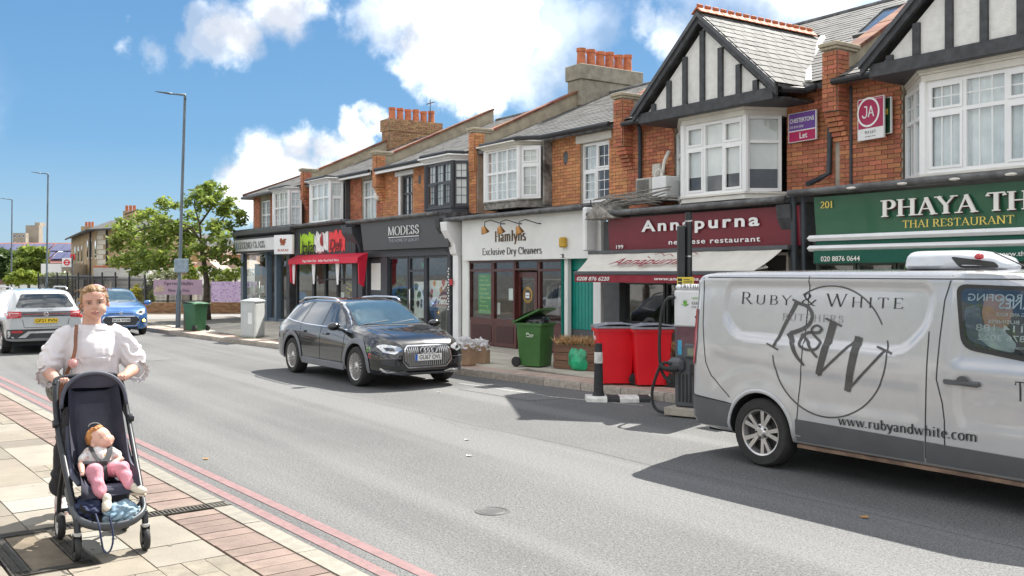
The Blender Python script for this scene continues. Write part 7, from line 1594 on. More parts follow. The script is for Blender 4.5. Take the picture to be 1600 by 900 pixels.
for k in range(160):
 a = rnd.random(); q0 = A + U * (a * 1.5 - .2) + N * rnd.uniform(.02, .12) if k % 2 else Bq + V * a * 1.1 + N2 * rnd.uniform(.02, .1); q0.z = .115; wd.poly([q0, q0 + V3((.02, 0, 0)), q0 + V3((rnd.uniform(-.05, .05), rnd.uniform(-.05, .05), rnd.uniform(.03, .09)))])
wdo = stuff(wd.build('weeds', M('weed_green', (.07, .12, .03), .8, rand=.4))); tag(wdo, 'thin weeds growing round the foot of the grey cabinet', 'weeds')
kraft = M('kraft_paper', (.37, .24, .15), .8, var=.10, scale=5, bump=.4, bscale=12)
crm = M('crumpled_paper', (.62, .60, .60), .8, var=.08, scale=8, bump=.8, bscale=18)
for (px, py, lab, w, h, dy) in ((727, 570.5, 'open brown paper sack heaped with crumpled white paper, nearer the kerb', .36, .42, 0), (744, 568, 'brown paper sack with white paper, partly behind the other sack', .30, .36, .12)):
 p = PG(px, py, .13); t = thing('paper_sack', lab, 'bag', (p.x, p.y + dy, .13), R(20)); mb = MB()
 P = [(-w / 2, -w / 3), (w / 2, -w / 3), (w / 2 * 1.02, w / 3), (-w / 2, w / 3)]; mb.prism([(x, y, 0) for x, y in P], (.01, 0, h)); mb.build('sack', kraft, t, bevel=.012)
 lp = lump('crumpled_paper', 'x', 'x', (0, 0, h - .1), (w * .56, w * .42, .24), crm, px, False, amp=.5); lp.parent = t
 for kk in ('label', 'category'): del lp[kk]
A = PG(866, 575, .15); Bq = PG(1052, 591, .14); A.z = Bq.z = .14; U = (Bq - A); L = U.length; Un = U.normalized(); Nn = Un.cross(Z); t = thing('planter', 'long brown timber planter of straw coloured dried plants along the shopfront', 'planter', A)
tim = M('planter_timber', (.17, .09, .055), .75, var=.22, scale=5, bump=.3, bscale=25, squash=(.3, 1, 6), rand=.15)
for k in range(3):
 for (O_, D_, Ld) in ((A, Un, L), (A - Nn * .42, Un, L), (Bq, -Nn, .42), (A, -Nn, .42)): mb = MB(); mb.obox(O_ + Z * (.01 + k * .155), D_ * Ld, Z * .145, (D_.cross(Z)) * -.025); mb.build('plank', tim, t, True, bevel=.004)
mb = MB(); mb.obox(A - Nn * .03 + Z * .02, Un * L, Z * .40, -Nn * .36); mb.build('soil', M('soil', (.05, .035, .02), .95), t, True)
fl_ = MB()
for k in range(5200):
 q0 = A + Un * (rnd.random() * L) - Nn * rnd.uniform(.0, .44) + Z * (.43 + rnd.random() * .07); d = V3((rnd.uniform(-.6, .6), rnd.uniform(-.6, .6), rnd.uniform(.3, 1.2))).normalized() * rnd.uniform(.06, .2); s = d.cross(V3((rnd.random(), rnd.random(), .3))).normalized() * rnd.uniform(.006, .016); fl_.quad(q0, q0 + d * .5 + s, q0 + d, q0 + d * .5 - s)
stuff(fl_.build('dried_plants', M('dried_straw', (.58, .38, .19), .8, var=.2, rand=.45), t, True))
A = PG(917, 629, .0); Bq = PG(1021, 629, .0); U = Bq - A; L = U.length; Un = U.normalized(); Nn = Un.cross(Z)
t = thing('flexible_bollard', 'black post with white band standing on a black and white striped kerb block', 'bollard', PG(938, 622))
for k, (a, b_) in enumerate(((0, .31), (.31, .50), (.50, .79), (.79, .96), (.96, 1.0))):
 mb = MB(); a0 = A + U * a; b0 = A + U * b_ - Un * .003; tp = .05 if k == 0 else 0; mb.prism([a0, b0, b0 - Nn * .34, a0 - Nn * .34], (0, 0, .06)) if 0 else None
 pr = [(0, 0), (.01, .05), (.05, .085), (.28, .085), (.33, .05), (.34, 0)]
 i = mb.pts([a0 - Nn * (u + (.06 if k == 0 else 0)) + Z * v for u, v in pr] + [b0 - Nn * (u + (.05 if k == 4 else 0)) + Z * v for u, v in pr])
 for q in range(5): mb.face((i + q, i + 6 + q, i + 7 + q, i + 1 + q))
 mb.face([i + q for q in range(6)]); mb.face([i + 11 - q for q in range(6)]); mb.build('kerb_block', rubw if k in (0, 2, 4) else rub, t, True, smooth=.5)
c = PG(938, 622, .08); c = A + U * .19 - Nn * .17; prof = [(.001, .08), (.10, .085), (.085, .11), (.075, .16), (.058, .72), (.056, .86), (.05, .88), (.001, .885)]
mb = MB(); mb.lathe(prof, V3((c.x, c.y, 0)), n=20); mb.build('post', rub, t, True, smooth=.7); mb = MB(); mb.lathe([(.0655, .58), (.067, .59), (.063, .74), (.061, .75)], V3((c.x, c.y, 0)), n=20); mb.build('reflective_band', rubw, t, True, smooth=.7)
cx0 = PG(1054, 636, .12); t = thing('charging_point', 'tall grey and white TRITIUM vehicle charger with black hose, behind the van', 'charging point', (cx0.x, cx0.y, .0), R(20))
cg = M('charger_grey', (.085, .09, .10), .45, var=.08, dirt=.1); cwht = M('charger_white', (.66, .67, .68), .4, var=.03); cm = M('charger_maroon', (.10, .035, .055), .25, coat=.5); W_ = .62
def cb(n, m, *a, bevel=.006): q = MB(); q.box(*a); return q.build(n, m, t, bevel=bevel)
cb('plinth', M('pale_plinth', (.40, .36, .30), .85), -.10, W_ + .1, -.12, .5, .02, .125); cb('cabinet', cg, 0, W_, 0, .42, .13, 1.22, bevel=.02); cb('upper_panel', cm, .0, W_, .005, .40, 1.0, 1.22); cb('top_panel', cwht, -.008, W_ + .008, -.008, .42, 1.222, 1.72, bevel=.02); cb('cap', cwht, .0, W_, 0, .4, 1.722, 1.80, bevel=.03)
cb('front_glaze', cm, .03, W_ - .03, -.005, -.001, .93, 1.215, bevel=0)
for k in range(9): cb('vent', m_black, .06 + k * .055, .09 + k * .055, -.006, -.002, .2, .58, bevel=0)
cb('screen_surround', cg, .16, .5, -.05, -.001, .80, 1.0, bevel=.02); cb('screen', M('lcd_screen', (.20, .23, .16), .2), .22, .44, -.056, -.051, .84, .94, bevel=0)
cb('connector_holster', cg, -.07, .16, -.10, .1, .60, .80, bevel=.05); cb('connector_holster', cg, .42, .62, -.10, .05, .60, .80, bevel=.05); cb('card_reader', m_black, .24, .34, -.03, -.001, .58, .72); cb('info_sticker', M('sticker_cyan', (.05, .35, .55), .5), .05, .11, -.006, -.001, .84, 1.04, bevel=0)
sign_text(sans('TRITIUM', bold=.01, space=1.2), t, (.08, -.002, 1.745), (1, 0, 0), (0, 0, 1), m_ink, w=.34, world=False)
sign_text(sans('GREENER FASTER', bold=.0), t, (.26, -.008, 1.60), (1, 0, 0), (0, 0, 1), M('leaf_green', (.16, .42, .02), .5), w=.3, world=False); sign_text(sans('CLEANER AIR', bold=.02), t, (.26, -.008, 1.53), (1, 0, 0), (0, 0, 1), m_ink, w=.3, world=False); sign_text(sans('FOR LONDON'), t, (.26, -.008, 1.48), (1, 0, 0), (0, 0, 1), m_ink, w=.24, world=False)
for k, (dx, dz) in enumerate(((-.06, .04), (-.03, .09), (.0, .10), (.03, .09), (.06, .04))): q = MB(); q.poly([(.16, -.012 - k * .0005, 1.50), (.16 + dx * .6 - .012, -.012 - k * .0005, 1.50 + dz * .6), (.16 + dx, -.012 - k * .0005, 1.50 + dz), (.16 + dx * .6 + .014, -.012 - k * .0005, 1.50 + dz * .5)]); q.build('leaf_logo', M('leaf_green', (.16, .42, .02), .5) if k % 2 else M('leaf_dark', (.06, .25, .05), .5), t)
q = MB(); q.poly([(.3, -.01, 1.36), (.33, -.01, 1.33), (.36, -.01, 1.36), (.33, -.01, 1.39)]); q.build('diamond_logo', m_ink, t)
hose = MB(); hose.tube(chaikin([V3(v) for v in ((.02, -.02, 1.62), (-.08, -.05, 1.62), (-.17, -.06, 1.45), (-.20, -.06, 1.1), (-.19, -.08, .75), (-.14, -.08, .55), (.0, -.1, .46))], 3), .022, 8)
hose.tube(chaikin([V3(v) for v in ((.0, -.1, .72), (-.12, -.12, .74), (-.2, -.12, .6), (-.30, -.12, .3), (-.25, -.12, .08), (-.08, -.1, .04), (.04, -.06, .05))], 3), .022, 8); hose.build('charging_hose', rub, t, smooth=True)
hose = MB(); hose.tube(chaikin([V3(v) for v in ((.1, -.1, .66), (-.06, -.14, .64), (-.16, -.12, .70))], 2), .035, 8); hose.build('charging_plug', rub, t, smooth=True)
pb = PT(1076, 14.2); pb.z = .12; t = thing('signal_pole', 'slim black pole with long black box and yellow notice before the maroon sign', 'pole', pb); zt_ = CAM_H + (427 - 332) / 1500 * 14.2
mb = MB(); mb.cyl(pb, V3((pb.x, pb.y, zt_)), .052, 14); mb.build('pole', m_black, t, True, smooth=.7)
q = PT(1066, 14.1); mb = MB(); mb.obox(V3((q.x, q.y, CAM_H - .12)) - RT * .055, RT * .10, Z * .82, FW * .14); mb.build('detector_box', m_black, t, True, bevel=.01)
for z_1 in (2.72, 2.2): mb = MB(); mb.lathe([(.054, -.012), (.058, -.01), (.058, .01), (.054, .012)], V3((pb.x, pb.y, z_1)), n=14); mb.build('band', M('steel_band', (.5, .5, .5), .3, metal=1), t, True)
q = PT(1071, 13.95); mb = MB(); mb.obox(V3((q.x, q.y, CAM_H - .175)) - RT * .12, RT * .24, Z * .12, FW * .01); no = mb.build('notice', M('notice_yellow', (.70, .55, .05), .5), t, True)
for (a, b_, c_, d) in ((.01, .07, .02, .05), (.01, .07, .06, .1), (.09, .22, .03, .04), (.09, .22, .055, .065), (.09, .18, .08, .09)): mb = MB(); mb.obox(V3((q.x, q.y, CAM_H - .175 + c_)) - RT * (.12 - a) - FW * .003, RT * (b_ - a), Z * (d - c_), FW * .002); mb.build('notice_print', m_ink, no, True)
def foliage(name, blobs, leaf, n, mat, parent, seed=1, world=True, flat=.5, clump=.32):
 """leaf-sized faces gathered in clumps through each blob (centre, radii, share)"""
 r_ = np.random.RandomState(seed); V = []; F = []
 tot = sum(b[2] for b in blobs)
 for (c, rad, sh) in blobs:
  k = int(n * sh / tot); nc = max(3, int(k / 34)); d = r_.normal(size=(nc, 3)); d /= np.linalg.norm(d, axis=1)[:, None]; rr = r_.uniform(.25, 1.0, nc) ** .45
  cl = np.array(c) + d * rr[:, None] * np.array(rad)
  ci = r_.randint(0, nc, k); P = cl[ci] + r_.normal(size=(k, 3)) * clump * np.mean(rad) * np.array([1, 1, .7]) * .6
  A = r_.normal(size=(k, 3)); A[:, 2] *= flat; A[:, 2] -= .25; A /= np.linalg.norm(A, axis=1)[:, None]; Bv = np.cross(A, r_.normal(size=(k, 3))); Bv /= np.linalg.norm(Bv, axis=1)[:, None]
  L = leaf * r_.uniform(.6, 1.3, k)[:, None]; a = P - A * L; b = P + Bv * L * .42; c2 = P + A * L; d2 = P - Bv * L * .42
  base = len(V); Q = np.stack([a, b, c2, d2], 1).reshape(-1, 3); V += [tuple(v) for v in Q]; F += [(base + 4 * i, base + 4 * i + 1, base + 4 * i + 2, base + 4 * i + 3) for i in range(k)]
 me = bpy.data.meshes.new(name); me.from_pydata(V, [], F); me.materials.append(mat); return link(name, me, parent, world)
def leafmat(name, c1, c2, tr=.35):
 if name in MATS: return MATS[name]
 m = bpy.data.materials.new(name); m.use_nodes = True; g = G(m.node_tree); b = g.n['Principled BSDF']; MATS[name] = m; ri = g.n.new('ShaderNodeNewGeometry').outputs['Random Per Island']; co = g.n.new('ShaderNodeTexCoord').outputs['Object']
 c = g.mix(g.smooth(g.m('ADD', g.m('MULTIPLY', ri, .6), g.m('MULTIPLY', g.noise(co, 1.3, 2), .5)), .25, .8), c1, c2); g.l.new(c, b.inputs['Base Color']); b.inputs['Roughness'].default_value = .5
 t = g.n.new('ShaderNodeBsdfTranslucent'); g.l.new(c, t.inputs[0]); mx = g.n.new('ShaderNodeMixShader'); mx.inputs[0].default_value = tr; g.l.new(b.outputs[0], mx.inputs[1]); g.l.new(t.outputs[0], mx.inputs[2]); g.l.new(mx.outputs[0], g.n['Material Output'].inputs[0]); return m
lf1 = leafmat('street_tree_leaf', (.10, .16, .03), (.30, .37, .075), .5); lf2 = leafmat('dark_leaf', (.035, .07, .02), (.10, .16, .04)); lf3 = leafmat('lime_leaf', (.14, .22, .03), (.32, .38, .05)); lf4 = leafmat('pale_leaf', (.16, .20, .10), (.34, .36, .22)); lfy = leafmat('yellow_flower', (.30, .32, .03), (.60, .55, .05))
bark = M('bark', (.10, .075, .055), .9, var=.3, scale=10, bump=.8, bscale=30)
def PP(px, py, t): q = PT(px, t); q.z = CAM_H + (427 - py) / 1500 * t; return q
T0 = 37.5
t = thing('street_tree', 'young street tree with airy yellow green crown behind the green bin', 'tree', PG(324, 497, .12))
tr = MB(); b0 = PP(324, 500, T0); b0.z = .1; pts = [b0, PP(322, 470, T0), PP(323, 440, T0), PP(318, 405, T0), PP(314, 375, T0)]
tr.tube(pts, [.17, .13, .11, .09, .07], 10); tr.build('trunk', bark, t, True, smooth=True)
br_ = [[(314, 378), (300, 355), (270, 345), (235, 335)], [(314, 376), (312, 350), (303, 320), (308, 290)], [(316, 385), (335, 360), (350, 340), (368, 330)], [(317, 395), (300, 385), (285, 380)], [(318, 398), (335, 390), (352, 372)], [(300, 355), (280, 365), (255, 370), (215, 385)], [(270, 345), (240, 352), (205, 365), (185, 352)], [(312, 350), (330, 325), (345, 305)], [(235, 335), (215, 328), (195, 335)]]
q = MB()
for L_ in br_: k = rnd.uniform(-.8, .8); q.tube([PP(a, b_, T0 + k * i / len(L_)) for i, (a, b_) in enumerate(L_)], [.045 - .009 * i for i in range(len(L_))], 6)
q.build('branch', bark, t, True, smooth=True)
s = T0 / 1500; bl = []
for (px, py, rx, rz, sh) in ((225, 370, 34, 24, 3), (265, 372, 32, 24, 3), (205, 408, 26, 16, 2), (240, 405, 30, 17, 2.6), (195, 350, 18, 12, .8), (185, 378, 14, 14, .7), (235, 338, 26, 14, 1.4), (262, 318, 18, 12, .8), (290, 350, 24, 20, 1.6), (310, 315, 22, 18, 1.5), (318, 290, 16, 10, .7), (345, 320, 20, 18, 1.5), (365, 345, 18, 18, 1.3), (375, 372, 14, 18, .8), (340, 362, 20, 18, 1.4), (300, 395, 22, 14, 1.2), (350, 395, 22, 16, 1.2), (282, 412, 16, 12, .8), (332, 300, 18, 12, .8), (215, 425, 14, 18, .8), (362, 410, 14, 9, .5), (330, 420, 14, 9, .5)):
 c = PP(px, py, T0 + rnd.uniform(-1, 1)); bl.append(((c.x, c.y, c.z), (rx * s, rx * s * 1.1, rz * s), sh))
foliage('crown', bl, .12, 7600, lf1, t, 3, clump=.42)
def tree(label, px, pyb, t_, blobs, mat, n, leaf, trunk=None, cat='tree', name='tree', seed=1, base=None, group=None):
 c = PT(px, t_); c.z = .05; o = thing(name, label, cat, c, group=group); s = t_ / 1500; bl = []
 for (bx, by, rx, rz) in blobs: q = PP(bx, by, t_); bl.append(((q.x, q.y, q.z), (rx * s, rx * s, rz * s), rx * rz))
 foliage('crown' if cat == 'tree' else 'foliage', bl, leaf, n, mat, o, seed)
 if trunk: mb = MB(); mb.tube([c, PP(px, trunk, t_)], [.14, .09], 8); mb.build('trunk', bark, o, True)
 else: mb = MB(); q = PP(blobs[0][0], blobs[0][1], t_); mb.tube([V3((q.x, q.y, .05)), q], [.04, .02], 6); mb.build('stem', bark, o, True)
 return o
tree('dark green bushy tree at the left edge behind the farthest lamp', 12, 0, 92, [(5, 412, 22, 22), (22, 415, 20, 18)], lf2, 2600, .3, 420, seed=4)
tree('mid green tree between the two far street lamps', 45, 0, 88, [(45, 408, 22, 22), (58, 402, 14, 18), (38, 420, 20, 14)], lf1, 3000, .28, 420, seed=5)
tree('bare brownish tree behind the middle lamp', 67, 0, 100, [(66, 400, 8, 20), (62, 415, 10, 14)], leafmat('brown_leaf', (.12, .10, .04), (.24, .17, .07)), 800, .25, 415, seed=6)
tree('bright lime hedge in front of the left trees', 40, 0, 66, [(30, 436, 16, 8), (48, 434, 14, 9), (20, 438, 10, 6), (38, 428, 14, 6)], lf3, 3200, .16, None, 'hedge', 'hedge', seed=7)
tree('pale silvery shrub behind the railings near the bus stop', 90, 0, 62, [(92, 438, 20, 12), (75, 436, 10, 10)], lf4, 1800, .13, None, 'shrub', 'shrub', seed=8)
tree('silver leaved shrub left of the lilac banner', 232, 0, 47, [(232, 446, 12, 14), (256, 432, 20, 9), (270, 430, 12, 8), (225, 462, 10, 14)], lf4, 2600, .09, None, 'shrub', 'shrub', seed=9)
tree('yellow flowering shrub left of the lilac banner', 215, 0, 46, [(213, 454, 8, 9), (208, 462, 7, 8), (218, 466, 6, 8)], lfy, 900, .07, None, 'shrub', 'shrub', seed=10)
tree('lime shrub rising over the lilac banner beside the lamp', 300, 0, 47, [(300, 431, 12, 7), (308, 426, 10, 9), (298, 421, 6, 8)], lf3, 1300, .08, None, 'shrub', 'shrub', seed=11)
tree('green shrub low in front of the railings', 232, 0, 45.5, [(232, 470, 9, 8), (240, 462, 6, 8)], lf1, 700, .07, None, 'shrub', 'shrub', seed=12)
tree('mixed green shrubs behind the lavender banner', 345, 0, 49, [(352, 432, 20, 8), (330, 434, 8, 6), (368, 425, 12, 8)], lf1, 1500, .09, None, 'shrub', 'shrub', seed=13)
tw = 44.0
A = PT(226, tw); Bq = PT(402, tw); U = Bq - A; L = U.length; Un = U.normalized(); Nn = Un.cross(Z)
t = thing('garden_wall', 'low brown brick wall below the railings and banners', 'wall', A); mb = MB(); mb.obox(A, Un * L, Z * .55, -Nn * .22); mb.build('core', m_mortar, t, True)
mb = MB(); mb.obox(A + Z * .551 + Nn * .03, Un * L, Z * .06, -Nn * .28); mb.build('coping', m_brick3, t, True)
q = Pieces('brick', 'brickwork', m_brick3, 0); bricks(q, A + Nn * .012 + Z * .02, Un, L, .53); q.flush(t)
def railing(label, P0, P1, h0, h1, n, postn=6, name='railing_fence', g=None):
 t = thing(name, label, 'fence', P0, group=g); D = P1 - P0
 for z_1 in (h0 + .08, h1 - .12): mb = MB(); mb.tube([P0 + Z * z_1, P1 + Z * z_1], .022, 4); mb.build('rail', m_black, t, True)
 bar_ = unit_mesh(('rail', round(h1 - h0, 2)), lambda: MB().box(-.012, .012, -.012, .012, 0, h1 - h0).mesh('bar', m_black))
 for i in range(n): o = link('bar', bar_, t, True, Matrix.Translation(P0 + D * ((i + .5) / n) + Z * h0))
 pm_ = unit_mesh(('post', round(h1 - h0, 2)), lambda: MB().box(-.04, .04, -.04, .04, -.05, h1 - h0 + .25).mesh('post', m_black))
 for i in range(postn + 1): link('post', pm_, t, True, Matrix.Translation(P0 + D * (i / postn) + Z * h0))
 return t
zz = lambda p, z_1: V3((p.x, p.y, z_1))
railing('black railings standing on the low brick wall, carrying the banners', zz(A, 0) - Nn * .1 - Un * 0, zz(Bq, 0) - Nn * .1, .6, 1.45, 90, 5)
railing('black railings beyond the blue hatchback towards the bus stop', PT(60, 60), PT(226, 45), .1, 1.75, 120, 9)
def banner(label, px0, px1, y0, y1, mat, t_=43.8):
 a, b_ = PT(px0, t_), PT(px1, t_); za, zb_ = CAM_H + (427 - y1) / 1500 * t_, CAM_H + (427 - y0) / 1500 * t_; t = thing('banner', label, 'banner', zz(a, za)); D = b_ - a
 mb = MB(); nrm = D.normalized().cross(Z); mb.grid(lambda u, v: zz(a, za) + D * u + Z * ((zb_ - za) * v) + nrm * (.012 * math.sin(u * 30 + v * 3)), 60, 6); mb.build('cloth', mat, t, True, smooth=True)
 for u in (0, .33, .66, 1): mb = MB(); mb.tube([zz(a, zb_) + D * u, zz(a, zb_) + D * u - nrm * .1 + Z * .05], .008, 4); mb.build('tie', m_black, t, True)
 return t, zz(a, za), D, zb_ - za, nrm
lil = M('lilac_banner', (.42, .30, .40), .7, var=.06, scale=1.5)
t, a, D, h, nrm = banner('lilac cloth banner reading Spring Bulbs beside the lamp post', 240, 316, 437, 460.5, lil)
bi = M('banner_ink', (.06, .035, .07), .7); sign_text(serif('Spring Bulbs', T=.13, t=.05, srf=.08), t, a + D * .22 + Z * h * .58 + nrm * .02, D, Z, bi, w=D.length * .60, h=h * .28); sign_text(serif('Now in Stock', T=.12, t=.05, srf=.08), t, a + D * .30 + Z * h * .2 + nrm * .02, D, Z, bi, w=D.length * .44, h=h * .18)
for k in range(14): mb = MB(); c_ = a + D * (.04 + .013 * k) + Z * h * (.15 + .3 * ((k * 7) % 5) / 5) + nrm * .022; mb.poly([c_, c_ + D.normalized() * .05 + Z * .07, c_ + Z * .16, c_ - D.normalized() * .05 + Z * .07]); mb.build('tulip_print', M('tulip_pale', (.55, .45, .35), .7), t, True)
lav = bpy.data.materials.new('lavender_print'); lav.use_nodes = True; g = G(lav.node_tree); co = g.n.new('ShaderNodeTexCoord').outputs['Object']; vv = g.n.new('ShaderNodeTexVoronoi'); vv.inputs['Scale'].default_value = 11; g.l.new(co, vv.inputs['Vector'])
g.l.new(g.mix(g.smooth(g.m('ADD', vv.outputs['Distance'], g.m('MULTIPLY', g.noise(co, 7, 4), .5)), .35, .75), g.mix(g.smooth(g.noise(co, 3, 3), .4, .6), (.42, .22, .62), (.22, .09, .42)), (.62, .50, .70)), g.n['Principled BSDF'].inputs['Base Color']); g.n['Principled BSDF'].inputs['Roughness'].default_value = .8
banner('banner printed all over with purple lavender flowers beside the corner shop', 330, 402, 440, 472, lav)
tt = 56
def gable_shed(label, px0, px1, py_eave, py_top, t_, mat, wallm, dep=6):
 a, b_ = PT(px0, t_), PT(px1, t_); D = b_ - a; ze = CAM_H + (427 - py_eave) / 1500 * t_; zt_ = CAM_H + (427 - py_top) / 1500 * t_; t = thing('garden_shed', label, 'shed', a); nrm = -D.normalized().cross(Z) * dep
 mb = MB(); mb.prism([zz(a, ze), zz(b_, ze), zz(a, zt_) + D * .5], nrm); mb.build('roof', mat, t, True); mb = MB(); mb.prism([zz(a, 0) + D * .03, zz(b_, 0) - D * .03, zz(b_, ze - .01) - D * .03, zz(a, ze - .01) + D * .03], nrm); mb.build('wall', wallm, t, True); return t
rt_ = M('brown_roof_tile', (.24, .16, .12), .85, var=.2, scale=3); pk = M('pinkish_roof', (.40, .30, .24), .85, var=.15)
gable_shed('brown gabled garden centre roof left of the lamp post', 225, 300, 432, 408, tt, rt_, m_room); gable_shed('pale brown gabled garden centre roof right of the lamp post', 285, 352, 428, 402, tt + 3, pk, m_room); gable_shed('long low pale gabled roof behind the lavender banner', 318, 405, 432, 405, tt + 6, pk, m_white)
a, b_ = PT(318, 50), PT(400, 50); t = thing('pergola', 'white slatted pergola top above the lavender banner', 'pergola', a); D = b_ - a
for z_1 in (CAM_H - .22, CAM_H + .2): mb = MB(); mb.tube([zz(a, z_1), zz(b_, z_1)], .04, 4); mb.build('beam', m_white, t, True)
for i in range(34): mb = MB(); q = a + D * (i / 33); mb.tube([zz(q, CAM_H - .35), zz(q, CAM_H + .25)], .022, 4); mb.build('slat', m_white, t, True)
for i in range(4): mb = MB(); q = a + D * (i / 3); mb.tube([zz(q, .1), zz(q, CAM_H - .2)], .04, 4); mb.build('post', m_white, t, True)
wb = M('white_cladding', (.5, .485, .45), .7, var=.05, scale=2, dirt=.1)
a, b_ = PT(146, 56), PT(236, 54); t = thing('low_building', 'long low white clad building with orange tile edge in front of the station', 'building', a); D = b_ - a; nrm = -D.normalized().cross(Z); zt_ = CAM_H + (427 - 418) / 1500 * 55
for k in range(9): mb = MB(); z_1 = .1 + k * (zt_ - .1) / 9; mb.obox(zz(a, z_1), D, Z * ((zt_ - .1) / 9 - .015), nrm * 4); mb.build('board', wb, t, True)
mb = MB(); mb.obox(zz(a, zt_), D, Z * .12, nrm * 4.1); mb.build('tile_edge', m_terra, t, True)
q = PT(232, 52); t = thing('sign_post', 'tall white panel post standing before the brick station', 'sign', q); mb = MB(); mb.obox(zz(q, .1) - RT * .12, RT * .24, Z * 2.6, FW * .08); mb.build('panel', m_white, t, True); mb = MB(); mb.obox(zz(q, 2.2) - RT * .07 - FW * .01, RT * .14, Z * .3, FW * .008); mb.build('emblem', M('logo_blue', (.2, .4, .6), .5), t, True)
stb = M('station_stock_brick', (.42, .30, .17), .85, var=.15, scale=1.2, bump=.2); ston = M('pale_stone', (.60, .57, .48), .8, var=.05)
A1, A2, A3 = PT(111, 95), PT(155, 75), PT(300, 68); t = thing('station_building', 'two storey yellow brick station with hipped slate roof, arched windows and pale quoins', 'building', A2); zt_ = 5.35
back = (A1 - A2)
mb = MB(); mb.prism([A1, A2, A3, A3 + back], (0, 0, zt_)); mb.build('wall', stb, t, True)
mb = MB(); e = .5; n1_ = (A2 - A1).normalized().cross(Z); n2_ = (A3 - A2).normalized().cross(Z); c1, c2, c3, c4 = A1 + n1_ * e, A2 + n1_ * e + n2_ * e, A3 + n2_ * e, A3 + back; r1 = (A1 + A3 + back) / 2 * .35 + A1 * .65 * 0 + (A1 + (A3 - A2) * .5) * .65; r2 = A2 + (A3 - A2) * .3 + back * .35; r3 = A3 + back * .5
i = mb.pts([zz(c1, zt_), zz(c2, zt_), zz(c3, zt_), zz(c4, zt_), zz(r2, zt_ + 1.0), zz(r3, zt_ + 1.0), zz(A1 + (A3 - A2) * .3 - back * .1, zt_ + 1.0), zz(A1 + (A3 - A2), zt_)]); mb.face((i, i + 1, i + 4, i + 6)); mb.face((i + 1, i + 2, i + 5, i + 4)); mb.face((i + 2, i + 3, i + 7, i + 5)); mb.face((i + 6, i + 4, i + 5, i + 7)); mb.face((i + 3, i + 2, i + 1, i)); mb.build('roof', m_slate, t, True)
mb = MB(); mb.tube([zz(c1, zt_ - .05), zz(c2, zt_ - .05), zz(c3, zt_ - .05)], .09, 6); mb.build('gutter', m_black, t, True)
Uf = (A2 - A1).normalized(); Lf = (A2 - A1).length
def arch_window(px, y0, y1, w):
 s_ = (px - 800) / 1500; d = FW + RT * s_; k = (A1.x * Uf.y - A1.y * Uf.x) / (d.x * Uf.y - d.y * Uf.x); c_ = d * k; z0 = CAM_H + (427 - y0) / 1500 * k; z1 = CAM_H + (427 - y1) / 1500 * k
 P = [(-w / 2, z0), (w / 2, z0)] + [(w / 2 * math.cos(a_), z1 - w / 2 + w / 2 * math.sin(a_)) for a_ in [math.pi * i / 6 for i in range(7)]]
 mb = MB(); mb.prism([c_ + Uf * (u * 1.3) + Z * (v + (.12 if v > z0 else -.15)) + n1_ * .01 for u, v in P], n1_ * .06); fr = mb.build('window', ston, t, True); mb = MB(); mb.prism([c_ + Uf * u + Z * v + n1_ * .08 for u, v in P], n1_ * .02); mb.build('pane', m_vglass, fr, True)
for px in (138.5, 144, 151): arch_window(px, 402, 376, .75)
for px in (119, 124, 129.5): arch_window(px, 408, 385, .9)
for z_1 in range(13): mb = MB(); w_ = 1.0 if z_1 % 2 else .6; mb.obox(zz(A2, .4 + z_1 * .38) + n1_ * .03 + n2_ * .03, -Uf * w_, Z * .33, -n1_ * .1 + V3((0, 0, 0))) ; mb.obox(zz(A2, .4 + z_1 * .38) + n2_ * .03, (A3 - A2).normalized() * (1.6 - w_), Z * .33, -n2_ * .1); mb.build('quoin', ston, t, True)
mb = MB(); q = A1 + Uf * Lf * .78; mb.tube([zz(q, zt_) + n1_ * .12, zz(q, .3) + n1_ * .12], .07, 6); mb.tube([zz(A2, zt_) + n2_ * .1 + (A3 - A2).normalized() * 1.2, zz(A2, .3) + n2_ * .1 + (A3 - A2).normalized() * 1.2], .07, 6); mb.build('downpipe', m_black, t, True)
for (px, t_, z0, z1, w_) in ((137, 92, 5, 6.45, 1.3), (201, 76, 6, 6.9, .9)):
 q = PT(px, t_); mb = MB(); mb.obox(zz(q, z0) - RT * w_ / 2, RT * w_, Z * (z1 - z0), FW * .8); ch = mb.build('chimney', stb, t, True); mb = MB()
 for k in (-.3, 0, .3): mb.cyl(zz(q, z1) + RT * k + FW * .4, zz(q, z1 + .45) + RT * k + FW * .4, .12, 8)
 mb.build('chimney_pot', m_terra, ch, True)
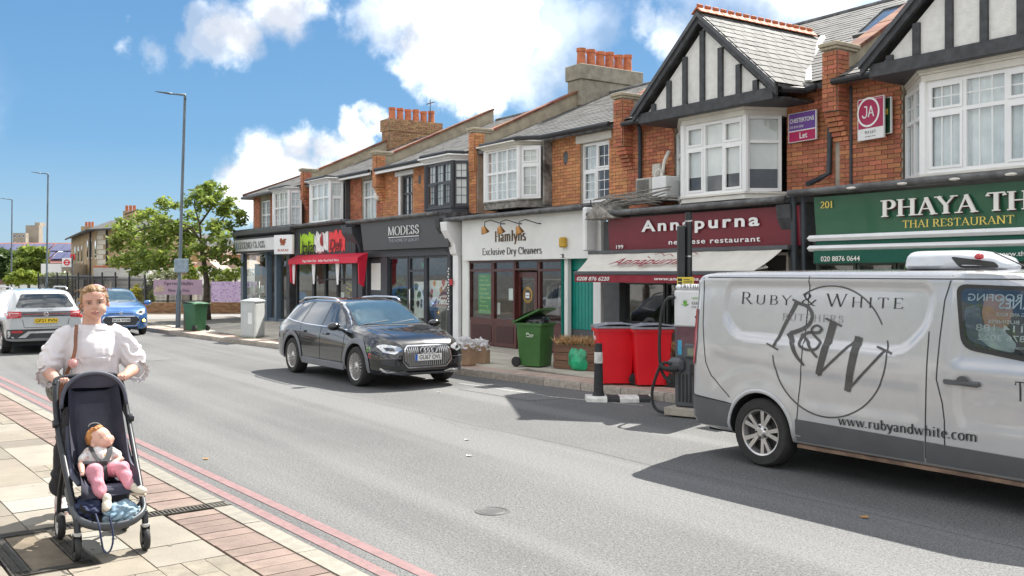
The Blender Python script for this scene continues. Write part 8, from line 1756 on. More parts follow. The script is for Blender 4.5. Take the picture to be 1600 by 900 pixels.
def far_house(label, px0, px1, py0, t_, mat, roofm, rise=14, wins=3, rows=2, dep=9, name='far_house', base=0):
 a, b_ = PT(px0, t_), PT(px1, t_); D = b_ - a; nrm = -D.normalized().cross(Z); z1 = CAM_H + (427 - py0) / 1500 * t_; t = thing(name, label, 'building', a)
 mb = MB(); mb.prism([zz(a, base), zz(b_, base), zz(b_, base) + nrm * dep, zz(a, base) + nrm * dep], (0, 0, z1 - base)); mb.build('wall', mat, t, True)
 if rise: h = rise / 1500 * t_; mb = MB(); i = mb.pts([zz(a, z1 + .01) - nrm * .3 - D * .02, zz(b_, z1 + .01) - nrm * .3 + D * .02, zz(b_, z1 + h) + nrm * dep / 2, zz(a, z1 + h) + nrm * dep / 2, zz(a, z1 + .01) + nrm * dep, zz(b_, z1 + .01) + nrm * dep]); mb.face((i, i + 1, i + 2, i + 3)); mb.face((i + 3, i + 2, i + 5, i + 4)); mb.face((i, i + 3, i + 4)); mb.face((i + 1, i + 5, i + 2)); mb.build('roof', roofm, t, True)
 for r_ in range(rows):
  for k in range(wins):
   w_ = D.length / wins * .45; hh = (z1 - base) / rows * .42; o = zz(a, base + (z1 - base) * (r_ + .38) / rows) + D * ((k + .28) / wins); mb = MB(); mb.obox(o - nrm * .03, D.normalized() * w_, Z * hh, nrm * .02); wn = mb.build('window', m_white, t, True); mb = MB(); mb.obox(o - nrm * .05 + D.normalized() * w_ * .1 + Z * hh * .08, D.normalized() * w_ * .8, Z * hh * .84, nrm * .02); mb.build('pane', m_vglass, wn, True)
 return t, a, D, nrm, z1
far_house('brown brick house half hidden behind the street tree', 225, 330, 385, 85, stb, m_slate, 22, 4); far_house('reddish brick house between the tree and the corner shop', 330, 400, 398, 80, M('far_red_brick', (.35, .20, .13), .85, var=.15), rt_, 16, 3)
t, a, D, nrm, z1 = far_house('long building with dark red roof covered in blue solar panels', -40, 108, 411, 170, M('far_dark_brick', (.25, .14, .11), .85), M('red_tile_roof', (.24, .10, .09), .8, var=.12, scale=.5), 34, 8, 1, 16)
sp_ = M('solar_panel', (.035, .04, .13), .2, coat=.6, var=.1)
h = 34 / 1500 * 170
for k in range(9):
 for r_ in range(2):
  if (k in (4,) and r_ == 0): continue
  o = zz(a, z1 + .12) - nrm * .3 + D * (k / 9 + .01); sl_ = nrm * 8.3 + Z * h; mb = MB(); mb.obox(o + sl_ * (.10 + .40 * r_) + Z * .15, D / 9 * (.95 if (k + r_) % 3 else .8), sl_ * .34, Z * .1); mb.build('solar_panel', sp_, t, True)
mb = MB(); o = zz(a, z1 + .3) + D * .78; mb.obox(o + (nrm * 8.3 + Z * h) * .2, D * .05, (nrm * 8.3 + Z * h) * .35, Z * .12); mb.build('roof_light', m_white, t, True)
conc = M('tower_concrete', (.34, .29, .23), .9, var=.1, scale=.4)
t, a, D, nrm, z1 = far_house('square brown concrete tower block far away above the solar roofs', 40, 60.5, 352, 330, conc, None, 0, 1, 0, 3, 'tower_block'); mb = MB(); mb.obox(zz(a, z1) + D * .25 + nrm * 4, D * .4, Z * 1.2, nrm * 4); mb.build('roof_plant', conc, t, True)
t, a, D, nrm, z1 = far_house('lower block of pale windowed flats beside the far tower', 20, 40, 364, 325, conc, None, 0, 3, 6, 2, 'flats_block')
far_house('white rendered single storey building left of the bus stop', 64, 96, 412, 78, m_white, None, 0, 0, 0, 6)
for k, (px, t_) in enumerate(((-60, 150), (-120, 120), (-200, 100))): tree(('far tree beyond the left edge, farthest', 'far tree beyond the left edge, middle', 'far tree beyond the left edge, nearest')[k], px, 0, t_, [(px, 405, 34, 20), (px + 20, 412, 26, 14)], lf2, 900, .5, 415, seed=20 + k)
a, b_ = PT(84, 58), PT(146, 52); D = b_ - a; t = thing('bus_shelter', 'glass bus shelter with thin dark roof behind the woman', 'bus shelter', a); nrm = -D.normalized().cross(Z)
zr = CAM_H + (427 - 434) / 1500 * 55; mb = MB(); mb.obox(zz(a, zr), D, Z * .12, nrm * 1.3); mb.build('roof', m_black, t, True, bevel=.03)
for u in (0.02, .25, .5, .75, .98): mb = MB(); mb.tube([zz(a, .1) + D * u + nrm * 1.2, zz(a, zr) + D * u + nrm * 1.2], .045, 6); mb.build('post', m_black, t, True)
for u in (.04, .52): mb = MB(); mb.obox(zz(a, .4) + D * u + nrm * 1.2, D * .2, Z * (zr - .5), nrm * .02); mb.build('pane', m_shopg, t, True)
mb = MB(); mb.obox(zz(a, .4) + D * .78 + nrm * 1.1, D * .12, Z * (zr - .55), nrm * .08); mb.build('advert_panel', m_white, t, True)
q = PT(113, 56); t = thing('bus_stop_flag', 'white bus stop flag with red ring roundel on a post by the shelter', 'sign', zz(q, .1)); mb = MB(); mb.cyl(zz(q, .1), zz(q, CAM_H + 28 / 1500 * 56), .05, 8); mb.build('post', m_lead, t, True)
zc = CAM_H + (427 - 410) / 1500 * 56; s = 56 / 1500; mb = MB(); mb.obox(zz(q, zc - 7 * s) - RT * 16 * s, RT * 15 * s, Z * 14 * s, FW * .05); pn = mb.build('panel', m_white, t, True); c_ = zz(q, zc) - RT * 8.5 * s - FW * .02
rr_ = M('roundel_red', (.7, .02, .03), .5); mb = MB(); mb.lathe([(3.0 * s, 0), (3.9 * s, .004), (4.8 * s, 0)], c_, FW * -1, 24); mb.build('roundel', rr_, pn, True); mb = MB(); mb.obox(c_ - RT * 5.6 * s - Z * .75 * s - FW * .012, RT * 11.2 * s, Z * 1.5 * s, FW * .006); mb.build('roundel_bar', rr_, pn, True)
mb = MB(); mb.obox(zz(q, zc + 4 * s) - RT * 4 * s + FW * .06, RT * 7 * s, Z * 9 * s, FW * .03); mb.build('red_panel', rr_, t, True)
t = thing('opposite_terrace', 'plain rendered terrace across the road mirrored in the windows', 'building', (-10, -22, 0)); mb = MB(); mb.box(-60, 30, -30, -22, 0, 5.4); mb.build('wall', M('opposite_render', (.50, .48, .45), .9), t, True); mb = MB(); mb.prism([(-61, -21.7, 5.4), (-61, -26, 8), (-61, -30.3, 5.4)], (92, 0, 0)); mb.build('roof', m_slate, t, True)
wmesh = unit_mesh('opw', lambda: MB().box(-.6, .6, 0, .06, -.8, .8).mesh('window', m_white)); pmesh = unit_mesh('opp', lambda: MB().box(-.52, .52, .061, .08, -.72, .72).mesh('pane', m_vglass))
for i in range(30):
 for z_1 in (1.7, 4.4): w_ = link('window', wmesh, t, True, Matrix.Translation((-58 + i * 3, -22, z_1))); link('pane', pmesh, w_)
for k in range(7):
 x = -42 + k * 9; y = -12.5; t = thing('street_tree', 'leafy street tree across the road behind the viewer', 'tree', (x, y, .1), group='trees behind the viewer'); mb = MB(); mb.tube([(x, y, .1), (x + .1, y, 2.6), (x, y, 4)], [.2, .15, .1], 8); mb.build('trunk', bark, t, True)
 foliage('crown', [((x, y, 4.4), (2.2, 2.0, 1.5), 2), ((x + 1, y + .4, 3.7), (1.4, 1.4, 1.0), 1), ((x - 1.1, y, 4.9), (1.3, 1.3, 1.1), 1)], .22, 1500, lf1, t, 40 + k)
def remesh(mb, vox, sm=4, fac=.5):
 me = mb.mesh('r', MATS['mortar']); o = bpy.data.objects.new('r', me); COL.objects.link(o)
 m = o.modifiers.new('r', 'REMESH'); m.mode = 'VOXEL'; m.voxel_size = vox; m.use_smooth_shade = True
 if sm: s = o.modifiers.new('s', 'SMOOTH'); s.factor = fac; s.iterations = sm
 dg = bpy.context.evaluated_depsgraph_get(); dg.update(); r = bpy.data.meshes.new_from_object(o.evaluated_get(dg), depsgraph=dg); bpy.data.objects.remove(o); r.materials.clear(); return r
def caps(mb, P, r, n=12):
 """tapered limb with rounded ends through joints"""
 P = [V3(p) for p in P]
 mb.tube(P, r, n)
 for p, q in zip(P, r): qq = q if hasattr(q, '__len__') else (q, q); mb.ell(p, (min(qq), min(qq), min(qq)), n, 8)
def finish(me, name, mat, parent, f=None):
 if f:
  for v in me.vertices: v.co = f(v.co, v.normal)
 me.materials.append(mat); shade(me); me.name = name; return link(name, me, parent)
def skin_mat(name, c, c2):
 m = M(name, c, .5, var=.05, scale=7, col2=c2, sub=.12); return m
sk = skin_mat('skin_fair', (.62, .38, .29), (.50, .26, .19)); skb = skin_mat('skin_baby', (.68, .43, .34), (.58, .32, .24)); lipm = M('lips', (.42, .12, .11), .4); blonde = M('blonde_hair', (.38, .24, .11), .55, col2=(.20, .11, .045), scale=14, squash=(1, 1, .4), bump=.6, bscale=50); ginger = M('ginger_hair', (.50, .22, .07), .6, col2=(.36, .14, .04), scale=18)
eyew = M('eye_white', (.55, .52, .50), .25); eyed = M('eye_dark', (.05, .045, .04), .15)
def finger(mb, base, d1, L, r, curl, ax):
 """three bones curling about axis ax"""
 p = V3(base); d = V3(d1).normalized(); pts = [p.copy()]
 for k, l in enumerate((.45, .32, .23)): p = p + d * L * l; pts.append(p.copy()); d = Matrix.Rotation(curl, 3, ax) @ d
 caps(mb, pts, [r, r * .95, r * .88, r * .75], 8)
t = thing('person', 'woman in a white puff sleeved blouse and black trousers pushing a navy pushchair', 'person', (-7.86, 1.45, .12), R(-3)); WOM = t
mb = MB(); Hc = V3((.035, .015, 1.598))
hm = MB()
hm.ell((-.012, 0, .035), (.098, .078, .098), 20, 14); hm.ell((.020, 0, -.035), (.070, .068, .078), 18, 12); hm.ell((.052, 0, -.088), (.030, .030, .024), 12, 8); hm.ell((.035, .036, -.045), (.044, .032, .038), 12, 8); hm.ell((.035, -.036, -.045), (.044, .032, .038), 12, 8)
hm.tube([(.078, 0, .028), (.098, 0, -.012), (.096, 0, -.024)], [(.008, .008), (.014, .013), (.013, .009)], 8); hm.ell((.092, 0, -.022), (.014, .020, .010), 10, 6)
hm.ell((.072, .030, .040), (.018, .026, .010), 10, 6); hm.ell((.072, -.030, .040), (.018, .026, .010), 10, 6); hm.ell((.080, 0, -.060), (.014, .026, .014), 10, 6)
for s in (-1, 1): hm.ell((-.008, s * .080, -.008), (.020, .010, .030), 10, 8)
HR = Matrix.Translation(Hc) @ Matrix.Rotation(R(-7), 4, 'Z') @ Matrix.Rotation(R(3), 4, 'Y') @ Matrix.Rotation(R(4), 4, 'X') @ Matrix.Diagonal((1.10, 1.20, .98, 1))
hme = hm.mesh('h', sk); hme.transform(HR)
i0 = mb.pts([v.co for v in hme.vertices]); mb.f += [tuple(i0 + a for a in p.vertices) for p in hme.polygons]; mb.mi += [0] * len(hme.polygons)
caps(mb, [(-.015, 0, 1.38), (.0, 0, 1.46), (.01, 0, 1.54)], [.088, .066, .064], 14)
mb.ell((-.01, 0, 1.28), (.11, .165, .16), 18, 12); mb.ell((-.01, 0, 1.08), (.12, .155, .18), 18, 12); mb.ell((0, 0, .93), (.12, .17, .12), 16, 10)
hands = {}
for s, ys in ((-1, -.255), (1, .145)):
 sh = V3((-.02, s * .175, 1.375)); el = V3((.05, s * .30, 1.095)); wr = V3((.395, ys + s * .03, 1.075)); hd = V3((.46, ys, 1.09))
 caps(mb, [sh, sh.lerp(el, .5), el], [.062, .056, .046]); caps(mb, [el, el.lerp(wr, .35), wr], [.047, .046, .028])
 caps(mb, [wr, wr.lerp(hd, .6), hd], [(.032, .024), (.040, .020), (.042, .018)])
 for k in range(4):
  y = ys + (k - 1.5) * .0205; L = (.066, .078, .075, .060)[k if s > 0 else 3 - k]
  finger(mb, (.468, y, 1.094 - .002 * abs(k - 1.5)), (1, 0, -.25), L, .0098, R(62), V3((0, 1, 0)))
 finger(mb, (.43, ys - s * .036, 1.078), (.55, -s * .25, -.55), .055, .011, R(28), V3((0, 1, 0)))
me = remesh(mb, .0058, 4)
Hi = HR.inverted()
def face(co, n):
 p = Hi @ co
 if p.z > -.14 and p.x > .02:
  for s in (-1, 1):
   d = math.hypot(p.y - s * .031, (p.z - .016) * 1.5)
   if d < .022: p = p - V3((.009 * (1 - d / .022), 0, 0))
  d = abs(p.z + .062)
  if d < .005 and abs(p.y) < .024: p.x -= .004 * (1 - d / .005)
  return HR @ p
 return co
body = finish(me, 'body', sk, t, face)
def hp(n, mat, f): q = MB(); f(q); me = q.mesh(n, mat, smooth=True); me.transform(HR); return link(n, me, t)
for s in (-1, 1):
 hp('eye', eyew, lambda q: q.ell((.0735, s * .031, .013), (.008, .015, .0055), 12, 8)); hp('iris', eyed, lambda q: q.ell((.0785, s * .031, .013), (.0045, .0062, .0052), 10, 6))
 hp('eyelid', M('lid_line', (.30, .15, .11), .6), lambda q: q.tube([(.078, s * .014, .016), (.0835, s * .031, .0215), (.074, s * .047, .015)], .0024, 5))  # upper lid line in a darker skin tone
 hp('eyebrow', M('brow_hair', (.20, .12, .06), .7), lambda q: q.tube([(.083, s * .014, .033), (.0855, s * .031, .0385), (.074, s * .051, .033)], [(.003, .0028), (.0034, .0035), (.002, .002)], 6))
hp('lips', lipm, lambda q: (q.tube([(.083, -.023, -.061), (.0935, -.007, -.056), (.0935, .007, -.056), (.083, .023, -.061)], [.002, .0052, .0052, .002], 6), q.tube([(.083, -.021, -.064), (.0925, 0, -.070), (.083, .021, -.064)], [.002, .0065, .002], 6)))
hp('teeth', M('teeth', (.6, .56, .5), .3), lambda q: q.ell((.0905, 0, -.0635), (.004, .014, .0028), 10, 5))
hp('earring', M('gold', (.75, .45, .10), .25, metal=1), lambda q: [q.lathe([(.010, 0), (.013, .003), (.016, 0)], (.0, -.088, -.045 - .024 * k), (0, 1, .1), 12) for k in range(3)])
hb = MB(); hb.ell((-.034, 0, .046), (.099, .084, .096), 20, 14); hb.ell((-.020, 0, .086), (.084, .076, .064), 16, 10); hb.ell((-.075, 0, .02), (.06, .078, .085), 14, 10); hb.ell((-.105, .01, .085), (.045, .045, .045), 12, 8); hb.ell((-.012, -.064, .045), (.050, .020, .050), 12, 8); hb.ell((-.012, .064, .045), (.050, .020, .050), 12, 8)
me = remesh(hb, .0055, 2); me.transform(HR)
def hairf(co, n):
 p = Hi @ co; k = mnoise.noise(V3((p.x * 12, p.y * 60, p.z * 12))) * .005
 q = p + (Hi.to_3x3() @ n) * k
 return HR @ q
finish(me, 'hair', blonde, t, hairf)
hc = MB()
for s, y0 in ((-1, -.078), (-1, -.084), (-1, -.072), (1, .076)):
 x0 = rnd.uniform(-.02, .02); n_ = 9; L_ = .125 if s < 0 else .07; hc.tube([(x0 + .010 * math.sin(k * 1.4 + y0 * 90), y0 + s * .010 * math.cos(k * 1.3 + x0 * 60), .05 - L_ * k / n_) for k in range(n_ + 1)], [.007 - .0005 * k for k in range(n_ + 1)], 6)
for k in range(16):
 a = rnd.uniform(-1.5, 1.5); hc.tube([(.07 * math.cos(a), .075 * math.sin(a), .115), (.085 * math.cos(a) + .01, .095 * math.sin(a), .13 + rnd.uniform(-.02, .02)), (.06 * math.cos(a), .11 * math.sin(a), .10)], .0022, 4)
me = hc.mesh('hair_curl', blonde, smooth=True); me.transform(HR); link('hair_curl', me, t)
hp('hair_band', M('pink_band', (.62, .36, .42), .6), lambda q: q.tube([(-.005, .082 * math.cos(a), .05 + .092 * math.sin(a)) for a in [math.pi * k / 14 for k in range(2, 8)]], (.011), 8))
wbl = M('white_cotton', (.66, .63, .64), .8, var=.02, scale=5, bump=.35, bscale=9, sub=.05)
bb = MB()
prof = [(.95, .175, .215), (1.02, .165, .205), (1.12, .160, .195), (1.22, .170, .200), (1.30, .150, .200), (1.37, .118, .180), (1.415, .100, .140), (1.445, .090, .100)]
rings = []
for z_, a_, b_ in prof: rings.append(bb.pts([(a_ * math.cos(q) * (1.0 if math.cos(q) > 0 else .8) - .005, b_ * math.sin(q), z_) for q in [2 * math.pi * k / 28 for k in range(28)]]))
for A_, B_ in zip(rings, rings[1:]):
 for k in range(28): bb.face((A_ + k, A_ + (k + 1) % 28, B_ + (k + 1) % 28, B_ + k))
bb.face([rings[0] + k for k in range(28)][::-1]); bb.face([rings[-1] + k for k in range(28)])
bb.ell((.070, 0, 1.22), (.105, .155, .16), 16, 10)
for s in (-1, 1):
 bb.tube([(-.01, s * .13, 1.375), (0, s * .195, 1.345), (.01, s * .25, 1.25), (.035, s * .295, 1.15), (.075, s * .305, 1.09)], [(.065, .075), (.080, .085), (.095, .095), (.098, .088), (.066, .058)], 16)
 bb.ell((0, s * .190, 1.355), (.075, .07, .06), 14, 10)
 bb.tube([(.075, s * .305, 1.09), (.10, s * .312, 1.075)], [(.06, .054), (.072, .064)], 16)
me = remesh(bb, .0075, 5)
def blf(co, n):
 w = mnoise.noise(V3((co.x * 7, co.y * 9, co.z * 4))) * .012 + mnoise.noise(V3((co.x * 18, co.y * 20, co.z * 9 + 4))) * .005
 if abs(co.y) > .2: w += .007 * math.sin(co.z * 70 + co.y * 60 + 6 * mnoise.noise(co * 9)) * (1 if co.z < 1.3 else .5)
 if co.z < 1.2 and abs(co.y) < .2: w += .007 * math.sin(co.y * 52 + 5 * mnoise.noise(co * 5))
 if co.z > 1.40 and abs(co.y) < .13: w = -.004
 return co + n * w
finish(me, 'blouse', wbl, t, blf)
fr = MB()
for s in (-1, 1):
 c_ = V3((.10, s * .312, 1.075)); ax = V3((.35, s * .05 - s * .05, -.02)).normalized(); n_ = 60; P0 = []; P1 = []
 u_ = ax.orthogonal().normalized(); v_ = ax.cross(u_)
 for k in range(n_):
  a = 2 * math.pi * k / n_; d = u_ * math.cos(a) + v_ * math.sin(a); P0.append(c_ - ax * .015 + d * .058); P1.append(c_ + ax * .028 + d * (.082 + .006 * math.sin(k * 1.35)) + ax * .006 * math.sin(k * 1.9))
 i = fr.pts(P0); j = fr.pts(P1)
 for k in range(n_): fr.face((i + k, i + (k + 1) % n_, j + (k + 1) % n_, j + k))
fr.build('cuff_ruffle', wbl, t, smooth=True)
tr_ = MB(); tr_.ell((-.01, 0, .93), (.15, .195, .13), 16, 10)
caps(tr_, [(-.02, -.10, .88), (-.0, -.155, .50), (-.09, -.205, .22)], [(.12, .105), (.105, .095), (.085, .08)]); caps(tr_, [(0, .09, .88), (.12, .10, .5), (.22, .09, .2)], [(.115, .10), (.10, .09), (.08, .075)])
me = remesh(tr_, .011, 4); finish(me, 'trousers', M('black_trousers', (.022, .021, .026), .8, var=.15, scale=8, bump=.5, bscale=14), t, lambda co, n: co + n * (mnoise.noise(V3((co.x * 9, co.y * 9, co.z * 5))) * .022 + .007 * math.sin(co.z * 45 + 5 * mnoise.noise(co * 7))))
shm_ = M('pale_trainer', (.58, .50, .48), .6, var=.05)
for (x, y, z, pit) in ((-.10, -.205, .02, .35), (.26, .09, .0, 0)):
 s = MB(); s.ell((.02, 0, .055), (.085, .046, .05), 14, 8); s.ell((.10, 0, .038), (.065, .048, .036), 14, 8); s.ell((-.05, 0, .06), (.05, .04, .06), 12, 8); me = remesh(s, .008, 2); me.transform(Matrix.Translation((x, y, z + (.04 if pit else 0))) @ Matrix.Rotation(pit, 4, 'Y')); so = finish(me, 'shoe', shm_, t)
 s = MB(); P = roundpoly([(-.10, -.035), (.10, -.05), (.165, 0), (.10, .05), (-.10, .035)], .03, 3); s.prism([(a, b_, .0) for a, b_ in P], (0, 0, .022)); me = s.mesh('sole', M('sole_pink', (.55, .30, .30), .7)); me.transform(Matrix.Translation((x, y, z + (.04 if pit else 0))) @ Matrix.Rotation(pit, 4, 'Y')); link('sole', me, so)
leather = M('tan_leather', (.22, .085, .04), .45, var=.15, scale=10, coat=.2); pat = M('patterned_bag', (.20, .19, .17), .7, col2=(.03, .03, .03), scale=34)
bg_ = thing('shoulder_bag', 'patterned shoulder bag with brown leather strap and pink pompom at the woman\'s side', 'bag', (-7.98, 1.15, 1.0), R(-3)); inv = bg_
def wp_(p): return WOM.matrix_basis_local @ p
Mw = Matrix.Translation((-7.86, 1.45, .12)) @ Matrix.Rotation(R(-3), 4, 'Z')
def wb_(name, mb, mat, **k): me = mb.mesh(name, mat, **k); me.transform(Mw); return link(name, me, bg_, True)
q = MB()
def strapf(P, w, th=.004):
 P = chaikin([V3(p) for p in P], 2); n_ = len(P)
 for k in range(n_ - 1): d = (P[k + 1] - P[k]).normalized(); s_ = d.cross(V3((1, 0, 0))).normalized() * w; q.obox(P[k] - s_ / 2, P[k + 1] - P[k], s_, V3((th, 0, 0)))
strapf([(.085, -.115, 1.445), (.135, -.128, 1.36), (.195, -.135, 1.26), (.18, -.17, 1.14), (.08, -.215, 1.02)], .026); strapf([(.07, -.20, 1.06), (.09, -.235, .92), (.09, -.245, .80)], .034); wb_('strap', q, leather)
q = MB(); q.ell((-.05, -.245, .97), (.13, .07, .115), 18, 12); me = remesh(q, .01, 2); me.materials.append(pat); shade(me); me.transform(Mw); link('bag_body', me, bg_, True)
q = MB(); q.tube([(-.16, -.27, 1.02), (-.05, -.30, 1.09), (.08, -.27, 1.03)], .012, 6); wb_('bag_trim', q, leather)
q = MB()
for k in range(300): d = V3((rnd.gauss(0, 1), rnd.gauss(0, 1), rnd.gauss(0, 1))).normalized(); c_ = V3((.215, -.155, 1.17)); s_ = d.orthogonal().normalized() * .006; q.poly([c_ + d * .01 + s_, c_ + d * .038, c_ + d * .01 - s_])
q.ell((.215, -.155, 1.17), (.030, .030, .030), 14, 10); wb_('pompom', q, M('pink_pompom', (.72, .42, .40), .9))
t = thing('pushchair', 'navy pushchair with open hood, black frame and small swivel wheels on the paving', 'pushchair', (-6.93, 1.34, .12), 0)
fm = M('pushchair_frame', (.030, .032, .036), .4, metal=.3, var=.1); navy = M('navy_fabric', (.030, .032, .052), .75, var=.12, scale=6, bump=.3, bscale=30); navyl = M('navy_lining', (.055, .058, .09), .7, var=.1, scale=6, bump=.3, bscale=20); hubw = M('wheel_hub', (.55, .54, .52), .5)
def pt(n, mat, f, **k): q = MB(); f(q); return q.build(n, mat, t, **k)
for s in (-1, 1):
 pt('frame_tube', fm, lambda q: q.tube(chaikin([V3(v) for v in ((-.45, s * .205, 1.075), (-.40, s * .225, 1.0), (-.28, s * .232, .80), (-.02, s * .225, .55), (.20, s * .215, .36), (.31, s * .205, .24))], 2), [(.021, .015)] * 21, 8), smooth=True)
 pt('rear_leg', fm, lambda q: q.tube(chaikin([V3(v) for v in ((-.05, s * .222, .56), (-.14, s * .226, .44), (-.26, s * .222, .26), (-.30, s * .218, .12))], 2), (.016), 8), smooth=True)
 pt('hinge_knob', fm, lambda q: q.lathe([(0, .02), (.026, .018), (.03, 0), (.026, -.018), (0, -.02)], (-.255, s * .245, .80), (0, 1, 0), 20), smooth=.6)
 pt('fork', fm, lambda q: (q.tube([(.31, s * .205, .26), (.335, s * .208, .17)], [.024, .020], 10), q.box(.30, .345, s * .208 - .026, s * .208 - .020, .06, .17), q.box(.30, .345, s * .208 + .020, s * .208 + .026, .06, .17)), bevel=.003)
 pt('fork_cap', hubw, lambda q: q.cyl((.332, s * .207, .165), (.336, s * .2075, .185), .0245, 14))
 for (x, r_, w_) in ((.315, .078, .017), (-.30, .098, .022)):
  wh = pt('wheel', rub, lambda q: q.lathe([(r_ * .68, -w_), (r_ * .9, -w_ * 1.1), (r_, -w_ * .4), (r_, w_ * .4), (r_ * .9, w_ * 1.1), (r_ * .68, w_)], (x, s * .21, r_), (0, 1, 0), 28), smooth=.7)
  q = MB(); q.lathe([(.0, -w_ * .9), (.02, -w_ * .9), (.022, -w_ * .3), (r_ * .50, -w_ * .3), (r_ * .55, -w_ * .9), (r_ * .70, -w_ * .9), (r_ * .70, w_ * .9), (r_ * .55, w_ * .9), (r_ * .5, w_ * .3), (0, w_ * .3)], (x, s * .21, r_), (0, 1, 0), 20); q.build('hub', hubw if x < 0 else fm, wh, smooth=.5)
pt('handlebar', fm, lambda q: q.tube(chaikin([V3(v) for v in ((-.43, -.225, 1.05), (-.455, -.215, 1.085), (-.47, -.15, 1.10), (-.47, .15, 1.10), (-.455, .215, 1.085), (-.43, .225, 1.05))], 2), .016, 10), smooth=True)
pt('front_bow', M('bow_grey', (.07, .078, .09), .45), lambda q: q.tube(chaikin([V3(v) for v in ((.05, -.22, .40), (.22, -.222, .31), (.33, -.20, .25), (.40, -.10, .215), (.415, 0, .21), (.40, .10, .215), (.33, .20, .25), (.22, .222, .31), (.05, .22, .40))], 3), [(.018, .032)] * 58, 8), smooth=True)
pt('cross_bar', fm, lambda q: q.cyl((-.28, -.215, .2), (-.28, .215, .2), .012, 8))
def bk(u, v): x = -.27 + .60 * u; w = .19; y = (v - .5) * 2; return V3((x, y * w, .17 + .10 * abs(y) ** 4 + .10 * (abs(2 * u - 1) ** 6)))
pt('basket', M('basket_mesh', (.02, .02, .024), .9), lambda q: q.grid(bk, 16, 16), smooth=True)
sp_c = [V3(v) for v in ((-.36, 0, 1.00), (-.30, 0, .86), (-.20, 0, .66), (-.10, 0, .50), (-.02, 0, .435), (.10, 0, .425), (.20, 0, .43), (.25, 0, .41), (.27, 0, .375))]; spc = chaikin(sp_c, 3)
def seat(u, v, lift=0, w=.178):
 k = u * (len(spc) - 1); i = min(int(k), len(spc) - 2); p = spc[i].lerp(spc[i + 1], k - i); d = (spc[i + 1] - spc[i]).normalized(); nn = V3((-d.z, 0, d.x)); nn = nn if nn.x + nn.z > 0 else -nn
 y = (v - .5) * 2; side = .11 * max(0, abs(y) - .62) ** 1.3 * 3.4 * (1 if u < .80 else max(0, 1 - (u - .80) * 6)); ww = w * (1 - .10 * max(0, .25 - u) * 4)
 return V3((p.x, y * ww, p.z)) + nn * (side + lift + .006 * math.sin(u * 40) * (abs(y) < .6))
pt('seat', navy, lambda q: q.grid(lambda u, v: seat(u, v), 50, 30), smooth=True)
pt('seat_back_shell', navy, lambda q: q.grid(lambda u, v: seat(u, 1 - v, -.02), 40, 20), smooth=True)
pt('seat_pad', M('seat_pad', (.045, .047, .065), .85, var=.1, bump=.3, bscale=60), lambda q: q.grid(lambda u, v: seat(.12 + u * .5, .17 + v * .66, .016 * (1 - abs(2 * v - 1) ** 6)), 30, 20), smooth=True)
pt('leg_rest', navyl, lambda q: q.grid(lambda u, v: seat(.70 + u * .1, .08 + v * .84, .02 * math.sin(u * 3.14)), 8, 16), smooth=True)
q = MB(); q.tube([(seat(.22, .5, .012) + V3((0, .04 * math.cos(a), .025 * math.sin(a)))) for a in [k * .5 for k in range(8)]], .004, 5); q.build('logo_mark', hubw, t)
def hood(u, v):
 a = math.pi * v; ang = R(105 - 95 * u) ; rad = .30 + .02 * math.sin(u * 9.4) ; cx, cz = -.235, .82
 yy = -math.cos(a) * .205 * (1 + .03 * math.sin(a)); h = math.sin(a) ** .55
 hgt = .02 + rad * h; d = V3((math.cos(ang), 0, math.sin(ang)))
 return V3((cx, yy, cz)) + d * hgt * (1 if ang > R(60) else 1) + V3((-.02, 0, 0))
def hood2(u, v):
 """u from the back rim to the front rim"""
 a = math.pi * v; th = R(158 - 62 * u); L = .335 * (math.sin(a) ** .5) ; c_ = V3((-.235, -math.cos(a) * .212, .80))
 p = c_ + V3((math.cos(th), 0, math.sin(th))) * L; sag = .014 * math.sin(u * math.pi * 3) * math.sin(a); return p + V3((0, 0, -abs(sag)))
pt('hood', navy, lambda q: q.grid(hood2, 24, 40), smooth=True)
pt('hood_lining', navyl, lambda q: q.grid(lambda u, v: hood2(u, v) * .985 + V3((-.004, 0, .010)), 24, 40), smooth=True)
pt('hood_rim', M('rim_fabric', (.07, .075, .10), .6), lambda q: q.tube([hood2(1, .03 + .94 * k / 40) + V3((.006, 0, 0)) for k in range(41)], [(.014, .010)] * 41, 8), smooth=True)
pt('hood_flap', navyl, lambda q: q.grid(lambda u, v: hood2(1, .10 + .80 * v) + V3((-.012 - .05 * u, 0, -.10 * u * math.sin(math.pi * v) ** .5 - .012 * math.sin(v * 9 + u * 3) * u)), 8, 50), smooth=True)
pt('back_panel', navyl, lambda q: q.grid(lambda u, v: hood2(0, .04 + .92 * v).lerp(V3((-.33, (v - .5) * .34, .90)), u) + V3((.01 + .01 * math.sin(v * 15 + u * 6), 0, 0)), 10, 30), smooth=True)
for s in (-1, 1): pt('side_bolster', navyl, lambda q: q.tube(chaikin([V3(v) for v in ((-.22, s * .165, .78), (-.12, s * .185, .62), (.02, s * .19, .50), (.16, s * .185, .485), (.21, s * .17, .46))], 2), [(.022, .014)] * 18, 8), smooth=True)
def S_(x, y, z): return V3((x, y, z))
bt_ = thing('baby', 'sleeping ginger haired baby in pink trousers and cream shoes strapped in the pushchair', 'person', (-6.93, 1.34, .12)); t = bt_
Hc = S_(-.105, .015, .690); HR = Matrix.Translation(Hc) @ Matrix.Rotation(R(16), 4, 'Z') @ Matrix.Rotation(R(-30), 4, 'Y') @ Matrix.Rotation(R(22), 4, 'X') @ Matrix.Scale(1.12, 4); Hi = HR.inverted()
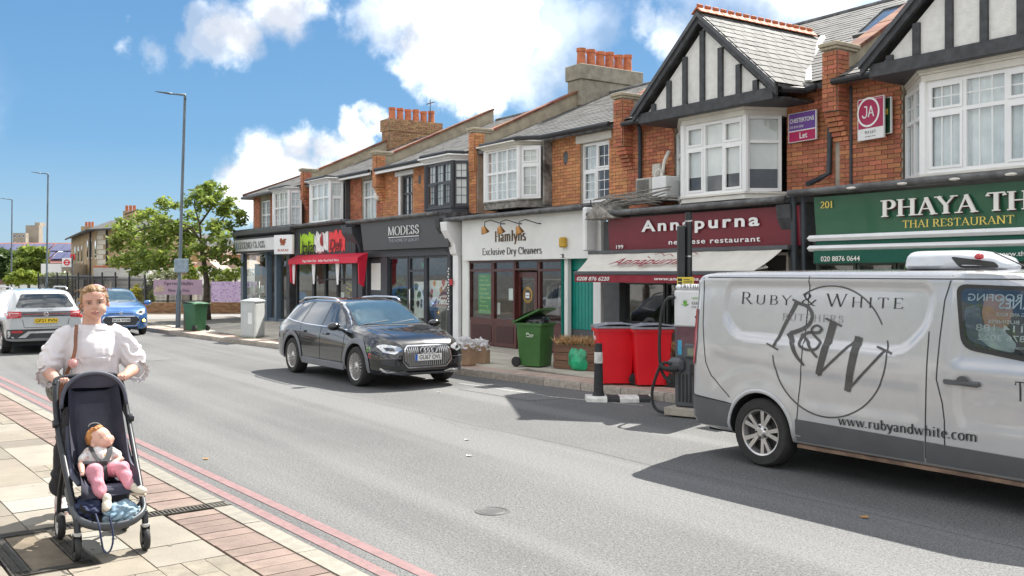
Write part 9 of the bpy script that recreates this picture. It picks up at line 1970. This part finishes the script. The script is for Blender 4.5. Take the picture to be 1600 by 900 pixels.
hm = MB(); hm.ell((0, 0, .012), (.073, .064, .070), 18, 12); hm.ell((.022, 0, -.026), (.052, .056, .045), 16, 10); hm.ell((.036, .026, -.032), (.030, .028, .027), 12, 8); hm.ell((.036, -.026, -.032), (.030, .028, .027), 12, 8); hm.ell((.044, 0, -.056), (.018, .022, .015), 10, 6); hm.ell((.067, 0, -.018), (.008, .010, .008), 10, 6)
for s in (-1, 1): hm.ell((-.002, s * .066, -.012), (.014, .009, .020), 10, 6)
hme = hm.mesh('h', skb); hme.transform(HR); mb = MB(); i0 = mb.pts([v.co for v in hme.vertices]); mb.f += [tuple(i0 + a for a in p.vertices) for p in hme.polygons]; mb.mi += [0] * len(hme.polygons)
caps(mb, [(-.10, .0, .58), (-.105, .01, .63)], [.04, .036]); mb.ell((-.06, 0, .55), (.065, .075, .085), 14, 10)
aR = [(-.08, -.075, .61), (-.01, -.125, .55), (.075, -.135, .52)]; aL = [(-.08, .075, .61), (0, .12, .56), (.05, .07, .55)]
for A_, s in ((aR, -1), (aL, 1)):
 caps(mb, A_, [.026, .023, .017]); w_ = V3(A_[-1]); d = (w_ - V3(A_[1])).normalized(); mb.ell(w_ + d * .018, (.017, .015, .013), 10, 8)
 for k in range(4): finger(mb, w_ + d * .028 + V3((0, (k - 1.5) * .0075, 0)), d + V3((0, 0, -.3)), .022, .0042, R(25), V3((0, 1, 0)))
 finger(mb, w_ + d * .015 + V3((0, -s * .014, 0)), d + V3((0, -s * .8, 0)), .017, .0048, R(15), V3((0, 1, 0)))
me = remesh(mb, .0042, 3); body = finish(me, 'body', skb, t)
def hp(n, mat, f): q = MB(); f(q); me = q.mesh(n, mat, smooth=True); me.transform(HR); return link(n, me, t)
for s in (-1, 1): hp('closed_eye', M('lash', (.25, .12, .08), .7), lambda q: q.tube([(.064, s * .013, .002), (.0665, s * .024, -.002), (.058, s * .036, .002)], .0016, 5)); hp('eyebrow', M('baby_brow', (.45, .26, .16), .7), lambda q: q.tube([(.070, s * .014, .018), (.068, s * .025, .021), (.058, s * .037, .017)], .0013, 5))
hp('lips', M('baby_lips', (.55, .18, .17), .45), lambda q: (q.tube([(.058, -.012, -.038), (.0645, 0, -.035), (.058, .012, -.038)], [.0015, .0034, .0015], 6), q.tube([(.057, -.010, -.042), (.0625, 0, -.044), (.057, .010, -.042)], [.0015, .0032, .0015], 6)))
hb = MB(); hb.ell((-.016, 0, .026), (.070, .070, .066), 18, 12); hb.ell((.022, 0, .062), (.040, .046, .022), 12, 8); hb.ell((-.018, -.050, .0), (.036, .018, .046), 12, 8); hb.ell((-.025, .045, .01), (.034, .020, .04), 12, 8)
me = remesh(hb, .0042, 2); me.transform(HR); finish(me, 'hair', ginger, t, lambda co, n: co + n * mnoise.noise(V3((co.x * 30, co.y * 70, co.z * 30))) * .005)
tp = MB(); tp.ell((-.055, 0, .555), (.078, .090, .10), 16, 10); caps(tp, [(-.085, -.06, .605), (-.04, -.105, .575)], [.042, .036]); caps(tp, [(-.085, .06, .605), (-.04, .105, .58)], [.042, .036])
m = bpy.data.materials.new('floral_top'); m.use_nodes = True; g = G(m.node_tree); co = g.n.new('ShaderNodeTexCoord').outputs['Object']; v1 = g.n.new('ShaderNodeTexVoronoi'); v1.inputs['Scale'].default_value = 42; g.l.new(co, v1.inputs['Vector'])
g.l.new(g.mix(g.smooth(v1.outputs['Distance'], .42, .25), (.66, .64, .62), g.mix(.75, v1.outputs['Color'], (.55, .25, .12))), g.n['Principled BSDF'].inputs['Base Color']); g.n['Principled BSDF'].inputs['Roughness'].default_value = .85
me = remesh(tp, .006, 3); finish(me, 'top', m, t, lambda co, n: co + n * mnoise.noise(co * 22) * .005)
pinkm = M('pink_trousers', (.62, .26, .31), .85, var=.06, scale=8, bump=.3, bscale=60)
tp = MB(); tp.ell((.0, 0, .495), (.085, .090, .058), 14, 10); fR = V3((.30, -.025, .345)); fL = V3((.275, .165, .40))
caps(tp, [(.01, -.045, .50), (.16, -.075, .525), (.25, -.055, .40)], [.058, .052, .040]); caps(tp, [(.01, .045, .50), (.15, .10, .52), (.235, .135, .43)], [.058, .052, .040])
me = remesh(tp, .006, 3); finish(me, 'trousers', pinkm, t, lambda co, n: co + n * (mnoise.noise(co * 20) * .006 + .003 * math.sin(co.x * 110 + 4 * mnoise.noise(co * 12))))
csh = M('cream_shoe', (.62, .55, .44), .7, var=.06, bump=.3)
for (c_, ry, rz) in ((fR, .55, -12), (fL, .1, 38)):
 s = MB(); s.ell((.02, 0, 0), (.060, .031, .028), 12, 8); s.ell((-.02, 0, .012), (.035, .029, .034), 12, 8); me = remesh(s, .005, 2); X4 = Matrix.Translation(c_) @ Matrix.Rotation(R(rz), 4, 'Z') @ Matrix.Rotation(ry, 4, 'Y'); me.transform(X4); so_ = finish(me, 'shoe', csh, t)
 s = MB(); P = roundpoly([(-.055, -.024), (.05, -.032), (.086, 0), (.05, .032), (-.055, .024)], .02, 3); s.prism([(a, b_, -.032) for a, b_ in P], (0, 0, .010)); me = s.mesh('sole', M('shoe_sole', (.50, .42, .32), .8)); me.transform(X4); link('sole', me, so_)
hs_m = M('harness', (.03, .03, .033), .7); pc_ = [o for o in COL.objects if o.name == 'pushchair'][0]
q = MB()
def hstrap(P, w):
 P = chaikin([V3(p) for p in P], 2)
 for a, b_ in zip(P, P[1:]): d = (b_ - a).normalized(); s_ = d.cross(V3((.7, 0, .7))).normalized() * w; q.obox(a - s_ / 2, b_ - a, s_, V3((.7, 0, .7)).normalized() * .004)
hstrap([(-.13, -.055, .66), (-.03, -.06, .645), (.03, -.04, .585), (.055, 0, .555)], .026); hstrap([(-.13, .06, .66), (-.03, .065, .645), (.03, .04, .585), (.055, 0, .555)], .034); hstrap([(-.02, -.15, .56), (.03, -.095, .565), (.06, 0, .555), (.03, .095, .565), (-.02, .15, .56)], .02); hstrap([(.06, 0, .555), (.10, 0, .51), (.10, 0, .45)], .036)
q.build('harness', hs_m, pc_); q = MB(); q.box(.058, .075, -.026, .026, .525, .580); q.build('buckle', m_black, pc_, bevel=.008)
def cloth(name, label, cat, c, r, mat, seed, amp=.35):
 c = V3(c); bm = bmesh.new(); bmesh.ops.create_icosphere(bm, subdivisions=5, radius=1)
 for v in bm.verts: d = v.co.normalized(); k = 1 + amp * (abs(mnoise.noise(d * 2.2 + V3((seed, 0, 0)))) + .35 * abs(mnoise.noise(d * 4 + V3((0, seed, 0)))) - .3); v.co = V3((d.x * r[0] * k, d.y * r[1] * k, d.z * r[2] * k))
 me = bpy.data.meshes.new(name); bm.to_mesh(me); bm.free(); me.materials.append(mat); shade(me); o = link(name, me); o.location = c; return tag(o, label, cat)
nj = cloth('jacket', 'dark navy jacket stuffed in the pushchair basket with a cord hanging down', 'jacket', (-6.76, 1.225, .415), (.16, .12, .075), M('navy_jacket', (.018, .026, .07), .8, bump=.4, bscale=20), 3, .45)
q = MB(); q.tube(chaikin([V3(v) for v in ((.10, .02, .0), (.34, .0, -.02), (.36, .01, -.12), (.34, .03, -.22), (.345, .07, -.22), (.35, .09, -.12), (.30, .07, .0))], 3), .006, 6); q.build('cord', M('navy_jacket', (.018, .026, .07), .8), nj, smooth=True)
dj = cloth('denim_cloth', 'crumpled pale blue denim cloth in the pushchair basket', 'cloth', (-6.64, 1.40, .385), (.12, .115, .070), M('pale_denim', (.16, .26, .34), .8, col2=(.30, .40, .46), scale=16, bump=.5, bscale=30), 8, .45)
